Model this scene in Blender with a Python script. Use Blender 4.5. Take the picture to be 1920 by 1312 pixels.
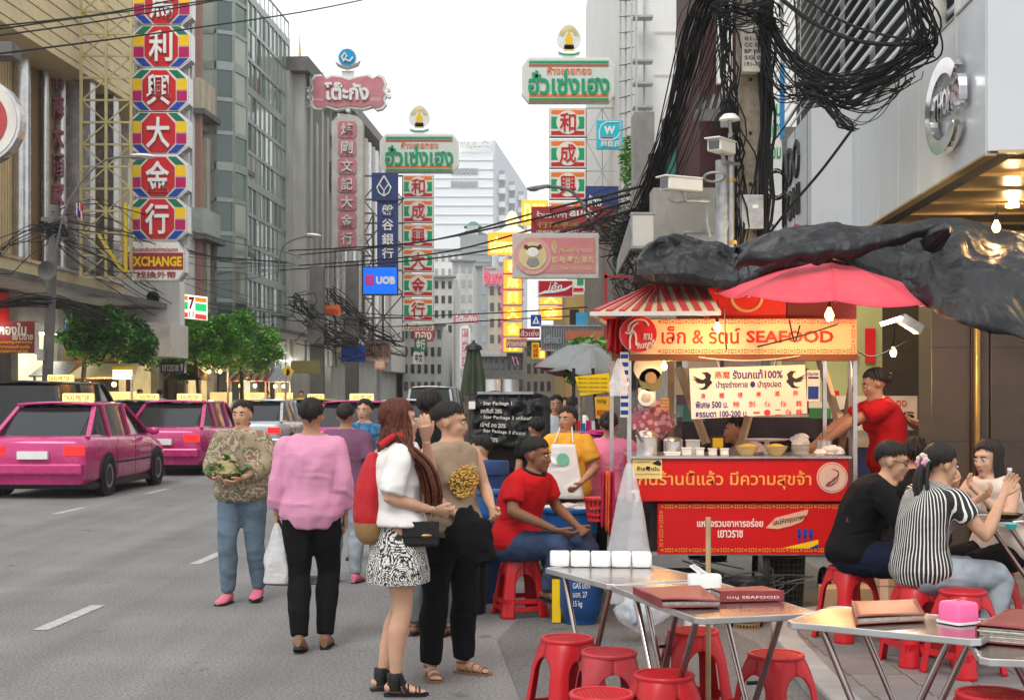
import bpy, bmesh, math, random
from mathutils import Vector, Matrix, noise, Euler
import numpy as np
rnd = random.Random(7)
for _o in list(bpy.data.objects): bpy.data.objects.remove(_o)
SC = bpy.context.scene
COL = SC.collection
F = 2667.0; CAMH = 1.62; T = 0.0562           # focal length in photo pixels, eye height, street slope
cam_d = bpy.data.cameras.new('camera'); cam = bpy.data.objects.new('camera', cam_d); COL.objects.link(cam)
cam.location = (0, 0, CAMH); cam.rotation_euler = (math.radians(90), 0, 0)
cam_d.sensor_width = 36; cam_d.lens = 36 * F / 1920; cam_d.shift_y = 84 / 1920
cam_d.clip_end = 3000; cam_d.clip_start = .1
SC.camera = cam
W = bpy.data.worlds.new('World'); SC.world = W; W.use_nodes = True
nt = W.node_tree; nt.nodes.clear()
wo = nt.nodes.new('ShaderNodeOutputWorld'); bg = nt.nodes.new('ShaderNodeBackground')
sky = nt.nodes.new('ShaderNodeTexSky'); sky.sky_type = 'NISHITA'; sky.sun_disc = False
SUN_EL = math.radians(52); SUN_AZ = math.radians(200)
sky.sun_elevation = SUN_EL; sky.sun_rotation = SUN_AZ
sky.air_density = 1.5; sky.dust_density = 5; sky.ozone_density = 1
mul = nt.nodes.new('ShaderNodeVectorMath'); mul.operation = 'SCALE'; mul.inputs['Scale'].default_value = .07
hs = nt.nodes.new('ShaderNodeHueSaturation'); hs.inputs['Saturation'].default_value = .25
wmix = nt.nodes.new('ShaderNodeMix'); wmix.data_type = 'RGBA'; wmix.inputs[0].default_value = .9
wtc = nt.nodes.new('ShaderNodeTexCoord'); wno = nt.nodes.new('ShaderNodeTexNoise'); wno.inputs['Scale'].default_value = 1.6; wno.inputs['Detail'].default_value = 4
wr = nt.nodes.new('ShaderNodeValToRGB'); wr.color_ramp.elements[0].position = .3; wr.color_ramp.elements[1].position = .75
wr.color_ramp.elements[0].color = (.92, .935, .955, 1); wr.color_ramp.elements[1].color = (1.0, 1.0, 1.0, 1)
nt.links.new(wtc.outputs['Generated'], wno.inputs['Vector']); nt.links.new(wno.outputs['Fac'], wr.inputs[0])
nt.links.new(sky.outputs[0], mul.inputs[0]); nt.links.new(mul.outputs[0], hs.inputs['Color'])
nt.links.new(hs.outputs[0], wmix.inputs[6]); nt.links.new(wr.outputs[0], wmix.inputs[7])
nt.links.new(wmix.outputs[2], bg.inputs[0]); bg.inputs[1].default_value = .72
nt.links.new(bg.outputs[0], wo.inputs[0])
sd = bpy.data.lights.new('sun', 'SUN'); sd.energy = .9; sd.angle = math.radians(25); sd.color = (1, .97, .92)
sun = bpy.data.objects.new('sun', sd); COL.objects.link(sun)
sdir = Vector((math.sin(SUN_AZ) * math.cos(SUN_EL), math.cos(SUN_AZ) * math.cos(SUN_EL), math.sin(SUN_EL)))
sun.rotation_euler = sdir.to_track_quat('Z', 'Y').to_euler()
SC.view_settings.view_transform = 'Standard'; SC.view_settings.look = 'None'
SC.view_settings.gamma = 1; SC.view_settings.use_curve_mapping = False
SC.view_settings.exposure = 1.05
SC.render.engine = 'CYCLES'
SC.cycles.max_bounces = 6; SC.cycles.diffuse_bounces = 3; SC.cycles.glossy_bounces = 3; SC.cycles.transparent_max_bounces = 12
SC.cycles.transmission_bounces = 4; SC.cycles.volume_bounces = 0
SC.cycles.use_denoising = True; SC.cycles.volume_step_rate = 5; SC.cycles.volume_max_steps = 64; SC.cycles.sample_clamp_indirect = 4
def P(px, py, Y):                      # a point of the place seen at a photo pixel, at distance Y
    return Vector(((px - 960) / F * Y, Y, CAMH - (py - 740) / F * Y))
def SX(lat, Y): return lat + T * Y      # street frame: lateral offset -> world x
def pxY(px, lat): return lat / ((px - 960) / F - T)
RZ = -math.atan(T)
MATS = {}
def M(name, rgb, rough=.6, metal=0., var=.12, scale=6., bump=0., bscale=60., dirt=0., dirtcol=(.05, .045, .04), dscale=1.2,
      emit=None, es=1., alpha=1., trans=0., coat=0., streak=False, spec=.28, detail=4., sss=0.):
    if name in MATS: return MATS[name]
    m = bpy.data.materials.new(name); m.use_nodes = True; MATS[name] = m
    n = m.node_tree; b = n.nodes['Principled BSDF']
    tc = n.nodes.new('ShaderNodeTexCoord')
    no = n.nodes.new('ShaderNodeTexNoise'); no.inputs['Scale'].default_value = scale; no.inputs['Detail'].default_value = detail
    n.links.new(tc.outputs['Object'], no.inputs['Vector'])
    r = n.nodes.new('ShaderNodeValToRGB'); e = r.color_ramp.elements
    e[0].position = .3; e[1].position = .72
    e[0].color = tuple(max(0, c * (1 - var)) for c in rgb) + (1,)
    e[1].color = tuple(min(1, c * (1 + var * .7)) for c in rgb) + (1,)
    n.links.new(no.outputs['Fac'], r.inputs[0]); out = r.outputs[0]
    if dirt > 0:
        mp = n.nodes.new('ShaderNodeMapping'); n.links.new(tc.outputs['Object'], mp.inputs[0])
        if streak: mp.inputs['Scale'].default_value = (4, 4, .35)
        d = n.nodes.new('ShaderNodeTexNoise'); d.inputs['Scale'].default_value = dscale; d.inputs['Detail'].default_value = 8; d.inputs['Roughness'].default_value = .7
        n.links.new(mp.outputs[0], d.inputs['Vector'])
        dr = n.nodes.new('ShaderNodeMapRange'); dr.inputs['From Min'].default_value = .42; dr.inputs['From Max'].default_value = .75; dr.inputs['To Max'].default_value = dirt
        n.links.new(d.outputs['Fac'], dr.inputs[0])
        mx = n.nodes.new('ShaderNodeMix'); mx.data_type = 'RGBA'; mx.inputs[7].default_value = tuple(dirtcol) + (1,)
        n.links.new(dr.outputs[0], mx.inputs[0]); n.links.new(out, mx.inputs[6]); out = mx.outputs[2]
    n.links.new(out, b.inputs['Base Color'])
    rr = n.nodes.new('ShaderNodeMapRange'); rr.inputs['To Min'].default_value = max(0, rough - .08); rr.inputs['To Max'].default_value = min(1, rough + .1)
    n.links.new(no.outputs['Fac'], rr.inputs[0]); n.links.new(rr.outputs[0], b.inputs['Roughness'])
    b.inputs['Metallic'].default_value = metal; b.inputs['Specular IOR Level'].default_value = spec
    if bump > 0:
        bn = n.nodes.new('ShaderNodeTexNoise'); bn.inputs['Scale'].default_value = bscale; bn.inputs['Detail'].default_value = 6
        n.links.new(tc.outputs['Object'], bn.inputs['Vector'])
        bp = n.nodes.new('ShaderNodeBump'); bp.inputs['Strength'].default_value = bump; bp.inputs['Distance'].default_value = .02
        n.links.new(bn.outputs['Fac'], bp.inputs['Height']); n.links.new(bp.outputs[0], b.inputs['Normal'])
    if emit:
        b.inputs['Emission Color'].default_value = tuple(emit) + (1,); b.inputs['Emission Strength'].default_value = es
    if alpha < 1: b.inputs['Alpha'].default_value = alpha
    if trans > 0: b.inputs['Transmission Weight'].default_value = trans
    if coat > 0: b.inputs['Coat Weight'].default_value = coat
    if sss > 0:
        b.inputs['Subsurface Weight'].default_value = sss; b.inputs['Subsurface Radius'].default_value = (.02, .007, .004)
    return m
def pattern_mat(name, fn, rough=.7):
    m = bpy.data.materials.new(name); m.use_nodes = True; MATS[name] = m
    n = m.node_tree; b = n.nodes['Principled BSDF']; b.inputs['Roughness'].default_value = rough
    tc = n.nodes.new('ShaderNodeTexCoord'); out = fn(n, tc); n.links.new(out, b.inputs['Base Color']); return m
def mixc(n, f, a, b):
    x = n.nodes.new('ShaderNodeMix'); x.data_type = 'RGBA'
    if isinstance(f, (int, float)): x.inputs[0].default_value = f
    else: n.links.new(f, x.inputs[0])
    for i, v in ((6, a), (7, b)):
        if isinstance(v, tuple): x.inputs[i].default_value = v + (1,) if len(v) == 3 else v
        else: n.links.new(v, x.inputs[i])
    return x.outputs[2]
def frame(d):
    d = Vector(d).normalized(); up = Vector((0, 0, 1)) if abs(d.z) < .95 else Vector((0, 1, 0))
    u = d.cross(up).normalized(); v = u.cross(d).normalized(); return u, v
class MB:
    def __init__(s): s.v = []; s.f = []; s.mi = []; s.cm = 0
    def add(s, vs, fs):
        o = len(s.v); s.v += [tuple(x) for x in vs]; s.f += [tuple(i + o for i in f) for f in fs]; s.mi += [s.cm] * len(fs); return s
    def box(s, x0, x1, y0, y1, z0, z1, mat=None):
        if x0 > x1: x0, x1 = x1, x0
        if y0 > y1: y0, y1 = y1, y0
        if z0 > z1: z0, z1 = z1, z0
        vs = [Vector(p) for p in ((x0,y0,z0),(x1,y0,z0),(x1,y1,z0),(x0,y1,z0),(x0,y0,z1),(x1,y0,z1),(x1,y1,z1),(x0,y1,z1))]
        if mat: vs = [mat @ v for v in vs]
        return s.add(vs, [(0,3,2,1),(4,5,6,7),(0,1,5,4),(1,2,6,5),(2,3,7,6),(3,0,4,7)])
    def bar(s, a, b, w, h=None):          # rectangular bar
        h = h or w; a = Vector(a); b = Vector(b); u, v = frame(b - a); vs = []
        for p in (a, b):
            for i, j in ((-1,-1),(1,-1),(1,1),(-1,1)): vs.append(p + u * (i * w / 2) + v * (j * h / 2))
        return s.add(vs, [(3,2,1,0),(4,5,6,7),(0,1,5,4),(1,2,6,5),(2,3,7,6),(3,0,4,7)])
    def cyl(s, a, b, r, r2=None, n=10, cap=True):
        return s.tube([a, b], [r, r if r2 is None else r2], n, cap)
    def tube(s, pts, r, n=6, cap=True):
        pts = [Vector(p) for p in pts]
        if not isinstance(r, (list, tuple)): r = [r] * len(pts)
        vs = []; fs = []; u = None
        for i, p in enumerate(pts):
            d = (pts[min(i + 1, len(pts) - 1)] - pts[max(i - 1, 0)])
            if d.length < 1e-9: d = Vector((0, 0, 1))
            d.normalize()
            if u is None: u, v = frame(d)
            else:
                u = (u - d * u.dot(d))
                if u.length < 1e-6: u = frame(d)[0]
                u.normalize(); v = u.cross(d)
            for k in range(n):
                a = 2 * math.pi * k / n; vs.append(p + u * (math.cos(a) * r[i]) + v * (math.sin(a) * r[i]))
        for i in range(len(pts) - 1):
            for k in range(n):
                k2 = (k + 1) % n; fs.append((i*n+k, i*n+k2, (i+1)*n+k2, (i+1)*n+k))
        if cap: fs.append(tuple(range(n))[::-1]); fs.append(tuple((len(pts)-1)*n + k for k in range(n)))
        return s.add(vs, fs)
    def lathe(s, prof, c=(0,0,0), n=20, axis='z', cap=True):
        c = Vector(c); vs = []; fs = []
        for r, h in prof:
            for k in range(n):
                a = 2 * math.pi * k / n; x, y = r * math.cos(a), r * math.sin(a)
                vs.append(c + (Vector((x, y, h)) if axis == 'z' else Vector((x, h, y)) if axis == 'y' else Vector((h, x, y))))
        for i in range(len(prof) - 1):
            for k in range(n):
                k2 = (k + 1) % n; fs.append((i*n+k, i*n+k2, (i+1)*n+k2, (i+1)*n+k))
        if cap: fs.append(tuple(range(n))[::-1]); fs.append(tuple((len(prof)-1)*n + k for k in range(n)))
        return s.add(vs, fs)
    def prism(s, poly, y0, y1):            # poly in (x,z), extruded along y
        n = len(poly); vs = [(x, y0, z) for x, z in poly] + [(x, y1, z) for x, z in poly]
        fs = [tuple(range(n)), tuple(range(2*n-1, n-1, -1))] + [(i, (i+1) % n + 0, (i+1) % n + n, i + n)[::-1] for i in range(n)]
        return s.add(vs, fs)
    def prismz(s, poly, z0, z1):
        n = len(poly); vs = [(x, y, z0) for x, y in poly] + [(x, y, z1) for x, y in poly]
        fs = [tuple(range(n))[::-1], tuple(range(n, 2*n))] + [(i, (i+1) % n, (i+1) % n + n, i + n) for i in range(n)]
        return s.add(vs, fs)
    def ell(s, c, r, n=12, m=8, mat=None):
        c = Vector(c); r = (r, r, r) if isinstance(r, (int, float)) else r; vs = [Vector((0, 0, -r[2]))]; fs = []
        for i in range(1, m):
            ph = -math.pi/2 + math.pi * i / m
            for k in range(n):
                a = 2*math.pi*k/n; vs.append(Vector((r[0]*math.cos(ph)*math.cos(a), r[1]*math.cos(ph)*math.sin(a), r[2]*math.sin(ph))))
        vs.append(Vector((0, 0, r[2])))
        for k in range(n):
            k2 = (k+1) % n; fs.append((0, 1+k2, 1+k)); fs.append((len(vs)-1, 1+(m-2)*n+k, 1+(m-2)*n+k2))
            for i in range(m-2): fs.append((1+i*n+k, 1+i*n+k2, 1+(i+1)*n+k2, 1+(i+1)*n+k))
        if mat: vs = [mat @ v for v in vs]
        return s.add([c + v for v in vs], fs)
    def grid(s, fn, nu, nv, thick=0):
        vs = [fn(i / nu, j / nv) for j in range(nv + 1) for i in range(nu + 1)]
        fs = [(j*(nu+1)+i, j*(nu+1)+i+1, (j+1)*(nu+1)+i+1, (j+1)*(nu+1)+i) for j in range(nv) for i in range(nu)]
        return s.add(vs, fs)
    def loft(s, rings, cap=True):          # rings: list of equal-length point lists
        n = len(rings[0]); vs = [p for r in rings for p in r]; fs = []
        for i in range(len(rings) - 1):
            for k in range(n):
                k2 = (k+1) % n; fs.append((i*n+k, i*n+k2, (i+1)*n+k2, (i+1)*n+k))
        if cap: fs.append(tuple(range(n))[::-1]); fs.append(tuple((len(rings)-1)*n + k for k in range(n)))
        return s.add(vs, fs)
    def mesh(s, name, mats, smooth=False, recalc=True):
        me = bpy.data.meshes.new(name); me.from_pydata(s.v, [], s.f)
        for m in (mats if isinstance(mats, (list, tuple)) else [mats]): me.materials.append(m)
        if max(s.mi, default=0) > 0: me.polygons.foreach_set('material_index', s.mi)
        if recalc:
            b = bmesh.new(); b.from_mesh(me); bmesh.ops.recalc_face_normals(b, faces=b.faces); b.to_mesh(me); b.free()
        if smooth:
            me.polygons.foreach_set('use_smooth', [True] * len(me.polygons)); me.set_sharp_from_angle(angle=math.radians(smooth if smooth > 1 else 40))
        me.update(); return me
    def build(s, name, mats, parent=None, smooth=False, recalc=True, loc=None):
        o = bpy.data.objects.new(name, s.mesh(name, mats, smooth, recalc)); COL.objects.link(o); o.parent = parent
        if loc is not None: o.location = loc
        return o
def tag(o, label=None, cat=None, group=None, kind=None):
    if label: o['label'] = label
    if cat: o['category'] = cat
    if group: o['group'] = group
    if kind: o['kind'] = kind
    return o
def thing(name, label, cat, loc=(0,0,0), rz=0., group=None):
    o = bpy.data.objects.new(name, None); o.empty_display_size = .2; COL.objects.link(o); o.location = loc; o.rotation_euler = (0, 0, rz)
    return tag(o, label, cat, group)
def inst(me, name, parent, loc=(0,0,0), rot=(0,0,0), sc=(1,1,1)):
    o = bpy.data.objects.new(name, me); COL.objects.link(o); o.parent = parent; o.location = loc; o.rotation_euler = rot; o.scale = sc; return o
KIDS = {}
def copy_thing(root, loc, rz=None, label=None, group=None):
    kids = {}
    for o in COL.objects:
        if o.parent: kids.setdefault(o.parent.name, []).append(o)
    r = root.copy(); COL.objects.link(r); r.location = loc
    if rz is not None: r.rotation_euler = (0, 0, rz)
    if label: r['label'] = label
    if group: r['group'] = group
    for ch in kids.get(root.name, []):
        c = ch.copy(); COL.objects.link(c); c.parent = r
        for g in kids.get(ch.name, []):
            d = g.copy(); COL.objects.link(d); d.parent = c
    return r
def sheet_solid(me_obj, t):
    m = me_obj.modifiers.new('solid', 'SOLIDIFY'); m.thickness = t; m.offset = 0; return me_obj
_tc = {}
def text_mesh(s, bold=0., ext=.002, res=3, shear=0., spacing=1.):
    k = (s, bold, ext, res, shear, spacing)
    if k in _tc: return _tc[k]
    cu = bpy.data.curves.new('t', 'FONT'); cu.body = s; cu.size = 1; cu.offset = bold; cu.extrude = ext; cu.resolution_u = res; cu.align_x = 'LEFT'; cu.shear = shear
    cu.space_character = spacing; cu.space_line = 1.1
    ob = bpy.data.objects.new('t', cu); COL.objects.link(ob)
    dg = bpy.context.evaluated_depsgraph_get(); dg.update()
    me = bpy.data.meshes.new_from_object(ob.evaluated_get(dg), depsgraph=dg)
    bpy.data.objects.remove(ob)
    n = len(me.vertices); co = np.zeros(n * 3, 'f'); me.vertices.foreach_get('co', co); co = co.reshape(-1, 3)
    fs = [tuple(p.vertices) for p in me.polygons]
    if n: lo = co.min(0); hi = co.max(0)
    else: lo = np.zeros(3); hi = np.ones(3)
    _tc[k] = (co, fs, lo, hi); bpy.data.meshes.remove(me); return _tc[k]
def text_into(mb, s, x0, z0, x1, z1, y, bold=.0, depth=.006, keep=False, shear=0., tilt=0.):
    """write s into the box x0..x1, z0..z1 of a board facing -Y at depth y"""
    co, fs, lo, hi = text_mesh(s, bold, .5, 2, shear)
    if not len(co): return
    w, h = max(hi[0]-lo[0], 1e-4), max(hi[1]-lo[1], 1e-4); sx, sz = (x1-x0)/w, (z1-z0)/h
    if keep: sx = sz = min(sx, sz)
    cx, cz = (x0+x1)/2, (z0+z1)/2
    c, sn = math.cos(tilt), math.sin(tilt); vs = []
    for p in co:
        a = (p[0] - (lo[0]+hi[0])/2) * sx; b = (p[1] - (lo[1]+hi[1])/2) * sz
        vs.append((cx + a*c - b*sn, y - (p[2] + .5) * depth, cz + a*sn + b*c))
    mb.add(vs, fs)
class Sign:
    """a thing whose pieces are given in photo pixels at one distance (its own local metres)"""
    def __init__(s, name, label, cat, cx, cy, Y, rz=0., group=None):
        s.s = Y / F; s.cx, s.cy = cx, cy; s.root = thing(name, label, cat, P(cx, cy, Y), rz, group)
    def L(s, px, py, y=0.): return Vector(((px - s.cx) * s.s, y, (s.cy - py) * s.s))
    def box(s, name, m, x0, y0, x1, y1, f=0., b=.1, parent=None, bev=0):
        a = s.L(x0, y1); c = s.L(x1, y0); mb = MB(); mb.box(a.x, c.x, f, b, a.z, c.z); o = mb.build(name, m, parent or s.root)
        if bev: bevel(o, bev)
        return o
    def poly(s, name, m, pts, f=0., b=.1, parent=None):
        mb = MB(); mb.prism([(s.L(x, y).x, s.L(x, y).z) for x, y in pts], f, b); return mb.build(name, m, parent or s.root)
    def text(s, t, m, x0, y0, x1, y1, f=0., bold=.0, depth=.006, parent=None, name='lettering', keep=False, shear=0., tilt=0.):
        mb = MB(); a = s.L(x0, y1); c = s.L(x1, y0)
        text_into(mb, t, a.x, a.z, c.x, c.z, f, bold, depth, keep, shear, tilt)
        return mb.build(name, m, parent or s.root, recalc=False) if mb.v else None
    def disc(s, name, m, x, y, r, f=0., b=.05, parent=None, ry=None, n=32):
        return s.poly(name, m, [(x + r*math.cos(2*math.pi*k/n), y - (ry or r)*math.sin(2*math.pi*k/n)) for k in range(n)], f, b, parent)
def bevel(o, w, seg=2):
    m = o.modifiers.new('bevel', 'BEVEL'); m.width = w; m.segments = seg; m.limit_method = 'ANGLE'; return o
def asphalt_mat(name, k):
    m = M(name, (.2*k, .198*k, .193*k), .78, var=.12, scale=1.3, bump=.6, bscale=170, dirt=.3, dirtcol=(.07, .07, .07), dscale=.35)
    n = m.node_tree; b = n.nodes['Principled BSDF']; src = b.inputs['Base Color'].links[0].from_socket; tc = n.nodes.new('ShaderNodeTexCoord')
    def noi(sc, det, lo, hi, a, z, stretch=None):
        x = n.nodes.new('ShaderNodeTexNoise'); x.inputs['Scale'].default_value = sc; x.inputs['Detail'].default_value = det
        mp = n.nodes.new('ShaderNodeMapping'); n.links.new(tc.outputs['Object'], mp.inputs[0]); mp.inputs['Scale'].default_value = stretch or (1, 1, 1); mp.inputs['Rotation'].default_value = (0, 0, math.atan(T))
        n.links.new(mp.outputs[0], x.inputs['Vector']); r = n.nodes.new('ShaderNodeMapRange'); n.links.new(x.outputs['Fac'], r.inputs[0])
        for i, v in zip(('From Min', 'From Max', 'To Min', 'To Max'), (lo, hi, a, z)): r.inputs[i].default_value = v
        return r.outputs[0]
    f = mathn(n, 'MULTIPLY', noi(55, 2, .3, .7, .62, 1.38), noi(1.0, 4, .35, .7, 1.12, .8, (1.6, .06, 1))); f = mathn(n, 'MULTIPLY', f, noi(260, 1, .35, .65, .75, 1.25))
    f = mathn(n, 'MULTIPLY', f, noi(3.2, 7, .66, .72, 1, .62)); v = n.nodes.new('ShaderNodeVectorMath'); v.operation = 'SCALE'; n.links.new(src, v.inputs[0]); n.links.new(f, v.inputs['Scale']); n.links.new(v.outputs[0], b.inputs['Base Color']); return m
def mathn(n, op, a, b=None, c=None):
    x = n.nodes.new('ShaderNodeMath'); x.operation = op
    for i, v in enumerate((a, b, c)):
        if v is None: continue
        if isinstance(v, (int, float)): x.inputs[i].default_value = v
        else: n.links.new(v, x.inputs[i])
    return x.outputs[0]
m_asph = asphalt_mat('asphalt', 1.08)
m_paint = M('road_paint', (.42, .42, .4), .7, var=.25, scale=14, dirt=.4, dirtcol=(.12, .12, .12), dscale=9)
m_conc = M('concrete', (.3, .29, .27), .85, var=.2, scale=3, bump=.3, bscale=40, dirt=.5, dirtcol=(.1, .09, .08))
m_concd = M('dark_concrete', (.16, .155, .15), .85, var=.25, scale=3, bump=.3, bscale=40, dirt=.5)
m_steel = M('stainless_steel', (.62, .61, .6), .28, 1, var=.15, scale=9, dirt=.25, dirtcol=(.3, .27, .22), dscale=5)
m_chrome = M('chrome', (.75, .75, .76), .08, 1, var=.05)
m_galv = M('galvanised_metal', (.4, .41, .42), .45, .8, var=.25, scale=12, dirt=.3)
m_black = M('black_plastic', (.012, .012, .013), .45, var=.2)
m_rubber = M('rubber', (.015, .015, .015), .8, var=.2, bump=.1)
m_cable = M('cable_sheath', (.007, .007, .008), .7, var=.3, spec=.25)
m_white = M('white_paint', (.72, .72, .7), .5, var=.08, dirt=.12, dirtcol=(.4, .38, .34))
m_offw = M('off_white', (.6, .58, .53), .6, var=.1, dirt=.25, dirtcol=(.3, .27, .22))
m_red = M('red_paint', (.48, .006, .008), .42, var=.08, dirt=.12, dirtcol=(.2, .01, .01), dscale=3)
m_redpl = M('red_plastic', (.5, .006, .013), .36, var=.15, scale=3, bump=.06, bscale=30, dirt=.35, dirtcol=(.3, .04, .04), dscale=9, spec=.35)
m_blue = M('blue_plastic', (.01, .09, .3), .4, var=.15, dirt=.2, dirtcol=(.02, .05, .12))
m_brown = M('brown_metal', (.11, .075, .055), .4, .3, var=.15)
m_dark = M('dark_interior', (.03, .025, .02), .8, var=.3)
m_glassd = M('dark_glass', (.02, .028, .03), .05, .0, var=.2, spec=1.)
m_wood = M('wood', (.35, .22, .1), .6, var=.3, scale=14)
m_green = M('sign_green', (.0, .3, .12), .45, var=.06)
m_orange = M('sign_orange', (.75, .17, .015), .45, var=.06)
m_yel = M('sign_yellow', (.78, .5, .005), .45, var=.06)
m_mag = M('sign_magenta', (.4, .0, .1), .45, var=.06)
m_sblue = M('sign_blue', (.005, .045, .32), .45, var=.06)
m_sred = M('sign_red', (.5, .006, .012), .4, var=.06)
m_navy = M('sign_navy', (.02, .04, .15), .5, var=.08)
m_bulb = M('lit_bulb', (1, .8, .5), .3, emit=(1, .5, .12), es=6)
m_tube = M('lit_tube', (1, 1, 1), .3, emit=(1, .95, .8), es=7)
def bulb_light(loc, e=22, col=(1, .53, .2), r=.03):
    l = bpy.data.lights.new('bulb_light', 'POINT'); l.energy = e; l.color = col; l.shadow_soft_size = r
    o = bpy.data.objects.new('bulb_light', l); COL.objects.link(o); o.location = loc; return o
def bulb(loc, label, e=22, r=.03, wire_to=None, em=None):
    t = thing('light_bulb', label, 'light bulb', loc, group='bare bulbs over the food stalls')
    mb = MB(); mb.lathe([(.002, -r*1.35), (r*.6, -r*1.2), (r, -r*.4), (r*.95, r*.2), (r*.5, r*1.1), (r*.35, r*1.5)], n=12); mb.build('glass_bulb', em or m_bulb, t, smooth=True)
    mb = MB(); mb.cyl((0,0,r*1.5), (0,0,r*3), r*.45); mb.build('socket', m_black, t)
    if wire_to is not None:
        mb = MB(); a = Vector((0,0,r*3)); b = Vector(wire_to) - Vector(loc); mb.tube([a, a.lerp(b, .5) + Vector((.01, 0, -.01)), b], .004, 5); mb.build('wire', m_cable, t)
    bulb_light(Vector(loc) - Vector((0, 0, r * 3.2)), e); return t
# ================================================================ ground
mb = MB(); mb.box(-900, 900, -60, 1500, -.6, -.02); tag(mb.build('ground', m_concd), kind='structure')
mb = MB(); mb.add([(SX(-10.9, -20), -20, 0), (SX(7, -20), -20, 0), (SX(7, 700), 700, 0), (SX(-10.9, 700), 700, 0)], [(0, 1, 2, 3)])
tag(mb.build('road', m_asph), kind='structure')
def street_prism(mb, l0, l1, y0, y1, z0, z1): mb.add([(SX(l0,y0),y0,z0),(SX(l1,y0),y0,z0),(SX(l1,y1),y1,z0),(SX(l0,y1),y1,z0),(SX(l0,y0),y0,z1),(SX(l1,y0),y0,z1),(SX(l1,y1),y1,z1),(SX(l0,y1),y1,z1)], [(0,3,2,1),(4,5,6,7),(0,1,5,4),(1,2,6,5),(2,3,7,6),(3,0,4,7)]); return mb
mb = MB(); street_prism(mb, -16, -11.15, -20, 400, -.1, .13); tag(mb.build('pavement', m_conc), kind='structure')
mb = MB(); street_prism(mb, -11.15, -10.9, -20, 400, -.1, .15); tag(mb.build('kerb', m_offw), kind='structure')
pv = [(1.62, -5), (1.62, 5.0), (1.66, 7.4), (1.72, 8.9), (1.80, 9.45), (1.98, 9.9), (2.3, 10.15), (3.0, 10.3), (9, 10.6), (9, -5)]
m_pav = M('pavement_concrete', (.2, .19, .18), .8, var=.2, scale=3, bump=.3, bscale=50, dirt=.55, dirtcol=(.07, .06, .06), dscale=1.6)
mb = MB(); mb.prismz(pv, -.1, .098); tag(mb.build('pavement', m_pav), kind='structure')
krb = [(x, y) for x, y in pv[:9]]
mb = MB()
for a, b in zip(krb[:-2], krb[1:-1]):
    mb.bar((a[0], a[1], .055), (b[0], b[1], .055), .16, .13)
kerbo = mb.build('kerb', m_conc); tag(kerbo, kind='structure'); bevel(kerbo, .02)
mb = MB(); street_prism(mb, 3.0, 12, 10.7, 60, -.1, .1); farpav = tag(mb.build('pavement', m_pav), kind='structure')
slab_m = [M('paving_slab_a', (.2, .17, .165), .75, var=.2, scale=5, bump=.25, bscale=60, dirt=.4), M('paving_slab_b', (.17, .155, .15), .75, var=.2, scale=5, bump=.25, bscale=60, dirt=.4)]
slabs = []
for q in range(2):
    mb = MB(); mb.box(-.146, .146, -.146, .146, 0, .02); slabs.append(mb.mesh('paving_slab', slab_m[q]))
paving = thing('slab_paving', 'grey and reddish square slabs laid on the raised pavement under the diners', 'paving', (0, 0, .1))
for i in range(14):
    for j in range(17):
        x = 1.95 + i * .302 + .03 * rnd.random(); x = 1.98 + i * .302; y = 5.6 + j * .302 * .94
        if x < 2.3 and y > 9.6: continue
        if y > 10.0: continue
        inst(slabs[rnd.random() < .4], 'paving_slab', paving, (x, y, rnd.uniform(-.003, .003) - .016), (rnd.uniform(-.006, .006), rnd.uniform(-.006, .006), RZ))
for lat, y00, n, step in ((-3.8, 9.8, 40, 3.8), (-7.3, 11.3, 45, 4.0)):
    for k in range(n):
        y = y00 + k * step; mb = MB(); l0, l1 = lat - .055, lat + .055
        mb.add([(SX(l0, y), y, .004), (SX(l1, y), y, .004), (SX(l1, y+1.15), y+1.15, .004), (SX(l0, y+1.15), y+1.15, .004)], [(0, 1, 2, 3)])
        tag(mb.build('lane_dash', m_paint), kind='structure')
mb = MB(); mb.prismz([(-1.2, 12.6), (2.8, 11.9), (3.0, 19), (-.4, 20)], .0, .003); tag(mb.build('road_patch', asphalt_mat('patched_asphalt', .8)), kind='structure')
mb = MB(); mb.prismz([(.1, 4), (1.62, 4), (1.6, 9.3), (1.3, 10.9), (.7, 11.2), (.1, 10.6), (-.1, 9.4), (.05, 7.5)], .0, .004); tag(mb.build('road_patch', asphalt_mat('worn_asphalt', .72)), kind='structure')
# ================================================================ near right building (grey panelled shop front)
m_fasc = M('fascia_panel', (.55, .575, .6), .36, .12, var=.05, scale=1.2, dirt=.12, dirtcol=(.3, .29, .26), streak=True)
m_joint = M('panel_joint', (.05, .05, .055), .7)
m_soff = M('soffit_board', (.3, .22, .13), .3, .3, var=.15, scale=2)
m_brass = M('brass_pipe', (.45, .27, .1), .3, .9, var=.15)
m_wallbr = M('brown_panel', (.09, .068, .052), .4, .2, var=.15, dirt=.2)
X0 = 3.24; YC = 11.7; XC = SX(X0, YC)
B = thing('shop_building', 'grey metal panelled shop building with a lit brown soffit, right edge of the street', 'building', (XC, YC, 0), RZ)
def lb(name, m, x0, x1, y0, y1, z0, z1, parent=None):
    mb = MB(); mb.box(x0, x1, y0, y1, z0, z1); return mb.build(name, m, parent or B)
lb('joint_backing', m_joint, .03, .3, .02, 6.9, 3.62, 4.96)
ys = [0, 1.02, 1.66, 2.42, 3.35, 4.4, 5.6, 6.9]
for a, b in zip(ys[:-1], ys[1:]): bevel(lb('fascia_panel', m_fasc, 0, .04, a + .006, b - .006, 3.6, 4.98), .006)
lb('corner_panel', m_fasc, .006, 1.5, -.03, .015, 3.62, 5.8); lb('corner_panel', m_fasc, 1.512, 3.4, -.03, .015, 3.64, 5.8)
lb('parapet', m_fasc, .02, .3, .0, 1.0, 4.985, 7.5)
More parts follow.
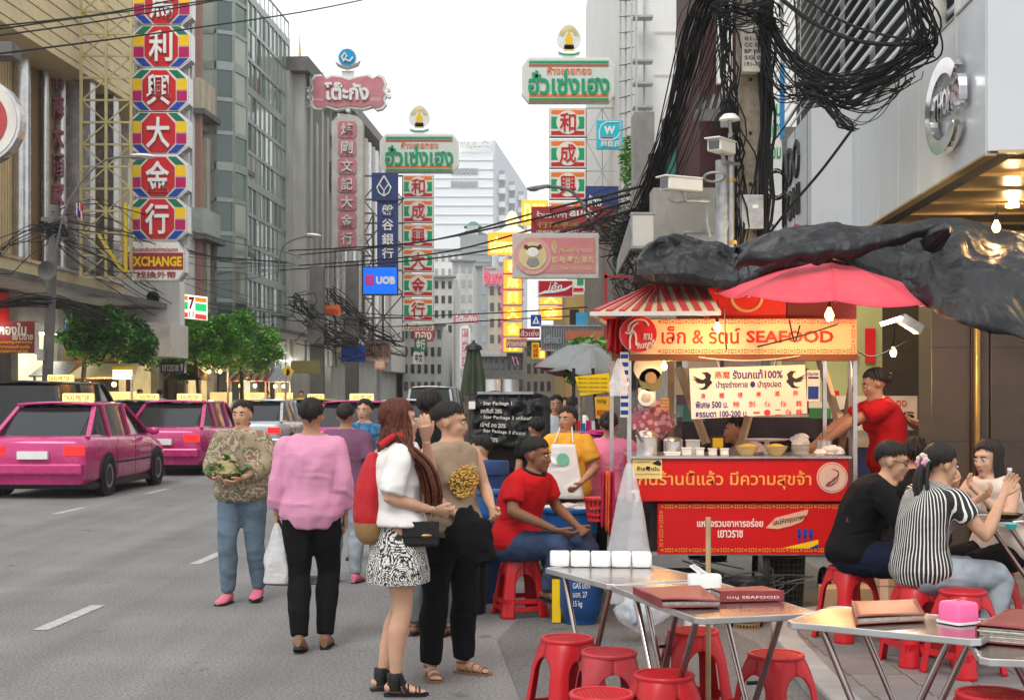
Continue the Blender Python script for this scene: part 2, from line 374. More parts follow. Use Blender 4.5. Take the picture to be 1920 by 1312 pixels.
lb('top_trim', m_galv, -.01, .2, .0, 7.0, 4.98, 5.0)
lb('soffit', m_soff, .04, 4.6, .0, 7.0, 3.66, 3.72)
for k in range(7): lb('soffit_rib', m_soff, .06, 4.5, .5 + k * .95, .54 + k * .95, 3.635, 3.665)
lb('soffit_edge', M('soffit_edge', (.5, .38, .2), .3, .4), -.005, .09, .0, 7.0, 3.585, 3.605)
lb('soffit_edge', MATS['soffit_edge'], .09, 3.4, -.035, .03, 3.6, 3.628)
lb('back_wall', m_soff, 4.4, 4.6, -1, 8, .1, 3.66)
lb('end_wall', m_wallbr, .4, 4.6, 7.0, 7.2, .1, 3.66)
for k, (x, y) in enumerate(((.9, .9), (2.2, .9), (1.2, 3.4))):
    mb = MB(); mb.cyl((x, y, 3.60), (x, y, 3.66), .07, n=16); mb.build('downlight', M('lit_downlight', (1, .85, .5), .3, emit=(1, .7, .3), es=9), B)
    bulb_light(B.matrix_basis @ Vector((x, y, 3.5)), 16, (1, .66, .3), .06)
m_slat = M('louvre_slat', (.62, .64, .65), .45, .2, var=.06, dirt=.15)
LV = thing('louvre_screen', 'slanted white louvre slats on posts above the grey shop fascia', 'louvre screen', (SX(3.5, YC), YC, 4.96), RZ)
mb = MB(); mb.box(0, .12, .0, 15.5, -.012, .012); slat = mb.mesh('slat', m_slat)
for k in range(34): inst(slat, 'slat', LV, (0, -.1, .18 + k * .2), (0, math.radians(-62), 0))
for k in range(8):
    mb = MB(); mb.box(.1, .16, .1 + k * 2.2, .16 + k * 2.2, 0, 7); mb.build('post', m_white, LV)
mb = MB(); mb.box(.5, .52, -.1, 15.6, 0, 7); mb.build('shade_backing', M('dark_void', (.05, .055, .06), .8), LV)  # dark sheet stands for the shade in the gaps between slats
for yy in (.95, 2.3):
    mb = MB(); mb.cyl((-.12, yy, -1.2), (-.12, yy, 5.5), .15 if yy < 2 else .11, n=20); o = mb.build('column', m_offw, LV, smooth=True)
LG = thing('ring_logo', 'large polished chrome ring logo with raised letters on the grey fascia', 'sign', (SX(X0, 12.75) - .02, 12.75, 4.2), RZ)
def ring_seg(a0, a1, r0, r1, x0, x1, n=26):
    mb = MB(); rings = []
    for k in range(n + 1):
        a = math.radians(a0 + (a1 - a0) * k / n); rings.append([Vector((x, -math.cos(a) * r * 1.5, math.sin(a) * r)) for x, r in ((x0, r0), (x0, r1), (x1, r1), (x1, r0))])
    mb.loft(rings); return mb
ring_seg(40, 322, .29, .42, -.09, -.02).build('ring', m_chrome, LG)
ring_seg(-8, 24, .27, .42, -.09, -.02, 6).build('ring_stub', m_chrome, LG)
mb = MB(); tm = MB(); text_into(tm, 'THONG', -.3, -.1, .58, .14, 0, .02, .06)
tm.v = [(p[1] - .03, -p[0], p[2]) for p in tm.v]; tm.build('lettering', m_chrome, LG, recalc=False)
WS = thing('watch_shop_sign', 'grey slab sign box with watch brand letters beyond the fascia', 'sign', (SX(X0, 17.7), 17.7, 0), RZ)
mb = MB(); mb.box(-.5, .3, .0, 4.5, 3.0, 5.2); bevel(mb.build('sign_box', m_fasc, WS), .01)
for k in range(4):
    mb = MB(); mb.box(-.505, -.49, .35+k*1.1, .362+k*1.1, 3.0, 5.2); mb.build('joint_strip', m_joint, WS)
for t, z0, z1, mm in (('RADO', 4.5, 5.02, m_black), ('TITONI', 4.0, 4.42, m_black), ('MIDO', 3.6, 3.9, m_sred)):
    tm = MB(); text_into(tm, t, -3.0, z0, -.95, z1, 0, .0, .03); tm.v = [(p[1] - .505, -p[0], p[2]) for p in tm.v]; tm.build('lettering', mm, WS, recalc=False)
def wb(t, name, m, x0, x1, y0, y1, z0, z1, bev=0):
    mb = MB(); mb.box(x0, x1, y0, y1, z0, z1); o = mb.build(name, m, t)
    if bev: bevel(o, bev)
    return o
IN = thing('restaurant', 'brown metal pillars and lit window of the restaurant behind the diners', 'shop front', (0, 0, 0))
pil = M('pillar_panel', (.1, .075, .058), .38, .35, var=.12, scale=2, dirt=.15)
wb(IN, 'pillar_panel', pil, 3.80, 4.16, 12.9, 13.3, .1, 2.95, .01)
wb(IN, 'pillar_panel', pil, 4.17, 4.34, 12.93, 13.3, .1, 2.95, .01)
wb(IN, 'pillar_panel', M('dark_pillar', (.09, .07, .058), .4, .3), 4.36, 4.86, 12.96, 13.3, .1, 2.95, .01)
wb(IN, 'lintel', m_wallbr, 3.2, 7, 12.86, 13.4, 2.95, 3.1)
for z in (1.2, 2.05, 2.8): wb(IN, 'pillar_joint', m_joint, 3.795, 4.865, 12.895, 12.9, z, z + .008)
mb = MB(); mb.tube([(4.2, 12.84, .1), (4.2, 12.84, 2.95)], .035, 12); mb.build('brass_pipe', m_brass, IN, smooth=True)
mb = MB(); mb.tube([(4.62, 12.86, 2.1), (4.62, 12.8, 2.1), (4.62, 12.8, 2.35), (4.62, 12.86, 2.35)], .014, 8); mb.build('door_handle', m_galv, IN, smooth=True)
wb(IN, 'pillar_panel', M('silver_column', (.3, .26, .22), .3, .5), 4.98, 5.2, 12.6, 13.2, .1, 2.95, .01)
wb(IN, 'window_glass', M('shop_window', (.06, .055, .05), .06, spec=1), 5.25, 6.6, 12.75, 12.77, .9, 3.0)
for x in (5.24, 5.9): wb(IN, 'window_frame', pil, x, x + .05, 12.7, 12.78, .1, 2.95)
wb(IN, 'window_frame', pil, 5.29, 6.6, 12.7, 12.78, 2.42, 2.5)
GR = thing('folding_grille', 'dark folding metal grille between brown pillar and silver column', 'grille', (4.86, 12.9, .1))
for k in range(5):
    mb = MB(); mb.box(.01 + k * .026, .018 + k * .026, 0, .02, 0, 2.9); mb.build('bar', m_black, GR)
for k in range(30):
    mb = MB(); mb.box(0, .12, -.01, 0, .1 + k * .095, .112 + k * .11); mb.build('cross_bar', m_galv, GR)
RM = thing('restaurant_room', 'pale green lit dining room behind the glass left of the pillar', 'room', (0, 0, 0))
m_gwall = M('pale_green_wall', (.3, .3, .13), .7, var=.12, scale=2)
wb(RM, 'back_wall', m_gwall, 2.75, 3.8, 14.6, 14.7, .1, 2.9)
wb(RM, 'side_wall', m_gwall, 2.7, 2.75, 14.5, 14.72, .1, 2.9)
wb(RM, 'counter', M('cream_board', (.6, .52, .4), .5), 2.75, 3.78, 14.2, 14.58, .1, 1.55)
wb(RM, 'poster', m_sred, 3.62, 3.72, 14.57, 14.59, 1.95, 2.3)
wb(RM, 'mirror', M('dark_window', (.12, .13, .1), .2), 2.65, 3.0, 14.57, 14.59, 1.62, 2.35)
for k in range(3): wb(RM, 'red_tile', m_sred, 3.2 + k * .17, 3.26 + k * .17, 14.17, 14.19, 1.57, 1.66)
RS = Sign('restaurant_sign', 'cream sign board reading seafood and air conditioned room behind the cook', 'sign', 1665, 765, 13.9)
RS.box('board', M('cream_board', (.6, .52, .4), .5), 1555, 742, 1720, 806, 0, .03)
RS.text('SEAFOOD', m_sred, 1640, 750, 1700, 762, -.001); RS.text('มีบริการ', m_black, 1560, 767, 1714, 784, -.001, .02); RS.text('DINING ROOM', m_black, 1640, 787, 1716, 797, -.001)
wb(RM, 'chair_rail', M('navy_panel', (.02, .025, .07), .5), 3.0, 3.78, 14.1, 14.18, .4, 1.1)
bulb_light((3.2, 13.6, 2.9), 12, (1, .85, .5), .15)
bulb_light((2.8, 14.0, 2.7), 5, (1, .9, .6), .15)
# ================================================================ pole with boxes, cameras and cable tangle
PY = 15.0
m_pole = M('pole_concrete', (.3, .26, .2), .85, var=.3, scale=14, bump=.4, bscale=30, dirt=.4)
S = Sign('utility_pole', 'square concrete utility pole carrying cable tangles, centre of the right side', 'utility pole', 1407, 740, PY)
a = S.L(1386, 1100); c = S.L(1431, -60); mb = MB(); mb.box(a.x, c.x, 0, .24, -1.62, c.z); bevel(mb.build('shaft', m_pole, S.root), .015)
for y in (150, 250, 345, 420): 
    mb = MB(); q = S.L(1407, y); mb.lathe([(.02, 0), (.02, .03)], (q.x, -.012, q.z), 8, 'y'); mb.build('bolt_hole', m_black, S.root)
S2 = Sign('number_box', 'off white stencilled box strapped near the top of the pole', 'junction box', 1413, 92, PY - .16)
bevel(S2.box('case', m_offw, 1392, 48, 1435, 135, 0, .14), .008)
for i, t in enumerate(('101-97714', '01-25', 'CC 017', 'BP 003', 'SG 01', '191-123')): S2.text(t, m_black, 1396, 57 + i*12, 1431, 64 + i*12, -.001)
S2 = Sign('meter_box', 'grey square meter box on the pole above the tarpaulin', 'meter box', 1410, 398, PY - .2)
bevel(S2.box('case', m_galv, 1388, 365, 1432, 429, 0, .17), .008); S2.box('sticker', m_white, 1411, 384, 1422, 390, -.002, .0); S2.box('door_edge', m_joint, 1390, 368, 1391, 427, -.003, 0)
S = Sign('camera_mast', 'grey steel conduit mast holding the street cameras left of the pole', 'mast', 1372, 740, PY - .35)
mb = MB(); q = S.L(1371, 250); mb.tube([(q.x, 0, -1.55), (q.x, 0, q.z)], .033, 10); q2 = S.L(1356, 300); mb.tube([(q2.x, .05, -1.55), (q2.x, .05, q2.z)], .075, 12); mb.build('tube', m_galv, S.root, smooth=True)
for y in (338, 455):
    mb = MB(); q = S.L(1373, y); mb.lathe([(.045, -.02), (.045, .02)], (q.x, 0, q.z), 12); mb.build('clamp', m_brass, S.root)
mb = MB(); mb.tube([S.L(1352, 395), S.L(1365, 420), S.L(1352, 452), S.L(1345, 480)], .02, 8); mb.tube([S.L(1325, 380), S.L(1326, 420), S.L(1332, 445)], .014, 8); mb.build('hose', m_galv, S.root, smooth=True)
def cctv(cx, cy, Y, L, W, yaw, lab):
    t = thing('street_camera', lab, 'security camera', P(cx, cy, Y), yaw)
    mb = MB(); mb.box(-W/2, W/2, -L/2, L/2, -W*.38, W*.38); bevel(mb.build('housing', m_white, t), .015)
    mb = MB(); mb.box(-W*.56, W*.56, -L/2-.05, L/2, W*.36, W*.47); bevel(mb.build('sun_shield', m_white, t), .01)
    mb = MB(); mb.box(-W*.36, W*.36, -L/2-.006, -L/2, -W*.27, W*.27); mb.build('front_glass', m_glassd, t)
    mb = MB(); mb.cyl((0, .02, -W*.38), (0, .05, -W*.9), .02, n=8); mb.cyl((0,.05,-W*.9), (.05,.3,-W*.9), .02, n=8); mb.build('bracket', m_galv, t)
cctv(1278, 347, PY - .5, .42, .17, math.radians(-62), 'long white street camera pointing left, lower of the two')
cctv(1353, 276, PY - .5, .34, .16, math.radians(-35), 'white street camera high on the mast beside the pole')
S = Sign('loop_bracket', 'round grey ring bracket with coiled wire under the upper camera', 'bracket', 1340, 332, PY - .5)
mb = MB(); mb.tube([S.L(1340 + 20*math.cos(a/12*2*math.pi), 332 + 6*math.sin(a/12*2*math.pi), .1*math.sin(a/12*2*math.pi)) for a in range(13)], .014, 8); mb.build('ring', m_galv, S.root, smooth=True)
S = Sign('floodlight', 'small domed white floodlight fixed on the mast', 'lamp', 1368, 222, PY - .5)
mb = MB(); mb.lathe([(.001, .05), (.06, .04), (.1, 0), (.105, -.02)], (0, 0, 0), 14); mb.build('dome', m_white, S.root, smooth=True)
mb = MB(); mb.cyl((0, 0, -.02), (.02, .05, -.14), .018); mb.build('arm', m_galv, S.root)
def sag(a, b, s, n=14):
    a, b = Vector(a), Vector(b); return [a.lerp(b, i/n) - Vector((0, 0, s * 4 * (i/n) * (1 - i/n))) for i in range(n + 1)]
def bundle(name, label, path, n, spread, r=(.006, .014), seed=1, loose=.0, cat='cables'):
    R = random.Random(seed); mb = MB()
    for k in range(n):
        o = [Vector((R.gauss(0, spread), R.gauss(0, spread), R.gauss(0, spread))) for _ in range(2)]; ph = R.random() * 6; fq = R.uniform(1, 4); am = R.random() * loose
        pts = []
        # catmull-rom through path
        N = len(path)
        for i in range(N - 1):
            p0 = Vector(path[max(i-1, 0)]); p1 = Vector(path[i]); p2 = Vector(path[i+1]); p3 = Vector(path[min(i+2, N-1)])
            for j in range(5):
                t = j / 5; q = .5 * ((2*p1) + (p2-p0)*t + (2*p0-5*p1+4*p2-p3)*t*t + (3*p1-p0-3*p2+p3)*t**3)
                g = (i + t) / (N - 1)
                env = min(1, 3.5*(1-g) + .25, 3.5*g + .25); pts.append(q + o[0].lerp(o[1], g) * env + Vector((math.sin(ph + fq*g*6), math.cos(ph*2 + fq*g*5), -abs(math.sin(ph + g*fq*3)))) * am)
        mb.tube(pts, R.uniform(*r), 5, False)
    return tag(mb.build(name, m_cable, smooth=True), label, cat, kind='stuff')
bundle('cable_bundle', 'thick slanting bundle of black cables dropping from the pole top towards the street', [P(1372, -90, 14.6), P(1310, 20, 15.5), P(1272, 170, 17.5), P(1225, 320, 20.5), P(1190, 400, 24), P(1150, 455, 32)], 46, .1, (.004, .009), seed=2, loose=.04)
bundle('cable_bundle', 'second looser band of slanting cables right of the thick one', [P(1395, -60, 14.7), P(1350, 60, 15.5), P(1305, 190, 17.5), P(1250, 330, 20.5), P(1205, 420, 24)], 20, .16, (.003, .007), seed=3, loose=.04)
bundle('cable_bundle', 'cables running down the left side of the pole', [P(1345, -60, 14.8), P(1362, 90, 14.8), P(1376, 220, 14.8), P(1380, 330, 14.85), P(1378, 470, 14.8)], 16, .05, (.006, .012), seed=4, loose=.09)
bundle('cable_bundle', 'thick black cables running down the right side of the pole', [P(1440, -60, 14.9), P(1436, 100, 14.9), P(1434, 280, 14.9), P(1430, 470, 14.9)], 26, .035, (.01, .018), seed=5, loose=.04)
bundle('cable_bundle', 'cable tangle crossing the pole top', [P(1340, 10, 14.6), P(1385, 30, 14.6), P(1430, 20, 14.6), P(1460, 40, 14.6)], 22, .1, (.005, .01), seed=6, loose=.08)
bundle('cable_tangle', 'drooping tangle of black cables from the pole to the fascia', [P(1425, 20, 14.8), P(1480, 110, 14.5), P(1560, 160, 14), P(1640, 140, 13.2), P(1705, 105, 12.7), P(1738, 75, 12.5), P(1722, 10, 12.5), P(1705, -60, 12.5)], 30, .075, (.005, .01), seed=7, loose=.07)
bundle('cable_tangle', 'lower cable tangle hanging before the louvre slats', [P(1425, 60, 14.8), P(1470, 170, 14.5), P(1530, 170, 14.2), P(1600, 200, 13.8), P(1668, 160, 13.2), P(1700, 130, 12.9)], 14, .08, (.004, .008), seed=8, loose=.14)
bundle('cable_tangle', 'cables gathering to a corner of the fascia top', [P(1500, 150, 14.3), P(1545, 185, 14), P(1580, 225, 13.7), P(1600, 238, 13.5)], 12, .04, (.005, .01), seed=9, loose=.09)
bundle('cable_tangle', 'messy knot of wires beside the red medicine sign', [P(1108, 420, 30), P(1135, 395, 27), P(1165, 385, 25), P(1190, 410, 24), P(1215, 400, 23)], 40, .3, (.005, .01), seed=10, loose=.4)
bundle('cable_tangle', 'coils of wire hanging below the knot over the street', [P(1150, 430, 25), P(1172, 470, 24.5), P(1180, 540, 24), P(1172, 600, 24)], 14, .1, (.006, .012), seed=11, loose=.3)
def wire(label, pts, r, group=None, name='overhead_wire'):
    mb = MB(); mb.tube(pts, r, 6, False); return tag(mb.build(name, m_cable, smooth=True), label, 'wire', group)
def cat(pts, m=6):
    out = []; N = len(pts)
    for i in range(N - 1):
        p0, p1, p2, p3 = (Vector(pts[max(i-1, 0)]), Vector(pts[i]), Vector(pts[i+1]), Vector(pts[min(i+2, N-1)]))
        for j in range(m):
            t = j/m; out.append(.5 * ((2*p1) + (p2-p0)*t + (2*p0-5*p1+4*p2-p3)*t*t + (3*p1-p0-3*p2+p3)*t**3))
    out.append(Vector(pts[-1])); return out
wire('heavy black cable sagging from the pole top to the fascia edge', cat([P(1455, -10, 14.5), P(1520, 40, 14), P(1600, 75, 13.4), P(1680, 84, 12.9), P(1755, 78, 12.4)]), .022)
wire('second heavy cable sagging just above the fascia edge', cat([P(1470, -30, 14.4), P(1560, 30, 13.8), P(1640, 62, 13.2), P(1752, 82, 12.38)]), .013)
wire('slack black cable running from the fascia top down to the pole foot', cat([P(1600, 240, 13.5), P(1540, 320, 13.9), P(1480, 390, 14.3), P(1437, 445, 14.7)]), .014)
wire('thin black cable crossing the blue sign frame behind the pole', cat([P(1545, 120, 14.2), P(1490, 210, 14.6), P(1440, 280, 15.2)]), .008)
wire('cable hanging straight down before the louvres', cat([P(1487, -20, 14.1), P(1494, 60, 14.1), P(1491, 150, 14.1), P(1498, 190, 14.1)]), .01)
for k, (cx, cy, rr) in enumerate(((1362, 198, 10), (1458, 345, 20), (1364, 235, 22))):
    t = thing('wire_coil', ('small coil of black wire high on the mast', 'coil of black cable hung right of the pole', 'wide loop of cable hanging beside the floodlight')[k], 'wire coil', P(cx, cy, 14.6)); mb = MB()
    for q in range(5):
        s_ = 14.6 / F; ox, oz = rnd.gauss(0, .01), rnd.gauss(0, .012)
        mb.tube([(math.cos(a/16*6.283)*rr*s_*(.8+.08*q) + ox, .01*q, math.sin(a/16*6.283)*rr*s_*1.3 + oz) for a in range(17)], .006, 5, False)
    mb.build('loops', m_cable, t, smooth=True)
wg = 'long wires crossing the upper left corner'
for lab, pts in (('topmost thin wire crossing the upper left corner', ((-40, 60, 20), (250, 20, 24), (450, -6, 28))),
                 ('second wire from the top in the upper left corner', ((-40, 53, 20), (200, 25, 24), (390, -14, 28))),
                 ('third wire from the top in the upper left corner', ((-40, 72, 19), (200, 38, 23), (460, -8, 28))),
                 ('lowest long wire crossing the pink sign column and the glass tower', ((-40, 106, 17), (300, 62, 22), (560, 24, 28), (700, -4, 32)))):
    wire(lab, cat([P(*q) for q in pts]), .014, wg)
wg = 'wires strung across the street'
for i, pts in enumerate((((560, 478, 60), (760, 458, 46), (960, 420, 34), (1180, 365, 24)), ((560, 498, 60), (800, 478, 46), (1000, 430, 34), (1180, 378, 24)),
                         ((500, 508, 62), (760, 490, 46), (960, 460, 34), (1190, 392, 23)), ((540, 470, 60), (780, 455, 46), (1000, 400, 34), (1200, 350, 22)),
                         ((430, 560, 60), (720, 590, 60), (900, 588, 50), (1110, 575, 40)), ((430, 590, 60), (700, 612, 60), (930, 600, 50), (1120, 590, 40)))):
    wire('thin wire strung across the street, %s' % ('highest of the bunch', 'second highest of the bunch', 'third highest of the bunch', 'steepest at its right end', 'upper of the pair at the orange signs', 'lower of the pair at the orange signs')[i], cat([P(*q) for q in pts]), .022 + .004 * (i < 4), wg)
M('lit_orange', (.9, .3, .03), .4, emit=(1, .25, .02), es=.9); M('lit_yellow', (1, .8, .2), .4, emit=(1, .65, .12), es=1.6)
# ================================================================ right side beyond the near shop
def bldg(name, label, x0, x1, y0, y1, h, m, cat='building'):
    t = thing(name, label, cat, (x0, y0, 0)); mb = MB(); mb.box(0, x1-x0, 0, y1-y0, 0, h); mb.build('wall', m, t); return t
m_peel = M('peeling_plaster', (.52, .48, .4), .85, var=.2, scale=3, bump=.4, bscale=12, dirt=.9, dirtcol=(.13, .1, .08), dscale=3)
m_whw = M('white_wall', (.7, .7, .67), .8, var=.05, scale=.5, dirt=.2, dirtcol=(.4, .39, .36), streak=True)
def at(t, px0, py0, px1, py1, Y): # local box extents on a front plane
    a = P(px0, py1, Y) - t.location; b = P(px1, py0, Y) - t.location; return a.x, b.x, a.z, b.z
t = bldg('old_shophouse', 'old peeling plaster shophouse with shutters and tin window awning behind the pole', P(1262,0,24).x, P(1262,0,24).x + 4, 24, 36, P(0, 238, 24).z, m_peel)
def pc(t, name, m, px0, py0, px1, py1, Y, f=-.05, b=0.):
    x0, x1, z0, z1 = at(t, px0, py0, px1, py1, Y); y = Y - t.location.y; mb = MB(); mb.box(x0, x1, y + f, y + b, z0, z1); return mb.build(name, m, t)
pc(t, 'shutter', M('green_shutter', (.04, .16, .12), .6), 1244, 255, 1266, 380, 23.9); pc(t, 'pipe', M('blue_pipe', (.05, .3, .5), .5), 1301, 150, 1308, 350, 23.9, -.15, 0)
pc(t, 'dark_opening', m_dark, 1312, 245, 1345, 350, 23.9); pc(t, 'cornice', m_concd, 1240, 228, 1330, 240, 23.9, -.3)
pc(t, 'column', m_conc, 1188, 212, 1226, 470, 24.4, -.1, .5)
pc(t, 'dark_opening', m_dark, 1216, 290, 1246, 420, 24.2, -.1, .3)
t = bldg('maroon_house', 'tall dark maroon clad house rising behind the pole', P(1312,0,21).x, P(1312,0,21).x+.9, 21, 24, 9.5, M('maroon_cladding', (.06, .02, .02), .6, dirt=.3))
pc(t, 'downpipe', m_white, 1343, -60, 1350, 160, 20.9, -.12, 0)
pc(t, 'pale_wall', m_whw, 1351, -80, 1372, 240, 20.9, -.06, 0)
AW = Sign('tin_awning', 'rusty corrugated tin awning on the old house wall', 'awning', 1330, 190, 20.4)
for k in range(11):
    mb = MB(); x0 = 1305 + k*7.2
    p = [AW.L(x0 + 22 - k*.8, 168 - k*1.6, .5), AW.L(x0 + 27 - k*.8, 167 - k*1.6, .5), AW.L(x0 - 3 , 222, -.5), AW.L(x0 - 9, 222, -.5)]
    mb.add([*p, *[q - Vector((0, 0, .02)) for q in p]], [(0,1,2,3),(7,6,5,4),(0,4,5,1),(1,5,6,2),(2,6,7,3),(3,7,4,0)]); mb.build('tin_sheet', (m_black, M('old_tin', (.2, .18, .16), .7, .4, dirt=.5))[k % 2], AW.root)
AW.box('valance', m_concd, 1293, 218, 1374, 240, -.52, -.48)
t = bldg('white_tower_block', 'plain white tower block behind the cables, right of the gold shop signs', P(1196,0,44).x, P(1196,0,44).x+7, 44, 75, 22, m_whw)
pc(t, 'downpipe', m_galv, 1206, -200, 1209, 430, 43.9, -.12, 0)
for y in (120, 162, 206, 38): pc(t, 'ledge', m_galv, 1185, y - 2, 1222, y + 2, 43.7, -.5, 0)
for y in (-20, 60, 140): pc(t, 'panel_joint', m_offw, 1226, y, 1420, y+1.2, 43.97, -.03, 0)
LT = Sign('sign_lattice', 'tall rusty sign lattice standing edge-on beside the white tower block', 'lattice', 1178, 300, 42)
for x in (1162, 1172, 1183, 1192): LT.box('upright', m_galv, x, -60, x + 3, 640, 0, .08)
for k in range(22):
    mb = MB(); y = -40 + k*30; mb.bar(LT.L(1160, y + 22, -.6), LT.L(1190, y, .6), .07, .03); mb.build('slat', m_concd, LT.root)
S = Sign('rooftop_cabinet', 'big weathered grey metal cabinet face behind the long camera', 'cabinet', 1290, 410, 18.5)
S.box('case', M('weathered_panel', (.36, .34, .3), .5, .2, var=.15, dirt=.35), 1225, 352, 1348, 470, 0, .5); S.poly('dent', m_galv, [(1252, 370), (1270, 374), (1290, 370), (1285, 377), (1270, 380), (1258, 377)], -.01, 0)
S = Sign('steel_crate', 'grey ribbed steel crate sitting above the black tarpaulin', 'crate', 1320, 445, 16.5)
S.box('case', m_galv, 1288, 436, 1350, 470, 0, .4); S.box('rim', m_steel, 1284, 432, 1352, 437, -.02, .42)
S = Sign('light_box', 'blank off-white light box hung over the street, left of the grey cabinet', 'sign', 1205, 435, 17.5)
bevel(S.box('case', m_offw, 1185, 402, 1226, 462, 0, .18), .01); S.box('frame', m_galv, 1183, 398, 1228, 402, -.01, .19); S.box('frame', m_galv, 1183, 462, 1228, 466, -.01, .19)
mb = MB(); mb.add([S.L(1185, 402, .0), S.L(1185, 462, 0), S.L(1170, 500, 1.2), S.L(1172, 470, 1.2)], [(0,1,2,3)]); sheet_solid(mb.build('side', m_galv, S.root), .02)
S = Sign('green_shop_sign', 'narrow green and white shop sign behind the pole cables', 'sign', 1447, 260, 20)
S.box('board', m_white, 1436, 178, 1466, 480, 0, .1)
for k in range(3): S.text(('ROLEX', 'OMEGA', 'SHOP')[k] if 0 else ('ร้าน', 'นาฬิกา', 'ซ่อม')[k], MATS['sign_green'], 1437, 185 + k*40, 1464, 218 + k*40, -.002, .02)
S.box('blue_frame', M('sky_blue_frame', (.03, .2, .45), .5), 1462, 120, 1470, 260, -.05, 0)
S.text('นาฬิกา', m_sblue, 1440, 420, 1456, 475, -.002, .02)
def foliage(name, label, c, r, n, col, size=.1, seed=1, cat='plant', squash=1., parent=None):
    R = random.Random(seed); mb = MB()
    for k in range(n):
        while True:
            d = Vector((R.uniform(-1,1), R.uniform(-1,1), R.uniform(-1,1)))
            if .25 < d.length < 1: break
        p = Vector((d.x*r[0], d.y*r[1], d.z*r[2])); s = size * R.uniform(.6, 1.3)
        q = Euler((R.uniform(-.9, .9), R.uniform(-.9, .9), R.uniform(0, 6.3))).to_matrix()
        lf = [Vector((0, -1, 0)), Vector((.38, -.1, .08)), Vector((0, 1, -.05)), Vector((-.38, -.1, .08))]
        mb.add([p + q @ (v * s) for v in lf], [(0, 1, 2), (0, 2, 3)])
    o = mb.build(name, col, parent, recalc=False, loc=None if parent else c)
    if not parent: tag(o, label, cat)
    return o
m_leaf = M('leaf', (.045, .13, .025), .5, var=.5, scale=2.2, spec=.4)
m_leaf2 = M('bright_leaf', (.09, .24, .03), .5, var=.45, scale=2.2, spec=.4)
foliage('climbing_plant', 'light green climber growing beside the lattice under the blue shop sign', P(1176, 310, 40), (.18, .4, .9), 260, m_leaf2, .12, 5)
foliage('climbing_plant', 'hanging dusty climber beside the fishball sign', P(1160, 470, 26), (.12, .3, .5), 200, m_leaf, .07, 6)
def crown_logo(S, cx, cy, w, h, f):
    S.poly('halo', m_white, [(cx + w*.5*math.sin(a)*(1 - .25*math.cos(a)), cy - h*.12 - h*.38*math.cos(a)) for a in [k/24*2*math.pi for k in range(24)]], f, f + .1)
    for k in range(15):
        a = math.radians(-80 + k*160/14); mb = MB(); p0 = S.L(cx + math.sin(a)*w*.2, cy - h*.14 - math.cos(a)*h*.17, f - .01); p1 = S.L(cx + math.sin(a)*w*.42, cy - h*.12 - math.cos(a)*h*.33, f - .01); mb.bar(p0, p1, .035 * w/45, .02); mb.build('ray', M('pale_gold', (.75, .62, .2), .5), S.root)
    S.poly('pagoda', m_yel, [(cx, cy - h*.36), (cx + w*.09, cy - h*.16), (cx + w*.16, cy - h*.06), (cx + w*.13, cy + h*.03), (cx + w*.17, cy + h*.1), (cx - w*.17, cy + h*.1), (cx - w*.13, cy + h*.03), (cx - w*.16, cy - h*.06), (cx - w*.09, cy - h*.16)], f - .03, f)
    S.poly('plinth', MATS['pale_gold'], [(cx - w*.2, cy + h*.12), (cx + w*.2, cy + h*.12), (cx + w*.24, cy + h*.3), (cx - w*.24, cy + h*.3)], f, f + .05)
    S.poly('ribbon', m_white, [(cx - w*.5, cy + h*.3), (cx - w*.2, cy + h*.36), (cx + w*.2, cy + h*.36), (cx + w*.5, cy + h*.3), (cx + w*.46, cy + h*.42), (cx + w*.2, cy + h*.48), (cx - w*.2, cy + h*.48), (cx - w*.46, cy + h*.42)], f - .02, f + .05)
    S.poly('ribbon_band', m_green, [(cx - w*.44, cy + h*.335), (cx - w*.2, cy + h*.39), (cx + w*.2, cy + h*.39), (cx + w*.44, cy + h*.335), (cx + w*.42, cy + h*.39), (cx + w*.2, cy + h*.44), (cx - w*.2, cy + h*.44), (cx - w*.42, cy + h*.39)], f - .03, f - .021)
m_ivory = M('ivory_panel', (.72, .69, .62), .45, var=.04, dirt=.1, dirtcol=(.5, .45, .4))
m_sgrey = M('pale_sign_face', (.6, .63, .6), .4, var=.05, dirt=.12, dirtcol=(.4, .42, .4))
def head_sign(label, x0, y0, x1, y1, Y, grp, lx):
    S = Sign('gold_shop_header', label, 'sign', (x0+x1)/2, (y0+y1)/2, Y, 0, grp); w, h = x1-x0, y1-y0; c = w*.075; e = h*.18
    oct_ = lambda i: [(x0+c, y0+i), (x1-c, y0+i), (x1-i, y0+h*.2+i*.3), (x1-i, y1-h*.2-i*.3), (x1-c, y1-i), (x0+c, y1-i), (x0+i, y1-h*.2-i*.3), (x0+i, y0+h*.2+i*.3)]
    S.poly('case', m_white, oct_(0), 0, .35); S.poly('face', m_sgrey, oct_(3), -.02, 0)
    for yy, mm in ((y0+e*.45, m_green), (y0+e*.85, M('sign_brown', (.35, .12, .06), .5)), (y1-e*.55, m_green), (y1-e*1.0, m_orange)):
        S.box('stripe', mm, x0+c*1.05, yy, x1-c*1.05, yy + e*.3, -.04, -.02)
    S.box('stripe', MATS['sign_brown'], x0+c, y1-e*.22, x1-c, y1-e*.04, -.04, -.02)
    S.text('ห้างขายทอง', m_orange, x0+w*.27, y0+h*.19, x0+w*.74, y0+h*.38, -.03, .012, .03)
    S.text('ฮั่วเซ่งเฮง', m_green, x0+w*.07, y0+h*.30, x0+w*.93, y0+h*.83, -.03, .025, .05)
    crown_logo(S, lx, y0 - h*.37, w*.26 if w < 160 else w*.25, h*.74, .05)
    return S
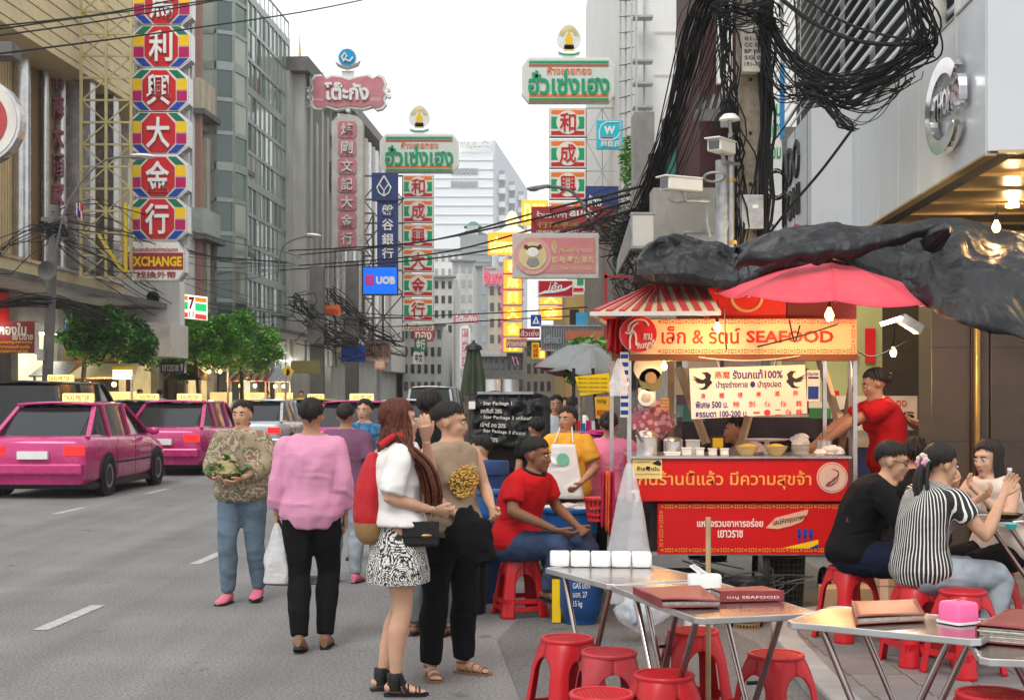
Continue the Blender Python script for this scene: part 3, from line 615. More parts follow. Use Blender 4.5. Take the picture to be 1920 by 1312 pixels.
def tile_sign(ch, label, x0, y0, x1, y1, Y, grp, lit=False):
    S = Sign('character_sign', label, 'sign', (x0+x1)/2, (y0+y1)/2, Y, 0, grp); w, h = x1-x0, y1-y0
    if lit:
        S.box('case', m_galv, x0, y0, x1, y1, 0, .25); S.box('face', M('lit_orange', (.9, .3, .03), .4, emit=(1, .25, .02), es=.9), x0+1.5, y0+1.5, x1-1.5, y1-1.5, -.02, 0)
        S.text(ch, M('lit_yellow', (1, .8, .2), .4, emit=(1, .65, .12), es=1.6), x0+w*.22, y0+h*.12, x1-w*.2, y1-h*.12, -.03, .015, .03); return S
    S.box('case', m_galv, x0, y0, x1, y1, 0, .3); S.box('face', m_ivory, x0+1, y0+1, x1-1, y1-1, -.02, 0)
    S.box('orange_stripe', m_orange, x0+w*.05, y0+h*.07, x1-w*.05, y0+h*.22, -.03, -.02); S.box('red_stripe', m_sred, x0+w*.05, y1-h*.2, x1-w*.05, y1-h*.06, -.03, -.02)
    S.box('green_block', m_green, x0+w*.05, y0+h*.3, x0+w*.24, y1-h*.28, -.03, -.02); S.box('green_block', m_green, x1-w*.24, y0+h*.3, x1-w*.05, y1-h*.28, -.03, -.02)
    S.disc('roundel', m_ivory, (x0+x1)/2, (y0+y1)/2, w*.31, -.045, -.03, ry=h*.41)
    S.text(ch, m_sred, x0+w*.28, y0+h*.17, x1-w*.28, y1-h*.17, -.05, .012, .03); return S
head_sign('large pale green-lettered gold shop header sign topped by a pagoda, right one', 978, 108, 1155, 193, 54, 'gold shop header signs', 1067)
head_sign('smaller pale green-lettered gold shop header sign, left of the other', 712, 251, 860, 324, 66, 'gold shop header signs', 786)
nm = {'和': 'topmost', '成': 'second from top', '興': 'third from top', '大': 'fourth from top', '金': 'fifth from top', '行': 'lowest'}
for i, ch in enumerate('和成興大金行'): tile_sign(ch, 'striped tile sign with a red character, %s of the left gold shop column' % nm[ch], 755, 328 + i*46.2, 813, 328 + i*46.2 + 43.5, 66, 'striped character tiles')
S = Sign('name_strip', 'white strip sign with red letters under the left tile column', 'sign', 785, 612, 66); S.box('board', m_ivory, 755, 604, 813, 620, 0, .2); S.text('ฮั่วเซ่งเฮง', MATS['sign_brown'], 758, 606, 810, 618, -.01, .02)
for i, ch in enumerate('和成興大'): tile_sign(ch, 'striped tile sign with a red character, %s of the right gold shop column' % nm[ch], 1030, 203 + i*58.5, 1099, 203 + i*58.5 + 54, 54, 'striped character tiles')
S = Sign('striped_tile', 'green and white striped tile partly behind the cola sign', 'sign', 1085, 538, 54); S.box('board', m_ivory, 1064, 519, 1095, 552, 0, .2); S.box('green_block', m_green, 1082, 521, 1094, 534, -.03, 0); S.box('red_stripe', m_sred, 1074, 540, 1094, 546, -.03, 0)
def truss(label, x0, y0, x1, y1, Y, nx, ny, m, name='sign_truss', d=.0, r=.035, diag=True):
    S = Sign(name, label, 'truss', (x0+x1)/2, (y0+y1)/2, Y)
    for i in range(nx + 1):
        mb = MB(); x = x0 + (x1-x0)*i/nx; mb.bar(S.L(x, y0), S.L(x, y1), r*1.3); mb.build('upright', m, S.root)
    for j in range(ny + 1):
        mb = MB(); y = y0 + (y1-y0)*j/ny; mb.bar(S.L(x0, y, .03), S.L(x1, y, .03), r); mb.build('cross_bar', m, S.root)
        if diag and j < ny:
            for i in range(nx):
                xa, xb = x0 + (x1-x0)*i/nx, x0 + (x1-x0)*(i+1)/nx; yb = y0 + (y1-y0)*(j+1)/ny
                mb = MB(); mb.bar(S.L(xa, y, .06) if (i+j) % 2 else S.L(xb, y, .06), S.L(xb, yb, .06) if (i+j) % 2 else S.L(xa, yb, .06), r*.7); mb.build('brace', m, S.root)
    return S
truss('thin steel truss carrying the right gold shop tiles', 1099, 203, 1160, 380, 54.3, 2, 3, m_galv)
truss('dark truss tying the left gold shop tiles to the wall', 680, 330, 756, 640, 67, 2, 7, m_concd, r=.08)
S = Sign('pharmacy_sign', 'turquoise square shop sign with a white W and characters', 'sign', 1145, 252, 50)
S.box('board', M('sign_turquoise', (.0, .48, .6), .4, var=.03), 1119, 226, 1171, 279, 0, .25)
mb = MB(); pts = [S.L(x, y, -.01) for x, y in ((1124, 262), (1124, 245), (1128, 235), (1138, 229), (1163, 229), (1163, 248), (1158, 258), (1150, 262), (1124, 262))]; mb.tube(pts, .025, 6); mb.build('outline', m_white, S.root)
S.text('W', m_white, 1132, 237, 1154, 252, -.01, .06, .02); S.box('red_line', m_sred, 1128, 257, 1149, 260, -.012, 0); S.text('屈臣氏', m_white, 1126, 264, 1164, 276, -.01, .03, .02)
S = Sign('blue_backed_sign', 'dark blue sign with white letters behind the wire knot', 'sign', 1128, 375, 46); S.box('board', m_navy, 1098, 349, 1160, 400, 0, .2); S.text('ห้าง', m_white, 1102, 365, 1128, 390, -.01, .02)
S = Sign('medicine_shop_sign', 'wide dark red medicine shop sign with Thai and Chinese letters', 'sign', 1075, 412, 32)
S.box('board', M('sign_maroon', (.3, .025, .03), .5, dirt=.2), 996, 387, 1153, 440, 0, .2); S.text('ร้านขายยา', m_ivory, 1006, 396, 1062, 409, -.01, .01); S.text('ลิ้มฮุ่น', m_ivory, 1068, 390, 1118, 410, -.01, .03)
S.text('行草平参 藥 錢', m_brass, 1008, 416, 1140, 428, -.01, .02); S.text('LIM HOON HENG NATURAL MEDICINE', m_ivory, 1006, 432, 1120, 438, -.01, .01)
S = Sign('lit_gold_sign', 'lit orange sign with yellow letters behind the medicine sign', 'sign', 1003, 400, 40); S.box('board', MATS['lit_orange'], 978, 375, 1028, 422, 0, .2); S.text('ทอง', MATS['lit_yellow'], 983, 382, 1024, 416, -.01, .02)
S = Sign('fishball_sign', 'pale framed pink fishball shop sign with a round emblem', 'sign', 1042, 480, 24)
bevel(S.box('frame', M('sign_frame_beige', (.5, .47, .42), .5, dirt=.2), 960, 437, 1123, 522, 0, .14), .01); S.box('face', M('faded_pink', (.55, .2, .2), .5, var=.06, dirt=.2, dirtcol=(.5, .3, .28)), 985, 446, 1116, 512, -.01, 0)
m_pk2 = M('paler_pink', (.6, .3, .28), .5); m_crm = M('emblem_cream', (.62, .5, .26), .5)
S.disc('emblem_rim', m_pk2, 999, 480, 35, -.02, -.01); S.disc('emblem_field', m_crm, 999, 480, 26, -.03, -.02)
S.disc('emblem_face', m_ivory, 999, 473, 11, -.04, -.03, ry=9); S.disc('emblem_hair', m_black, 999, 467, 12, -.038, -.03, ry=6); S.disc('emblem_bun', M('bun_brown', (.12, .03, .02), .6), 986, 463, 4, -.04, -.03); S.disc('emblem_bun', MATS['bun_brown'], 1012, 463, 4, -.04, -.03)
S.poly('emblem_body', M('emblem_grey', (.25, .24, .22), .6), [(990, 484), (1008, 484), (1011, 494), (1004, 500), (994, 500), (987, 494)], -.04, -.03)
S.text('ยู้', m_crm, 1034, 451, 1044, 475, -.012, .02); S.text('ลูกชิ้นปลาเยาวราช', m_crm, 1048, 464, 1112, 476, -.012, .01); S.text('如 雄 奉力 魚丸', m_crm, 1034, 480, 1114, 494, -.012, .02); S.text('YOO CHINATOWN FISHBALL', m_crm, 1034, 500, 1112, 507, -.012, .01)
S = Sign('cola_sign', 'red and white cola sign with white Thai script', 'sign', 1042, 540, 28); S.box('board', m_ivory, 1008, 525, 1075, 557, 0, .15); S.box('face', M('cola_red', (.42, .01, .02), .4), 1010, 527, 1073, 555, -.01, 0)
S.poly('wave', m_white, [(1010, 550), (1022, 545), (1040, 544), (1060, 540), (1073, 534), (1073, 537), (1060, 545), (1040, 549), (1022, 550), (1010, 553)], -.02, -.01); S.text('โค้ก', m_white, 1028, 529, 1054, 546, -.02, .02, shear=.3)
for i, ch in enumerate('和成興大金行'): tile_sign(ch, 'lit orange tile with a yellow character, %s of the lit column' % nm[ch], 943, 485 + i*29.5, 980, 485 + i*29.5 + 28, 58, 'lit orange tiles', True)
for i, ch in enumerate('大金'): tile_sign(ch, 'lit orange tile beneath the cola sign, %s' % ('upper', 'lower')[i], 1010, 546 + i*28, 1055, 572 + i*28, 50, 'lit orange tiles under the cola sign', True)
S = Sign('lit_gold_header', 'large lit orange sign with glowing letters behind the fishball sign', 'sign', 938, 457, 56); S.box('board', MATS['lit_orange'], 915, 436, 985, 477, 0, .3); S.text('เลี่ยงเซ้ง', MATS['lit_yellow'], 919, 444, 980, 474, -.01, .03)
mb = MB(); mb.lathe([(.01, .9), (.15, .8), (.3, .5), (.2, .3), (.5, .1), (.75, 0)], S.L(960, 436, .3), 14); mb.build('finial', M('lit_cream', (.9, .75, .4), .5, emit=(1, .8, .4), es=.5), S.root, smooth=True)
S = Sign('pink_neon_sign', 'pink and white neon sign with Thai letters left of the lit tiles', 'sign', 925, 518, 60); S.box('board', M('pale_lilac', (.62, .56, .62), .5), 905, 500, 944, 537, 0, .2); S.text('จินดา', M('neon_pink', (.7, .12, .2), .4, emit=(1, .2, .3), es=.15), 907, 508, 943, 534, -.01, .05, .05); S.text('ร้านทอง', m_concd, 908, 501, 930, 507, -.01)
for k in range(9): S.disc('neon_loop', MATS['neon_pink'], 942, 545 + k*14, 4, -.04, .0, ry=6)
for lab, b, m, t, mt in (('small dark brown sign with white Thai letters below the cola sign', (974, 616, 1012, 633, 46), MATS['sign_maroon'], 'ฮั่วเซ่ง', m_ivory), ('brown plaque sign in front of the lowest lit tiles', (949, 635, 988, 652, 44), M('faded_brown', (.35, .17, .13), .6), 'ห้างทอง', m_ivory),
                        ('narrow yellow vertical sign with red characters', (997, 642, 1011, 672, 40), MATS['sign_yellow'], '和\n成\n興', m_sred), ('small orange lit sign beside the narrow yellow one', (1011, 652, 1022, 672, 40), MATS['lit_orange'], '酒', MATS['lit_yellow'])):
    S = Sign('shop_sign', lab, 'sign', (b[0]+b[2])/2, (b[1]+b[3])/2, b[4]); S.box('board', m, *b[:4], 0, .12); S.text(t, mt, b[0]+2, b[1]+3, b[2]-2, b[3]-3, -.01, .01)
S = Sign('crossing_sign', 'blue pedestrian crossing sign with white triangle', 'traffic sign', 1005, 600, 30); S.box('board', m_sblue, 995, 590, 1015, 612, 0, .03); S.poly('triangle', m_white, [(1005, 592), (1012, 607), (998, 607)], -.01, 0); S.poly('walker', m_black, [(1005, 597), (1007, 604), (1003, 604)], -.02, -.01)
S = Sign('louvred_sign', 'grey grille backed sign with dark lettering above the grey parasol', 'sign', 1062, 632, 26)
S.box('board', M('grille_grey', (.12, .13, .14), .6), 1014, 612, 1126, 655, 0, .1); S.text('เฮียด', m_galv, 1020, 628, 1052, 644, -.03, .02)
for k in range(24): S.box('rib', m_galv, 1015 + k*4.6, 612, 1016.2 + k*4.6, 655, -.015, 0)
S.box('frame', m_galv, 1012, 609, 1128, 612, -.02, .1); S.box('frame', m_galv, 1012, 655, 1128, 658, -.02, .1)
S = Sign('orange_plank_sign', 'faded orange plank sign in front of the grille sign', 'sign', 1095, 628, 24); S.box('board', M('faded_orange', (.42, .12, .06), .6, dirt=.3), 1060, 620, 1130, 637, 0, .06)
S = Sign('blue_board', 'small bright blue panel above the grille sign', 'panel', 1093, 598, 28); S.box('board', M('cyan_panel', (.05, .32, .55), .5), 1080, 586, 1102, 609, 0, .05)
def lamp(label, pts, head, Y, r=.03, group='street lamps', hd=.5):
    S = Sign('street_lamp', label, 'street lamp', pts[0][0], pts[0][1], Y, 0, group)
    mb = MB(); mb.tube(cat([S.L(x, y) for x, y in pts], 5), r, 8); mb.build('arm', m_concd, S.root, smooth=True)
    (hx, hy, w, h, tilt) = head; mb = MB(); q = Matrix.Rotation(tilt, 4, 'Y')
    s = S.s; mb.ell((0,0,0), (w*s/2, .16, h*s/2), 16, 8, q); mb.v = [tuple(Vector(v) + S.L(hx, hy)) for v in mb.v]; mb.build('lamp_head', m_white, S.root, smooth=True)
    mb = MB(); mb.ell((0,0,0), (w*s*.27, .12, h*s*.45), 12, 6); mb.v = [tuple(Vector(v) + S.L(hx - w*.22, hy + h*.33)) for v in mb.v]; mb.build('lamp_glass', m_galv, S.root, smooth=True)
    return S
lamp('street lamp on a curved arm reaching left over the lit signs', [(1172, 470), (1130, 440), (1100, 395), (1075, 362), (1050, 352), (1015, 350)], (1010, 350, 46, 12, -.12), 26)
S = Sign('bracket_pole', 'dark red steel post under the wires beside the striped awning', 'post', 1140, 560, 20); S.box('post', MATS['sign_maroon'], 1133, 510, 1139, 740, 0, .06); S.box('arm', MATS['sign_maroon'], 1133, 516, 1185, 521, 0, .05)
t = bldg('brown_backstreet_block', 'dark old shop block behind the wires right of the lit signs', P(1150, 0, 30).x, P(1150,0,30).x + 2.2, 30, 42, P(0, 400, 30).z, M('dark_plaster', (.22, .2, .18), .85, var=.3, dirt=.6))  # dark plaster with random darker blotches
for k in range(4): pc(t, 'window', m_dark, 1155 + k*20, 430, 1167 + k*20, 480, 30, -.04)
for k in range(4): pc(t, 'shop_opening', m_dark, 1152 + k*22, 560, 1170 + k*22, 730, 30, -.04)
t = bldg('yellow_pipe_house', 'narrow ochre walled house right of the cola sign', P(1060, 0, 62).x, P(1060,0,62).x + 3.6, 62, 80, P(0, 545, 62).z, M('ochre_wall', (.5, .34, .12), .8, dirt=.3))
pc(t, 'white_wall', m_whw, 1096, 380, 1130, 600, 62, -.06); pc(t, 'window', m_dark, 1068, 580, 1085, 630, 62)
# ================================================================ left side of the street
def LP(px, lat): Y = pxY(px, lat); return SX(lat, Y), Y
def front(name, label, px0, px1, top_py, lat=-14, m=None, depth=9, cat='building'):
    """a building whose street wall runs from px0 (near) to px1 (far); local x: away from the street is negative, y along it"""
    Y0 = pxY(px0, lat); Y1 = pxY(px1, lat); t = thing(name, label, cat, (SX(lat, Y0), Y0, 0), RZ)
    zt = CAMH - (top_py - 740) / F * Y1; L = (Y1 - Y0); mb = MB(); mb.box(-depth, 0, 0, L, 0, zt); mb.build('wall', m, t); t['L'] = L; return t, L, zt, Y0
def fb(t, name, m, x0, x1, y0, y1, z0, z1):
    mb = MB(); mb.box(x0, x1, y0, y1, z0, z1); return mb.build(name, m, t)
def Zof(py, Y): return CAMH - (py - 740) / F * Y
m_ochre = M('ochre_siding', (.52, .4, .2), .5, .1, var=.12, scale=2, dirt=.3, dirtcol=(.2, .14, .06))
m_ochre2 = M('pale_ochre_siding', (.62, .52, .3), .5, .1, var=.1, dirt=.2, dirtcol=(.25, .2, .1))
m_silv = M('silver_trim', (.55, .55, .56), .25, .9, var=.2, scale=4)
t, L, zt, Y0 = front('ochre_clad_building', 'ochre clad building with silver columns and a tall arch, far left', -60, 232, 130, -14, m_ochre)
Zc = Zof(497, pxY(0, -14))
mb = MB()
n = int(L / .16)
for k in range(n): mb.box(.0, .05, k*.16, k*.16 + .09, Zc + .2, zt - .6)
tag(mb.build('siding_rib', M('ochre_rib', (.58, .45, .24), .45, .1, var=.2, scale=1.5), t), kind='stuff')
fb(t, 'lower_band', m_ochre2, .0, .5, -2, L, Zc - .9, Zc + .1); fb(t, 'band_trim', m_silv, -.02, .55, -2, L, Zc + .1, Zc + .18)
for px in (25, 70, 103, 150, 200):
    Y = pxY(px, -14); y = Y - Y0; mb = MB(); mb.cyl((.2, y, Zc + .15), (.2, y, Zof(60 if px < 150 else 170, Y)), .22 if px != 70 else .1, n=14); mb.build('silver_column', m_silv, t, smooth=True)
for px in (60, 130): 
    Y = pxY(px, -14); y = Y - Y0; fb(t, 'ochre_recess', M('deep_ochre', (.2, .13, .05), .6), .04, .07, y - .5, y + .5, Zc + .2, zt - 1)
for k in range(24):
    z = Zof(100, 34) + k*.17; fb(t, 'cornice_board', m_ochre2, -.1, 1.1 + .02*(k % 2), -3, L + .1, z, z + .155)
Ya = pxY(128, -14); ya = Ya - Y0; mb = MB(); zb = Zof(180, Ya); R0, R1 = .55, .85; rings = []
for k in range(17):
    a = math.pi * k / 16; rings.append([Vector((x, ya - math.cos(a)*r*1.3, zb + math.sin(a)*r*1.5)) for x, r in ((.1, R0), (.1, R1), (1.0, R1), (1.0, R0))])
mb.loft(rings); mb.build('silver_arch', m_silv, t, smooth=True)
for s_ in (-1, 1):
    mb = MB(); mb.box(.1, 1.0, ya + s_*R0*1.3 - .02, ya + s_*R1*1.3, Zc + .2, zb); mb.build('arch_pier', m_silv, t)
AS = Sign('arch_letters', 'column of pink raised characters standing in the silver arch', 'sign', 115, 260, Ya - 1.0)
for i, ch in enumerate('南海大酒家'): AS.text(ch, M('dusty_pink', (.42, .16, .2), .5, dirt=.3), 106, 128 + i*54, 124, 172 + i*54, 0, .03, .35)
for i, (x, y, w) in enumerate(((158, 470, 22),)):
    S = Sign('small_wall_sign', 'small red cone logo and sign plate on the ochre wall', 'sign', x, y, 40); S.poly('cone', MATS['dusty_pink'], [(160, 438), (170, 480), (150, 480)], 0, .2); S.box('plate', MATS['dusty_pink'], 149, 500, 176, 516, 0, .2); S.text('RESTAURANT', m_sred, 150, 503, 175, 513, -.01)
S = Sign('round_wall_sign', 'round white rimmed sign with red centre cut by the left edge', 'sign', -44, 226, 27)
S.disc('rim', m_silv, -44, 226, 82, 0, .35); S.disc('face', m_ivory, -44, 226, 76, -.02, 0); S.disc('centre', M('faded_red', (.45, .06, .06), .5), -44, 226, 58, -.04, -.02)
S = Sign('dark_bracket_box', 'dark lamp box fixed at the left edge above the round sign', 'lamp', 5, 95, 26); S.box('case', m_concd, -30, 78, 22, 104, 0, .5)
S = Sign('pink_letter_sign', 'weathered pink raised shop letters above the trees', 'sign', 165, 575, 38.5, RZ)
S.box('frame', m_concd, 100, 553, 232, 558, .1, .3); S.text('หูฉลาม', MATS['dusty_pink'], 106, 552, 160, 598, 0, .03, .3); S.text('เยาวราช', MATS['dusty_pink'], 176, 560, 230, 600, 0, .03, .3)
S = Sign('heart_signs', 'pair of round red heart shaped signs on the white wall', 'sign', 252, 575, 41); S.disc('disc', MATS['faded_red'], 243, 574, 12, 0, .15, ry=15); S.disc('disc', MATS['faded_red'], 259, 575, 12, -.05, .1, ry=14)
m_beige = M('beige_render', (.52, .46, .36), .85, var=.15, scale=.8, dirt=.6, dirtcol=(.16, .13, .1), dscale=.7, streak=True)
t, L, zt, Y0 = front('beige_flats', 'beige weathered flats with balconies behind the scaffold', 150, 262, -160, -15.2, m_beige)
for r in range(5):
    for px in (170, 192, 214):
        Y = pxY(px, -15.2); y = Y - Y0; z = Zof(60 + r*95, Y); f = fb(t, 'window', m_glassd, .0, .06, y - .6, y + .6, z - 1.2, z); fb(f, 'frame', m_white, .05, .09, y - .02, y + .02, z - 1.2, z); fb(f, 'frame', m_white, .05, .09, y-.6, y+.6, z-.02, z+.04)
    z = Zof(95 + r*95, 38); fb(t, 'ledge', m_conc, 0, .5, 0, L, z, z + .25)
t, L, zt, Y0 = front('white_rendered_block', 'white rendered block carrying the octagon sign column', 255, 372, -140, -13.6, m_whw)
for px in (262, 300, 368): Y = pxY(px, -13.6); fb(t, 'pilaster', M('pinkish_trim', (.35, .2, .17), .7), 0, .2, Y-Y0-.15, Y-Y0+.1, 5, zt)
Yw = pxY(262, -13.6)
t2 = thing('white_gable_wall', 'plain white side wall below the exchange sign', 'wall', P(233, 0, 39.5)); a = P(233, 610, 39.5) - t2.location; c = P(337, 455, 39.5) - t2.location
mb = MB(); mb.box(a.x, c.x, 0, .6, a.z, c.z); mb.build('wall', m_whw, t2)
mb = MB(); mb.box(a.x, c.x + .1, -1.5, .6, a.z - .9, a.z); mb.build('canopy', m_offw, t2)
S = Sign('round_vent', 'round black fan vent on the white wall', 'vent', 288, 558, 39.3); mb = MB(); mb.lathe([(.17, 0), (.17, -.12), (.14, -.13), (.14, -.02)], (0, 0, 0), 20, 'y'); mb.build('ring', m_black, S.root)
for k in range(5): 
    mb = MB(); a_ = k*math.pi/5; mb.bar((math.cos(a_)*.16, -.08, math.sin(a_)*.16), (-math.cos(a_)*.16, -.08, -math.sin(a_)*.16), .03, .02); mb.build('blade', m_black, S.root)
m_fl = M('tan_flats', (.38, .29, .19), .8, var=.2, scale=1.2, dirt=.5, dirtcol=(.12, .09, .06))
t, L, zt, Y0 = front('balcony_flats', 'old tan flats with jutting concrete balconies right of the octagon signs', 350, 452, 312, -13.8, m_fl)
Yf = Y0
for (px0, px1, y0, y1, dep, m) in ((352, 430, 178, 232, .45, m_beige), (392, 452, 297, 310, .5, m_conc), (348, 402, 402, 448, .6, M('pale_blue_balcony', (.4, .45, .44), .7, dirt=.3)), (402, 455, 425, 468, .5, m_beige)):
    Ya_, Yb_ = pxY(px0, -13.8), pxY(px1, -13.8); Ym = (Ya_ + Yb_) / 2
    b_ = fb(t, 'balcony', m, 0, dep, Ya_ - Y0, Yb_ - Y0 - .5, Zof(y1, Ym), Zof(y0, Ym)); fb(b_, 'slab', m_concd, -.0, dep + .15, Ya_ - Y0 - .1, Yb_ - Y0 - .4, Zof(y1, Ym) - .2, Zof(y1, Ym) - .02)
for (px, y0, y1) in ((372, 330, 395), (388, 250, 290), (420, 330, 395), (438, 330, 395), (372, 470, 560), (410, 480, 600), (432, 480, 600), (440, 240, 290)):
    Y = pxY(px, -13.8); w = fb(t, 'window', m_glassd, .0, .05, Y-Y0-.9, Y-Y0+.9, Zof(y1, Y), Zof(y0, Y)); fb(w, 'frame', m_fl, .05, .1, Y-Y0-.04, Y-Y0+.04, Zof(y1, Y), Zof(y0, Y))
for k in range(6):
    Y = Y0 + 1.5 + k*2.3; fb(t, 'pier', (m_beige, m_fl)[k % 2], 0, .35, Y-Y0-.2, Y-Y0+.2, 4, zt)
for px, py in ((405, 358), (410, 540), (398, 575), (425, 570)):
    Y = pxY(px, -13.8); a_ = fb(t, 'air_unit', m_white, .05, .5, Y-Y0-.45, Y-Y0+.45, Zof(py+8, Y), Zof(py-6, Y)); mb = MB(); mb.lathe([(.22, .5), (.2, .51)], (0, Y-Y0, Zof(py+1, Y)), 14, 'x'); mb.build('fan', m_black, a_)
m_tg = [M('tower_glass_%s' % c, rgb, .08, .25, var=.3, scale=.25, spec=1) for c, rgb in (('green', (.13, .21, .17)), ('pale', (.42, .47, .41)), ('dark', (.05, .09, .08)))]  # pale panes carry bright reflections in their base colour
m_mull = M('mullion', (.3, .35, .33), .4, .4)
Yt0 = pxY(452, -13.2); Yt1 = pxY(541, -13.2); GT = thing('glass_tower', 'curved green glass tower with grid of panes on the left side', 'building', (0, 0, 0))
plan = []
cx0 = SX(-13.2, Yt0)
fl_ = P(372, 0, Yt0 - 3.0); plan.append((fl_.x, fl_.y)); plan.append((P(405, 0, Yt0 - 3).x, Yt0 - 3)); plan.append((P(438, 0, Yt0-2.7).x, Yt0-2.7)); plan.append((P(462, 0, Yt0 - 1.6).x, Yt0 - 1.6))
for k in range(1, 12):
    Y = Yt0 + (Yt1 - Yt0) * k / 11 ; plan.append((SX(-13.2, Y), Y))
plan[-1] = (SX(-13.2, Yt1), Yt1)
ztop = Zof(82, Yt1); rows = [2.6 + i * (ztop - 2.6) / 12 for i in range(13)]
R_ = random.Random(4)
for i in range(len(plan) - 1):
    (xa, ya_), (xb, yb_) = plan[i], plan[i+1]; dx, dy = xb-xa, yb_-ya_; l = math.hypot(dx, dy); nx, ny = dy/l, -dx/l
    for j in range(12):
        z0, z1 = rows[j] + .05, rows[j+1] - .05; e = .05/l; pt = [(xa+dx*e, ya_+dy*e, z0), (xb-dx*e, yb_-dy*e, z0), (xb-dx*e, yb_-dy*e, z1), (xa+dx*e, ya_+dy*e, z1)]
        jt = R_.uniform(-.02, .02); pt = [(p[0]+nx*(jt if q in (1, 2) else 0), p[1]+ny*(jt if q in (1, 2) else 0), p[2]) for q, p in enumerate(pt)]
        back = [(p[0]-nx*.08, p[1]-ny*.08, p[2]) for p in pt]
        mm = m_tg[1] if (i == 0 or (R_.random() < (.7 if i > 5 else .45) and i != 1)) else m_tg[2] if (i == 1 or R_.random() < .25) else m_tg[0]
        mb = MB(); mb.add(pt + back, [(0,1,2,3),(7,6,5,4),(0,4,5,1),(1,5,6,2),(2,6,7,3),(3,7,4,0)]); mb.build('pane', mm, GT)
for i, (x, y) in enumerate(plan):
    mb = MB(); mb.bar((x, y, 2.4), (x, y, ztop + .2), .1); mb.build('mullion', m_mull, GT)
for j in range(13):
    mb = MB()
    for i in range(len(plan)-1): mb.bar((plan[i][0], plan[i][1], rows[j]), (plan[i+1][0], plan[i+1][1], rows[j]), .1, .14 if j % 3 else .3)
    mb.build('transom', m_mull, GT)
mb = MB(); pp = [(x - .25, y + .25) for x, y in plan]; mb.prismz(pp + [(pp[-1][0] - 9, pp[-1][1]), (pp[0][0] - 3, pp[-1][1])], 0, ztop - .05); mb.build('core', M('tower_core', (.12, .14, .13), .6), GT)
mb = MB(); mb.tube([(x, y, ztop + .9) for x, y in plan], .04, 5); [mb.bar((x, y, ztop), (x, y, ztop+.9), .04) for x, y in plan]; mb.build('roof_rail', m_galv, GT)
m_gry = M('grey_render', (.52, .52, .49), .85, var=.12, scale=.7, dirt=.55, dirtcol=(.16, .16, .15), dscale=.6, streak=True)
t, L, zt, Y0 = front('grey_stepped_block', 'grey stepped concrete block right of the glass tower', 543, 622, 217, -13, m_gry)
for k in range(7):
    Y = Y0 + 1 + k*(L-2)/6; fb(t, 'rib', m_gry, 0, .5, Y-Y0-.25, Y-Y0+.25, 3, zt - (k % 3)*.8)
for k, (px, y0, y1) in enumerate(((610, 255, 280), (606, 310, 360), (618, 330, 400))):
    Y = pxY(px, -13); fb(t, 'window', m_glassd, .5, .56, Y-Y0-1, Y-Y0+1, Zof(y1, Y), Zof(y0, Y))
fb(t, 'roof_slab', m_concd, -2, .8, 0, L, zt, zt + .6)
t = thing('gold_spire', 'small golden temple roof top above the grey block', 'spire', P(562, 215, 74))
mb = MB(); mb.lathe([(1.0, 0), (1.0, .25), (.75, .3), (.6, 1.0), (.5, 1.1), (.35, 2.0), (.15, 2.3), (.06, 3.2), (.01, 4.2)], (0,0,0), 12); mb.build('spire', M('gold_paint', (.55, .4, .1), .4, .6), t, smooth=True)
mb = MB(); mb.lathe([(.5, 0), (.35, .7), (.15, 1.3), (.02, 2.2)], (1.2, 0, 0), 10); mb.build('side_spire', MATS['gold_paint'], t, smooth=True)
t, L, zt, Y0 = front('fluted_column_block', 'long grey block with tall fluted columns behind the pink character sign', 620, 712, 300, -12.6, m_gry)
for k in range(12):
    Y = Y0 + .8 + k*(L-1.6)/11; mb = MB(); mb.cyl((.2, Y-Y0, 3.5), (.2, Y-Y0, zt - .3), .45, n=10); mb.build('column', m_offw if k % 2 else m_silv, t, smooth=True); fb(t, 'slot', m_dark, .0, .04, Y-Y0+.7, Y-Y0+1.4, 4, zt-1)
fb(t, 'roof_slab', m_conc, -1, .9, -.2, L, zt, zt + .5)
t, L, zt, Y0 = front('far_fluted_block', 'distant grey block just left of the tile sign column', 713, 757, 395, -12.4, m_gry)
for k in range(8):
    Y = Y0 + 1 + k*(L-2)/7; fb(t, 'pier', m_offw, 0, .6, Y-Y0-.6, Y-Y0+.6, 3, zt)
truss('tall black scaffold truss in front of the grey stepped block', 541, 130, 590, 600, 66, 1, 9, m_concd, name='scaffold', r=.09)
truss('small truss tying the carved pink sign to its mast', 545, 128, 582, 200, 62, 1, 2, m_galv, r=.05)
truss('black sign truss behind the pink character column', 682, 400, 700, 640, 64, 1, 6, m_concd, r=.07)
S = truss('yellow steel scaffold left of the octagon signs', 152, -20, 246, 520, 35.4, 2, 13, M('scaffold_yellow', (.5, .42, .2), .5, .2, dirt=.3), name='scaffold', r=.05)
S = Sign('yellow_brace', 'bright yellow sloping steel brace under the scaffold', 'brace', 210, 460, 35); 
for q in (((185, 440), (232, 512)), ((236, 380), (236, 512))):
    mb = MB(); mb.bar(S.L(*q[0]), S.L(*q[1]), .07); mb.build('beam', M('bright_yellow', (.6, .45, .03), .5), S.root)
oc = 'octagon character signs'
pos = [(304, 8), (303, 88), (299, 170), (298, 250), (297, 332), (296, 411)]
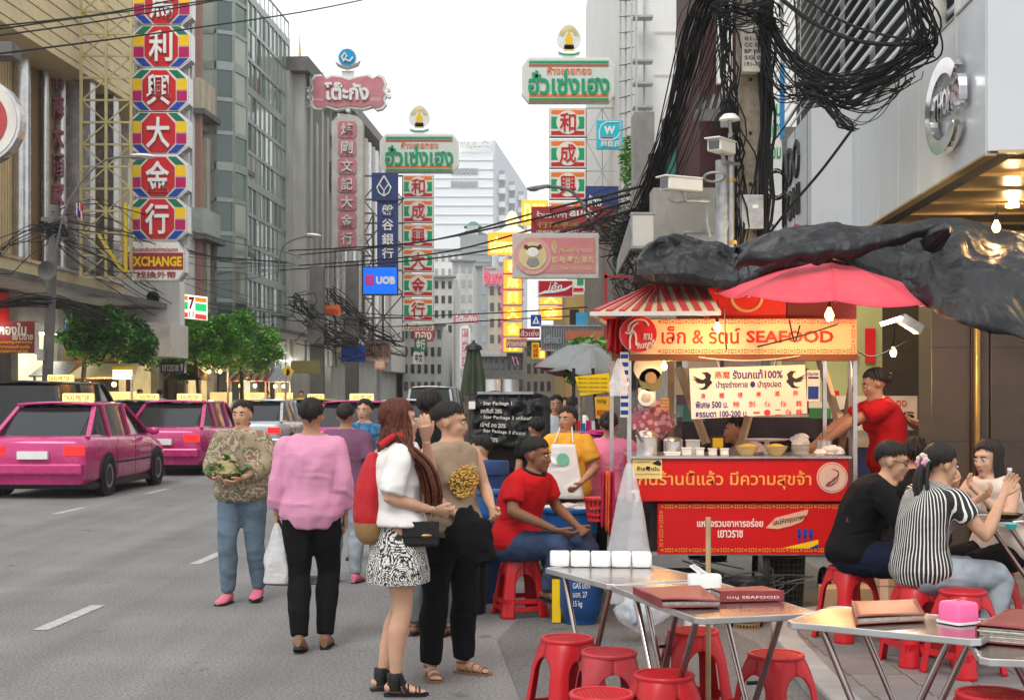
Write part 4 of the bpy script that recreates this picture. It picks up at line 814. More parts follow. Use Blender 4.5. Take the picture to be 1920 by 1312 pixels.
for i, (ch, (cx, cy)) in enumerate(zip('馬利興大金行', pos)):
    lab = 'multicoloured octagon sign with a white character, %s' % ('topmost and cut by the frame', 'second from top', 'third from top', 'fourth from top', 'fifth from top', 'lowest of its column')[i]
    S = Sign('octagon_sign', lab, 'sign', cx, cy, 36, 0, oc); w, h = 54, 39; c = 20; ch_ = 16
    O = lambda w, h, c, d: [(cx-w, cy-h+d), (cx-w+c, cy-h), (cx+w-c, cy-h), (cx+w, cy-h+d), (cx+w, cy+h-d), (cx+w-c, cy+h), (cx-w+c, cy+h), (cx-w, cy+h-d)]
    S.poly('case', m_silv, O(w+2, h+2, c, ch_), .0, .42); S.poly('face', m_ivory, O(w, h, c, ch_), -.03, 0)
    rx, ry = 31, 37
    ro = [(cx-rx, cy-18), (cx-14, cy-ry), (cx+14, cy-ry), (cx+rx, cy-18), (cx+rx, cy+18), (cx+14, cy+ry), (cx-14, cy+ry), (cx-rx, cy+18)]
    S.poly('red_field', m_sred, ro, -.06, -.03)
    for s_ in (-1, 1):
        X = lambda v: cx + s_*v
        for nm_, mm, pts in (('green_piece', M('deep_sign_green', (.0, .15, .08), .45), [(33, -h+1.5), (18, -h+1.5), (32, -19), (32, -25) , (49, -h+ch_+.5)]), ('yellow_piece', m_yel, [(33, -21), (52, -21), (52, -1), (33, -1)]), ('magenta_piece', m_mag, [(33, 1), (52, 1), (52, 20), (33, 20)]), ('blue_piece', m_sblue, [(50, 22), (33, 22), (18, h-1.5), (34, h-1.5)])):
            if nm_ == 'green_piece': pts = [(50, -22.5), (33, -22.5), (18, -h+1.5), (34, -h+1.5)]
            pts = [(X(a), cy + b) for a, b in pts]; S.poly(nm_, mm, pts, -.045, -.03)
    S.text(ch, m_white, cx-22, cy-29, cx+22, cy+29, -.06, .018, .06)
S = Sign('exchange_sign', 'octagonal currency exchange sign with yellow letters on red', 'sign', 292, 490, 36)
O = [(239, 472), (252, 455), (333, 455), (345, 472), (345, 508), (333, 524), (252, 524), (239, 508)]
S.poly('case', m_silv, [(x + (2 if x > 292 else -2), y + (2 if y > 490 else -2)) for x, y in O], 0, .4); S.poly('face', m_ivory, O, -.03, 0)
S.box('red_band', MATS['sign_maroon'], 240, 474, 344, 506, -.04, -.03); S.text('EXCHANGE', m_yel, 243, 481, 342, 500, -.05, .04); S.text('รับแลกเงินตราต่างประเทศ', MATS['sign_maroon'], 249, 463, 334, 472, -.04, .015); S.text('找換外幣', MATS['sign_maroon'], 257, 509, 331, 522, -.04, .015)
mb = MB(); mb.bar(S.L(246, -60, .5), S.L(246, 530, .5), .09); mb.bar(S.L(350, -60, .5), S.L(350, 450, .5), .05); mb.build('mast', m_galv, S.root)
mb = MB(); mb.box(S.L(250, 0).x, S.L(345, 0).x, .45, .55, S.L(0, 455).z, S.L(0, -30).z); mb.build('backboard', m_whw, S.root)
S = Sign('convenience_sign', 'lit orange, green and red striped convenience shop sign with a red seven above the trees', 'sign', 357, 575, 41)
S.box('case', m_black, 316, 542, 332, 590, 0, .3); cas = S.poly('board', M('lit_white', (.9, .9, .85), .4, emit=(1, .98, .9), es=.5), [(327, 549), (389, 557), (389, 601), (327, 595)], -.05, .0)
mlo = M('lit_stripe_orange', (.8, .2, .02), .4, emit=(1, .2, .02), es=.5); mlg = M('lit_stripe_green', (.02, .4, .12), .4, emit=(.02, .7, .2), es=.4); mlr = M('lit_stripe_red', (.7, .05, .02), .4, emit=(1, .05, .02), es=.4)
for x0, x1 in ((329, 353), (367, 388)):
    sl = lambda x: (x - 327)*.13
    for y0, y1, mm in ((552, 560, mlo), (563, 577, mlg), (583, 592, mlr)): S.poly('stripe', mm, [(x0, y0+sl(x0)), (x1, y0+sl(x1)), (x1, y1+sl(x1)), (x0, y1+sl(x0))], -.07, -.05)
S.text('7', m_sred, 355, 557, 366, 580, -.07, .04); S.text('11', m_sred, 356, 584, 364, 595, -.07, .02)
S = Sign('gold_shop_board', 'dark red gold shop board with cream Thai lettering, left edge', 'sign', 25, 630, 31)
S.box('board', MATS['sign_maroon'], -40, 602, 64, 662, 0, .2); S.box('edge', m_ivory, 64, 604, 68, 664, .02, .2)
S.text('ทองใบ', m_ivory, -2, 605, 50, 628, -.01, .03); S.text('เยาวราช', m_ivory, 24, 627, 62, 637, -.01, .02)
for k in range(3): S.text(('รับซื้อทองรูปพรรณ', 'จำหน่ายทองคำแท่ง', 'ห้างทองเยาวราช')[k], m_yel, -20, 638+k*8, 60-k*4, 645+k*8, -.01, .01)
S = Sign('money_exchange_board', 'red money exchange board under the first tree', 'sign', 170, 663, 36.5); S.box('board', m_red, 120, 650, 217, 676, 0, .15); S.text('兌換錢', m_yel, 135, 652, 195, 661, -.01, .01); S.text('MONEY EXCHANGE', m_yel, 128, 665, 190, 672, -.01, .01)
m_lits = M('lit_shop_interior', (.7, .6, .35), .7, emit=(1, .75, .35), es=.22, var=.5, scale=1.5); m_lits2 = M('bright_shop_interior', (.8, .8, .6), .7, emit=(.95, .95, .6), es=.35, var=.5, scale=1.2)
SR = thing('shop_row', 'row of lit street level shops under canopies on the far pavement', 'shops', (SX(-13.4, 28), 28, 0), RZ)
R_ = random.Random(9); y = -3.0; k = 0
while y < 70:
    w = R_.uniform(2.6, 4.2); mm = (m_lits, m_dark, m_lits2, MATS['deep_ochre'], m_lits, m_dark)[k % 6]
    fb(SR, 'shop_opening', mm, 0, .05, y + .2, y + w - .2, .15, 3.1); fb(SR, 'pier', (m_concd, m_conc)[k % 2], -.2, .3, y - .2, y + .2, .13, 4.2)
    fb(SR, 'fascia_board', (MATS['sign_maroon'], m_ochre, m_white, m_navy, m_concd, m_red)[(k*5) % 6], .1, .25, y + .2, y + w - .2, 3.15, 3.9)
    for q in range(R_.randint(5, 9)):
        z = .2 + R_.random()*.9; yy = y + .3 + R_.random()*(w-1); fb(SR, 'goods_crate', (m_brown, m_wood, m_offw, m_concd, MATS['sign_maroon'], m_black, m_galv, m_ochre)[R_.randint(0, 7)], .1, .35 + R_.random()*.3, yy, yy + R_.uniform(.2, .5), z - .1, z + R_.uniform(.1, .4))
    mb = MB(); mb.bar((.5, y+.3, 3.05), (.5, y+w-.3, 3.05), .08, .06); mb.build('tube_lamp', m_tube, SR)
    y += w; k += 1
fb(SR, 'canopy', m_concd, 0, 1.6, -4, 70, 4.0, 4.15)
S = Sign('carved_pink_header', 'carved pink header sign with big white Thai word, highest on the left skyline', 'sign', 655, 172, 62)
m_fpk = M('faded_rose', (.5, .17, .2), .6, var=.15, scale=2, dirt=.3, dirtcol=(.5, .38, .36))
def scroll(g): 
    pts = [(585, 152), (592, 143), (604, 142), (612, 148), (622, 143), (640, 145), (655, 150), (670, 145), (690, 142), (700, 148), (708, 142), (718, 146), (722, 156), (718, 168), (724, 176), (719, 184), (722, 194), (714, 202), (704, 204), (697, 198), (680, 203), (655, 200), (632, 204), (612, 198), (604, 203), (592, 202), (585, 194), (588, 184), (582, 175), (588, 166)]
    cx, cy = 655, 172; return [(cx + (x-cx)*(1+g/70), cy + (y-cy)*(1+g/32)) for x, y in pts]
S.poly('frame', m_white, scroll(3), 0, .4); S.poly('face', m_fpk, scroll(-1.5), -.05, 0)
S.text('โต๊ะกัง', m_white, 609, 155, 692, 189, -.06, .035, .08); S.text('ห้างทอง', m_white, 588, 184, 606, 190, -.06); S.text('เยาวราช', m_white, 696, 184, 714, 190, -.06)
for x, y in ((728, 168), (729, 180), (652, 206), (579, 170), (580, 182)): S.disc('curl', m_white, x, y, 4, 0, .3, n=12)
S.disc('blue_disc', M('emblem_blue', (.0, .28, .55), .5), 651, 108, 16, 0, .2); S.disc('disc_rim', m_white, 651, 108, 17.5, .02, .18)
mb = MB(); mb.tube([S.L(x, y, -.03) for x, y in ((645, 116), (641, 108), (647, 100), (650, 106), (646, 112), (656, 116), (662, 108))], .05, 6); mb.build('bird_outline', m_white, S.root)
S.poly('ribbon', MATS['emblem_grey'], [(628, 115), (638, 122), (651, 126), (664, 122), (676, 114), (672, 124), (662, 128), (651, 131), (640, 128), (632, 124)], -.04, .1); S.box('neck', m_white, 640, 132, 663, 146, .1, .3)
S = Sign('pink_character_column', 'tall white framed column of weathered pink character tiles', 'sign', 651, 342, 62)
S.poly('case', M('weathered_white', (.55, .53, .48), .7, dirt=.4), [(622, 228), (632, 218), (651, 214), (670, 218), (680, 228), (681, 468), (622, 466)], 0, .7)
for i, ch in enumerate('焯剛文記大金行'):
    y = 228 + i*34; tl = S.poly('tile', m_fpk, [(634, y+4), (638, y), (664, y), (668, y+4), (668, y+27), (664, y+31), (638, y+31), (634, y+27)], -.08, 0); S.text(ch, M('silver_letter', (.6, .58, .55), .4, .4), 640, y+4, 662, y+27, -.09, .015, .06)
mb = MB(); mb.bar(S.L(650, 130, .9), S.L(650, 230, .9), .15); mb.build('mast', m_galv, S.root)
S = Sign('bank_logo_sign', 'navy square bank sign with a white lotus outline', 'sign', 722, 350, 60); S.box('board', m_navy, 697, 324, 746, 376, 0, .3)
for pts in (((720, 330), (733, 352), (729, 362), (720, 368), (711, 362), (707, 352), (720, 330)), ((711, 345), (720, 358), (729, 345)), ((720, 358), (720, 367))):
    mb = MB(); mb.tube([S.L(x, y, -.02) for x, y in pts], .035, 5); mb.build('logo_line', m_white, S.root)
S = Sign('bank_column_sign', 'navy vertical bank sign with four white characters', 'sign', 727, 437, 60.1); S.box('board', m_navy, 707, 377, 746, 498, 0, .3)
for i, ch in enumerate('盤谷銀行'): S.text(ch, m_white, 716, 384+i*27, 738, 405+i*27, -.01, .015, .03)
S = Sign('blue_bank_sign', 'bright blue bank sign with red emblem and white UOB letters', 'sign', 713, 526, 56)
S.box('case', m_black, 679, 499, 746, 553, .02, .35); S.box('board', M('lit_blue', (.0, .12, .6), .4, emit=(0, .12, .8), es=.35), 681, 501, 744, 551, 0, .02); S.text('UOB', m_white, 705, 518, 741, 533, -.01, .06)
mr = M('emblem_red', (.7, .01, .1), .5)
for x in (687, 691, 695, 699): S.box('emblem_bar', mr, x-1, 515, x+1, 535, -.02, 0)
for y in (520, 526, 532): S.box('emblem_bar', mr, 684, y-1, 702, y+1, -.025, 0)
for lab, b, m, tx, mt in (('small orange lettered sign on the far pole', (600, 572, 637, 592, 55), m_orange, 'ร้านทอง', m_sred), ('long blue shop fascia at street level', (640, 648, 685, 678, 56), m_sblue, '', m_white), ('brown raised letter fascia beside the blue one', (685, 640, 732, 672, 58), MATS['faded_brown'], 'เยาวราช', m_brown),
    ('small orange price sign over the far pavement', (702, 675, 722, 692, 54), M('salmon_board', (.6, .25, .15), .5), 'ทอง', m_ivory), ('dark green character sign below the tile column', (777, 633, 800, 658, 60), M('dark_board_green', (.02, .12, .08), .5), '金行', m_ivory), ('red oval sign below the tile column', (776, 619, 812, 640, 61), MATS['faded_red'], 'ทอง', m_ivory),
    ('far pink oval sign on the grey tower', (851, 588, 897, 606, 110), m_fpk, 'โต๊ะกัง', m_ivory), ('white characters plate at the far road', (775, 660, 795, 682, 62), m_whw, '中文', m_black), ('pale lettered roof sign on the low block', (896, 655, 950, 668, 90), m_gry, 'ซอยเยาวราช', m_ivory),
    ('dark board sign beyond the stalls at left', (301, 678, 346, 699, 40), m_navy, 'เยาวราช 9', m_ivory), ('olive board over the far stalls', (545, 676, 600, 700, 52), M('olive_board', (.16, .15, .05), .6), '', m_ivory)):
    S = Sign('shop_sign', lab, 'sign', (b[0]+b[2])/2, (b[1]+b[3])/2, b[4]); S.box('board', m, *b[:4], 0, .2)
    if tx: S.text(tx, mt, b[0]+3, b[1]+3, b[2]-3, b[3]-3, -.01, .02)
S = Sign('grey_character_column', 'small far column sign with white frame and rose characters', 'sign', 872, 648, 110); S.poly('case', m_white, [(862, 616), (867, 610), (877, 610), (882, 616), (882, 690), (862, 690)], 0, .5); S.box('face', m_fpk, 866, 616, 878, 686, -.05, 0)
for i, ch in enumerate('焯剛文記大'): S.text(ch, m_ivory, 867, 618+i*13.5, 877, 629+i*13.5, -.06, .02)
S = Sign('yellow_walker_sign', 'yellow diamond pedestrian warning sign', 'traffic sign', 540, 696, 44); S.poly('plate', m_yel, [(540, 684), (551, 696), (540, 708), (529, 696)], 0, .03); S.poly('walker', m_black, [(540, 689), (544, 697), (541, 704), (537, 704), (537, 695)], -.01, 0)
mb = MB(); mb.bar(S.L(535, 663, .05), S.L(535, 820, .05), .05); mb.build('post', m_galv, S.root)
S = Sign('street_pole', 'dark wooden utility pole with a nest of wires in front of the ochre building', 'utility pole', 92, 740, 30)
mb = MB(); q0 = S.L(82, 884); q1 = S.L(102, 385); mb.tube([q0, q1], [.12, .1], 12); mb.build('shaft', m_concd, S.root, smooth=True)
for y in (412, 425, 445): mb = MB(); mb.bar(S.L(78, y), S.L(126, y), .08, .1); mb.build('cross_arm', m_concd, S.root)
S.box('meter_box', m_galv, 78, 655, 90, 676, -.3, -.15)
S = Sign('street_loudspeaker', 'dark horn loudspeaker on the left utility pole', 'loudspeaker', 88, 507, 29.6); mb = MB(); mb.lathe([(.05, .35), (.07, .2), (.16, .02), (.2, 0), (.17, .02), (.05, .12)], (0, 0, 0), 18, 'y'); mb.build('horn', M('horn_grey', (.12, .12, .11), .5), S.root, smooth=True)
bundle('wire_nest', 'nest of wires wrapped around the head of the left pole', [P(76, 420, 30), P(95, 430, 29.9), P(115, 425, 30), P(130, 440, 30)], 20, .1, (.008, .014), seed=21, loose=.16)
bundle('wire_bunch', 'wires fanning right from the left pole past the exchange sign', [P(105, 430, 30), P(200, 470, 34), P(300, 540, 40), P(420, 570, 48), P(560, 590, 58)], 10, .4, (.008, .013), seed=22, loose=.1)
bundle('wire_bunch', 'low wires from the left pole sweeping above the trees', [P(-20, 570, 28), P(95, 560, 30), P(210, 600, 34), P(300, 640, 40), P(400, 680, 46)], 14, .12, (.01, .02), seed=23, loose=.12)
bundle('wire_bunch', 'parallel wires crossing the flats and the glass tower', [P(105, 410, 30), P(250, 440, 36), P(400, 485, 46), P(560, 495, 60)], 9, .35, (.009, .014), seed=24, loose=.1)
bundle('wire_bunch', 'wires from the left edge to the left pole', [P(-30, 500, 27), P(30, 450, 28.5), P(90, 425, 30)], 9, .22, (.008, .012), seed=25, loose=.1)
for q in ((595, 570, 700, 54), (660, 560, 690, 58)):
    S = Sign('street_pole', 'dark far utility pole hung with wires, %s' % ('at the orange lettered sign' if q[0] < 620 else 'behind the blue fascia'), 'utility pole', q[0], 740, q[3]); mb = MB(); mb.bar(S.L(q[0], q[1]-70), S.L(q[0], 820), .5); mb.build('shaft', m_concd, S.root)
    S.box('transformer', m_concd, q[0]-14, q[1]+30, q[0]+16, q[1]+75, -.6, .3)
    bundle('wire_nest', 'dark wire tangle on the far pole %s' % ('beside the orange lettered sign' if q[0] < 620 else 'behind the blue fascia'), [P(q[0]-40, q[1]-20, q[3]), P(q[0], q[1]+20, q[3]-.6), P(q[0]+40, q[1]+60, q[3]), P(q[0]+90, q[1]+80, q[3]+4)], 22, .4, (.012, .024), seed=q[0], loose=.5)
lamp('street lamp reaching right in front of the octagon signs', [(105, 470), (120, 400), (150, 345), (185, 308), (215, 296), (250, 295)], (268, 293, 48, 9, .05), 29, .022)
lamp('small far street lamp beside the tall scaffold', [(520, 520), (528, 470), (545, 452), (575, 443)], (588, 441, 30, 7, .1), 50)
for k, (px, Y) in enumerate(((147, 31), (965, 60))):
    S = Sign('striped_flag', ('limp red white and blue flag beside the left pole', 'small limp flag far down the street')[k], 'flag', px, 395 if k == 0 else 675, Y); h = 30 if k == 0 else 14
    for q, mm in enumerate((m_sred, m_white, m_sblue, m_white, m_sred)):
        mb = MB(); x0 = px - 8 + q*3.2; mb.grid(lambda u, v: S.L(x0 + u*3.2 + v*3, (395 if k == 0 else 675) - h*.5 + v*h + u*3, .05*math.sin(u*4+v*5+q)), 2, 6); sheet_solid(mb.build('stripe', mm, S.root), .01)
# ================================================================ far centre
t = thing('far_white_hospital', 'tall white slab building at the far end of the street', 'building', P(815, 740, 420)); s_ = 420/F
def hb(par, name, m, x0, y0, x1, y1, f0, f1):
    mb = MB(); mb.box((x0-815)*s_, (x1-815)*s_, f0, f1, (740-y1)*s_, (740-y0)*s_); return mb.build(name, m, par)
m_hw = M('far_white', (.75, .78, .8), .8, var=.03, scale=.05); m_hw2 = M('far_white_shaded', (.6, .63, .66), .8, var=.03, scale=.05); m_hg = M('hazy_grey', (.3, .33, .36), .7)  # plain white; darker side copy paints shade; window grey carries painted haze
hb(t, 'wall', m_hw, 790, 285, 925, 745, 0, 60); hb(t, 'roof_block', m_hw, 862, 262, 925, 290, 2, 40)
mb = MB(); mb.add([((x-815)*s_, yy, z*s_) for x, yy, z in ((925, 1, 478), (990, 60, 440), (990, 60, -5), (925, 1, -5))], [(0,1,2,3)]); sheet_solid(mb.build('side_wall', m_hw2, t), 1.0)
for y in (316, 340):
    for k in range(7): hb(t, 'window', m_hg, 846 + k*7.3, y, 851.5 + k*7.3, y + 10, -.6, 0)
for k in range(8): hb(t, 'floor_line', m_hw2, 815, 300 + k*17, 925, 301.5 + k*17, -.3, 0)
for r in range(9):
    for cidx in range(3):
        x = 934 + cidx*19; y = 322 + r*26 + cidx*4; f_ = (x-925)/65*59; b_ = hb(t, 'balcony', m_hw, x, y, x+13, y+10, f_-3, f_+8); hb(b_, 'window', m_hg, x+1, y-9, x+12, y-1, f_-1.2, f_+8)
mb = MB(); text_into(mb, 'กาญจนทัต', (862-815)*s_, (740-279)*s_, (918-815)*s_, (740-264)*s_, 0, .02, 1.5); mb.build('roof_lettering', m_ivory, t, recalc=False)
m_cg = M('far_grey_tower', (.28, .3, .31), .8, var=.1, scale=.2)
t = thing('pagoda_tower', 'slim grey tower topped with a green tiered pagoda roof', 'building', P(885, 740, 230)); s_ = 230/F
mb = MB(); mb.box(-22*s_, 35*s_, 0, 20, 0, (740-440)*s_); mb.build('wall', m_cg, t)
for k in range(20):
    mb = MB(); mb.box(-10*s_, 35*s_, -.15, 0, (6+k*14.3)*s_, (9+k*14.3)*s_); mb.build('floor_band', m_galv, t)
m_gr = M('pagoda_green', (.06, .2, .14), .6)
for w0, w1, z0, z1 in ((28, 14, 432, 420), (18, 8, 416, 405)):
    mb = MB(); mb.loft([[Vector((sx*w*s_, 8 + sy*w*s_, (740-z)*s_)) for sx, sy in ((-1,-1),(1,-1),(1,1),(-1,1))] for w, z in ((w0, z0), (w0*.7, z0-4), (w1*.6, z1))]); mb.build('tiered_roof', m_gr, t)
mb = MB(); mb.box(-10*s_, 10*s_, 4, 12, (740-440)*s_, (740-418)*s_); mb.build('lantern', m_gry, t)
for nm_, lab, x0, x1, y0, Y, m in (('far_block', 'pale low block beneath the white slab', 812, 862, 470, 200, m_whw), ('far_block', 'white corner block with dark windows right of the tile column', 812, 850, 520, 120, M('aged_white', (.5, .5, .48), .8, dirt=.3)), ('far_block', 'ribbed grey tower block in the far centre', 848, 888, 490, 140, m_gry), ('far_block', 'dark grey block behind the far pink column', 884, 915, 500, 170, m_cg), ('far_block', 'slim beige block beside the lit tiles', 915, 945, 530, 110, m_beige), ('far_block', 'low dark block closing the street', 880, 1005, 662, 100, m_concd), ('far_block', 'grey block under the tile column', 755, 830, 610, 90, m_gry), ('far_block', 'small white block beyond the crossing sign', 1055, 1100, 590, 90, m_whw), ('far_block', 'dull stucco block behind the green stall cover', 985, 1060, 640, 80, M('dull_stucco', (.25, .22, .19), .8, dirt=.4))):
    s_ = Y/F; t = thing(nm_, lab, 'building', P((x0+x1)/2, 740, Y)); w = (x1-x0)*s_; h = (740-y0)*s_
    mb = MB(); mb.box(-w/2, w/2, 0, 15, -1.6, h); mb.build('wall', m, t)
    nw = max(2, int((x1-x0)/11)); nh = max(1, int((730-y0)/26))
    for i in range(nw):
        for j in range(nh):
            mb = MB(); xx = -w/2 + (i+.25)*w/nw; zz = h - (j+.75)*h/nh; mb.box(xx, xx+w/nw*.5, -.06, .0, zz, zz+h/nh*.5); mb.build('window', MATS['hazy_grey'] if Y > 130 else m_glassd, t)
    mb = MB(); mb.box(-w/2-.2, w/2+.2, -.4, 1, h, h + 3*s_); mb.build('parapet', m_conc, t)
# ================================================================ food cart
CY = 10.3; G = 740 + CAMH*F/CY
C = Sign('seafood_cart', 'red seafood street cart with cream header sign and bird nest banner', 'food cart', 1400, G, CY)
m_sheet = M('cart_red', (.5, .005, .006), .4, var=.1, scale=1.5, dirt=.2, dirtcol=(.25, .01, .01), spec=.25)
m_gold = M('gold_print', (.72, .33, .06), .5); m_cream = M('header_cream', (.75, .58, .36), .5, var=.05, dirt=.1, dirtcol=(.55, .35, .18))
C.box('counter_body', m_sheet, 1186, 858, 1592, 940, 0, .75, bev=.008)
C.box('lower_panel', m_sheet, 1234, 944, 1589, 1039, .03, .1); C.box('lower_body', m_black, 1222, 944, 1590, 1036, .11, .72)
C.box('frame_rail', m_galv, 1224, 1036, 1590, 1042, .04, .7)
C.box('counter_top', m_steel, 1183, 855, 1596, 859, -.02, .78)
C.text('กินร้านนี้แล้ว มีความสุขจ้า', m_gold, 1197, 882, 1521, 917, -.001, .012, .003)
C.text('แหล่งรวมอาหารอร่อย', m_ivory, 1308, 972, 1432, 988, .029, .02, .003); C.text('เยาวราช', m_ivory, 1347, 994, 1394, 1008, .029, .02, .003)
C.poly('wooden_arrow', M('arrow_cream', (.62, .38, .25), .6), [(1437, 990), (1456, 971), (1517, 955), (1515, 964), (1505, 978), (1485, 986), (1460, 992)], .024, .03)
C.text('เสน่ห์กรุงเทพฯ', m_black, 1450, 968, 1512, 982, .023, .01, .002, tilt=.2)
C.poly('yellow_flash', m_yel, [(1468, 1028), (1536, 1012), (1536, 1028)], .025, .03); C.poly('blue_flash', m_sblue, [(1518, 1028), (1536, 1020), (1536, 1028)], .023, .025)
for k in range(3):
    C.disc('blue_figure', m_sblue, 1500+k*11, 1000, 4, .026, .03, ry=9); C.box('blue_figure', m_sblue, 1499+k*11, 1005, 1502+k*11, 1018, .026, .03)
def border(name, m, x0, y0, x1, y1, f, step=8.6, r=3.1, horiz=True, parent=None):
    mb = MB(); n = int(((x1-x0) if horiz else (y1-y0)) / step)
    for k in range(n):
        x = x0 + (k+.5)*(x1-x0)/n if horiz else x0; y = y0 if horiz else y0 + (k+.5)*(y1-y0)/n
        q = C.L(x, y, f); s = C.s*r
        if k % 3 == 0:
            pts = [(q.x + s*.8*math.cos(a*math.pi/5), q.z + s*.8*math.sin(a*math.pi/5)) for a in range(10)]; pin = [(q.x + s*.4*math.cos(a*math.pi/5), q.z + s*.4*math.sin(a*math.pi/5)) for a in range(10)]
            mb.add([(x_, f, z_) for x_, z_ in pts + pin], [(a, (a+1) % 10, (a+1) % 10 + 10, a + 10) for a in range(10)])
        else:
            for dx, dz in ((-1,-1),(1,-1),(1,1),(-1,1)):
                mb.add([(q.x + dx*s*.15, f, q.z + dz*s*.15), (q.x + dx*s*.55, f, q.z + dz*s*1.1), (q.x + dx*s*1.2, f, q.z + dz*s*1.2), (q.x + dx*s*1.1, f, q.z + dz*s*.55)], [(0,1,2,3)])
    return mb.build(name, m, parent or C.root, recalc=False)
for y in (949.5, 1031.5): border('border_print', m_gold, 1238, y, 1587, y, .0275)
for x in (1240.5,): border('border_print', m_gold, x, 956, x, 1026, .0275, horiz=False)
C.disc('medal', M('medal_pale', (.62, .45, .38), .5), 1560, 895, 29, -.006, .0, n=40); C.disc('medal_ring', m_sred, 1560, 895, 26.5, -.008, -.006, n=40); C.disc('medal_field', MATS['medal_pale'], 1560, 895, 25.5, -.010, -.008, n=40)
mb = MB()
for k in range(7): mb.tube([C.L(1560 + 12*math.sin(a*1.3+k*.9), 895 - 16*math.cos(a + k*.5), -.012) for a in [0, .4, .8, 1.2, 1.6]], .003, 4)
mb.build('medal_figure', M('medal_lines', (.2, .08, .06), .6), C.root)
C.box('yellow_sticker', M('sticker_yellow', (.7, .55, .2), .5), 1186, 860, 1241, 897, -.006, 0); C.text('ก๊าซ น้ำมัน', m_black, 1194, 874, 1236, 882, -.008, .01, .002); C.text('กองทุนเพื่อประชาชน', MATS['emblem_grey'], 1190, 886, 1238, 890, -.008, 0, .002); C.text('กรมธุรกิจพลังงาน', MATS['emblem_grey'], 1188, 863, 1220, 868, -.008, 0, .002)
C.disc('sticker_dot', m_black, 1214, 877, 3.4, -.010, -.008); C.poly('sticker_pump', m_black, [(1222, 868), (1234, 862), (1240, 868), (1238, 873), (1230, 871)], -.009, -.006)
C.box('white_tag', m_white, 1183, 918, 1198, 940, -.02, -.0); C.box('tag_clip', m_black, 1184, 924, 1190, 937, -.03, -.02)
for x, f in ((1180, 0), (1604, 0), (1160, .72), (1588, .72)): 
    mb = MB(); a = C.L(x, 665, f+.02); b = C.L(x, 940 if f == 0 else 960, f+.02); mb.bar(a, b, .03); mb.build('post', m_steel, C.root)
C.box('header_case', M('header_wood', (.2, .1, .04), .6), 1150, 597, 1606, 672, .0, .12); H = C.box('header_face', m_cream, 1180, 599, 1604, 664, -.03, 0)
C.box('header_beam', M('header_wood2', (.16, .07, .03), .6), 1150, 664, 1606, 676, -.035, .13)
for y in (603.5, 658.5): border('border_print', m_sred, 1232, y, 1602, y, -.033, 8.2, 3.3)
border('border_print', m_sred, 1598, 608, 1598, 654, -.033, 8, 3.2, False)
C.text('เล็ก & รัตน์', m_sred, 1240, 612, 1386, 645, -.031, .012, .003); C.text('SEAFOOD', m_sred, 1398, 620, 1561, 643, -.031, .03, .003)
C.disc('round_sign', M('logo_red', (.6, .01, .015), .4), 1195, 627, 34, -.1, -.04, n=40); C.disc('round_sign_rim', m_white, 1195, 627, 34.8, -.095, -.045, n=40)
mb = MB()
for pts in (((1176, 622), (1178, 610), (1190, 601), (1206, 602), (1214, 612)), ((1182, 628), (1184, 614), (1194, 606)), ((1179, 655), (1179, 634), (1186, 622), (1190, 634), (1190, 648)), ((1170, 624), (1178, 626), (1182, 620))):
    mb.tube(cat([C.L(x, y, -.105) for x, y in pts], 4), .007, 6)
mb.build('logo_line', m_white, C.root); C.text('กินถูกดี', m_white, 1192, 640, 1226, 656, -.105, .03, .004, tilt=.2); C.text('กาน', m_white, 1204, 626, 1220, 638, -.105, .03, .004)
mb = MB(); mb.grid(lambda u, v: C.L(1138 + u*32, 598 + v*(66 - 6*math.sin(u*9)), -.02 + .02*math.sin(u*20 + v*2)), 16, 6); sheet_solid(mb.build('red_valance', m_red, C.root, smooth=True), .004)
for x, f, r in ((1440, .3, .28), (1236, .5, .16), (1574, .5, .16)):
    q = C.L(x, G, f); w_ = MB(); w_.lathe([(r-.05, -.02), (r-.01, -.022), (r, 0), (r-.01, .022), (r-.05, .02), (r-.055, 0)], (q.x, f, r), 28, 'x', cap=False); w_.build('tyre', m_rubber, C.root, smooth=True)
    w_ = MB(); w_.cyl((q.x-.04, f, r), (q.x+.04, f, r), .03); [w_.bar((q.x, f, r), (q.x, f + math.cos(a)*(r-.05), r + math.sin(a)*(r-.05)), .004) for a in [k*math.pi/9 for k in range(18)]]; w_.build('spokes', m_galv, C.root)
C.box('axle', m_black, 1250, 1040, 1570, 1046, .3, .33)
RF = Sign('striped_awning', 'red and cream striped metal hip awning over the left of the cart', 'awning', 1220, 592, CY)
m_strr = M('awning_red', (.45, .03, .04), .45, var=.15, dirt=.25, dirtcol=(.3, .1, .08)); m_strc = M('awning_cream', (.55, .45, .24), .5, var=.15, dirt=.3, dirtcol=(.3, .22, .12))
def awn(x, v): # x photo px along the eave, v 0 eave 1 ridge
    xr = max(x, 1228 + (x-1105)*.12) if x < 1228 else x
    a = RF.L(x, 592, -.45); b = RF.L(xr if x < 1228 else x, 531, .35); return a.lerp(b, v)
xs = [1105 + k*11.5 for k in range(21)]
for k in range(20):
    mb = MB(); e = .012 if k % 2 == 0 else 0
    pts = []
    for v in (0, .5, 1):
        for x in (xs[k], xs[k+1]): 
            p = awn(x, v); p.z += e; pts.append(p)
    mb.add(pts, [(0,1,3,2),(2,3,5,4)]); sheet_solid(mb.build('roof_strip', m_strr if k % 2 == 0 else m_strc, RF.root), .012)
mb = MB(); mb.add([RF.L(1105, 592, -.45), RF.L(1228, 531, .35), RF.L(1160, 592, 1.0)], [(0,1,2)]); sheet_solid(mb.build('hip_side', m_strr, RF.root), .012)
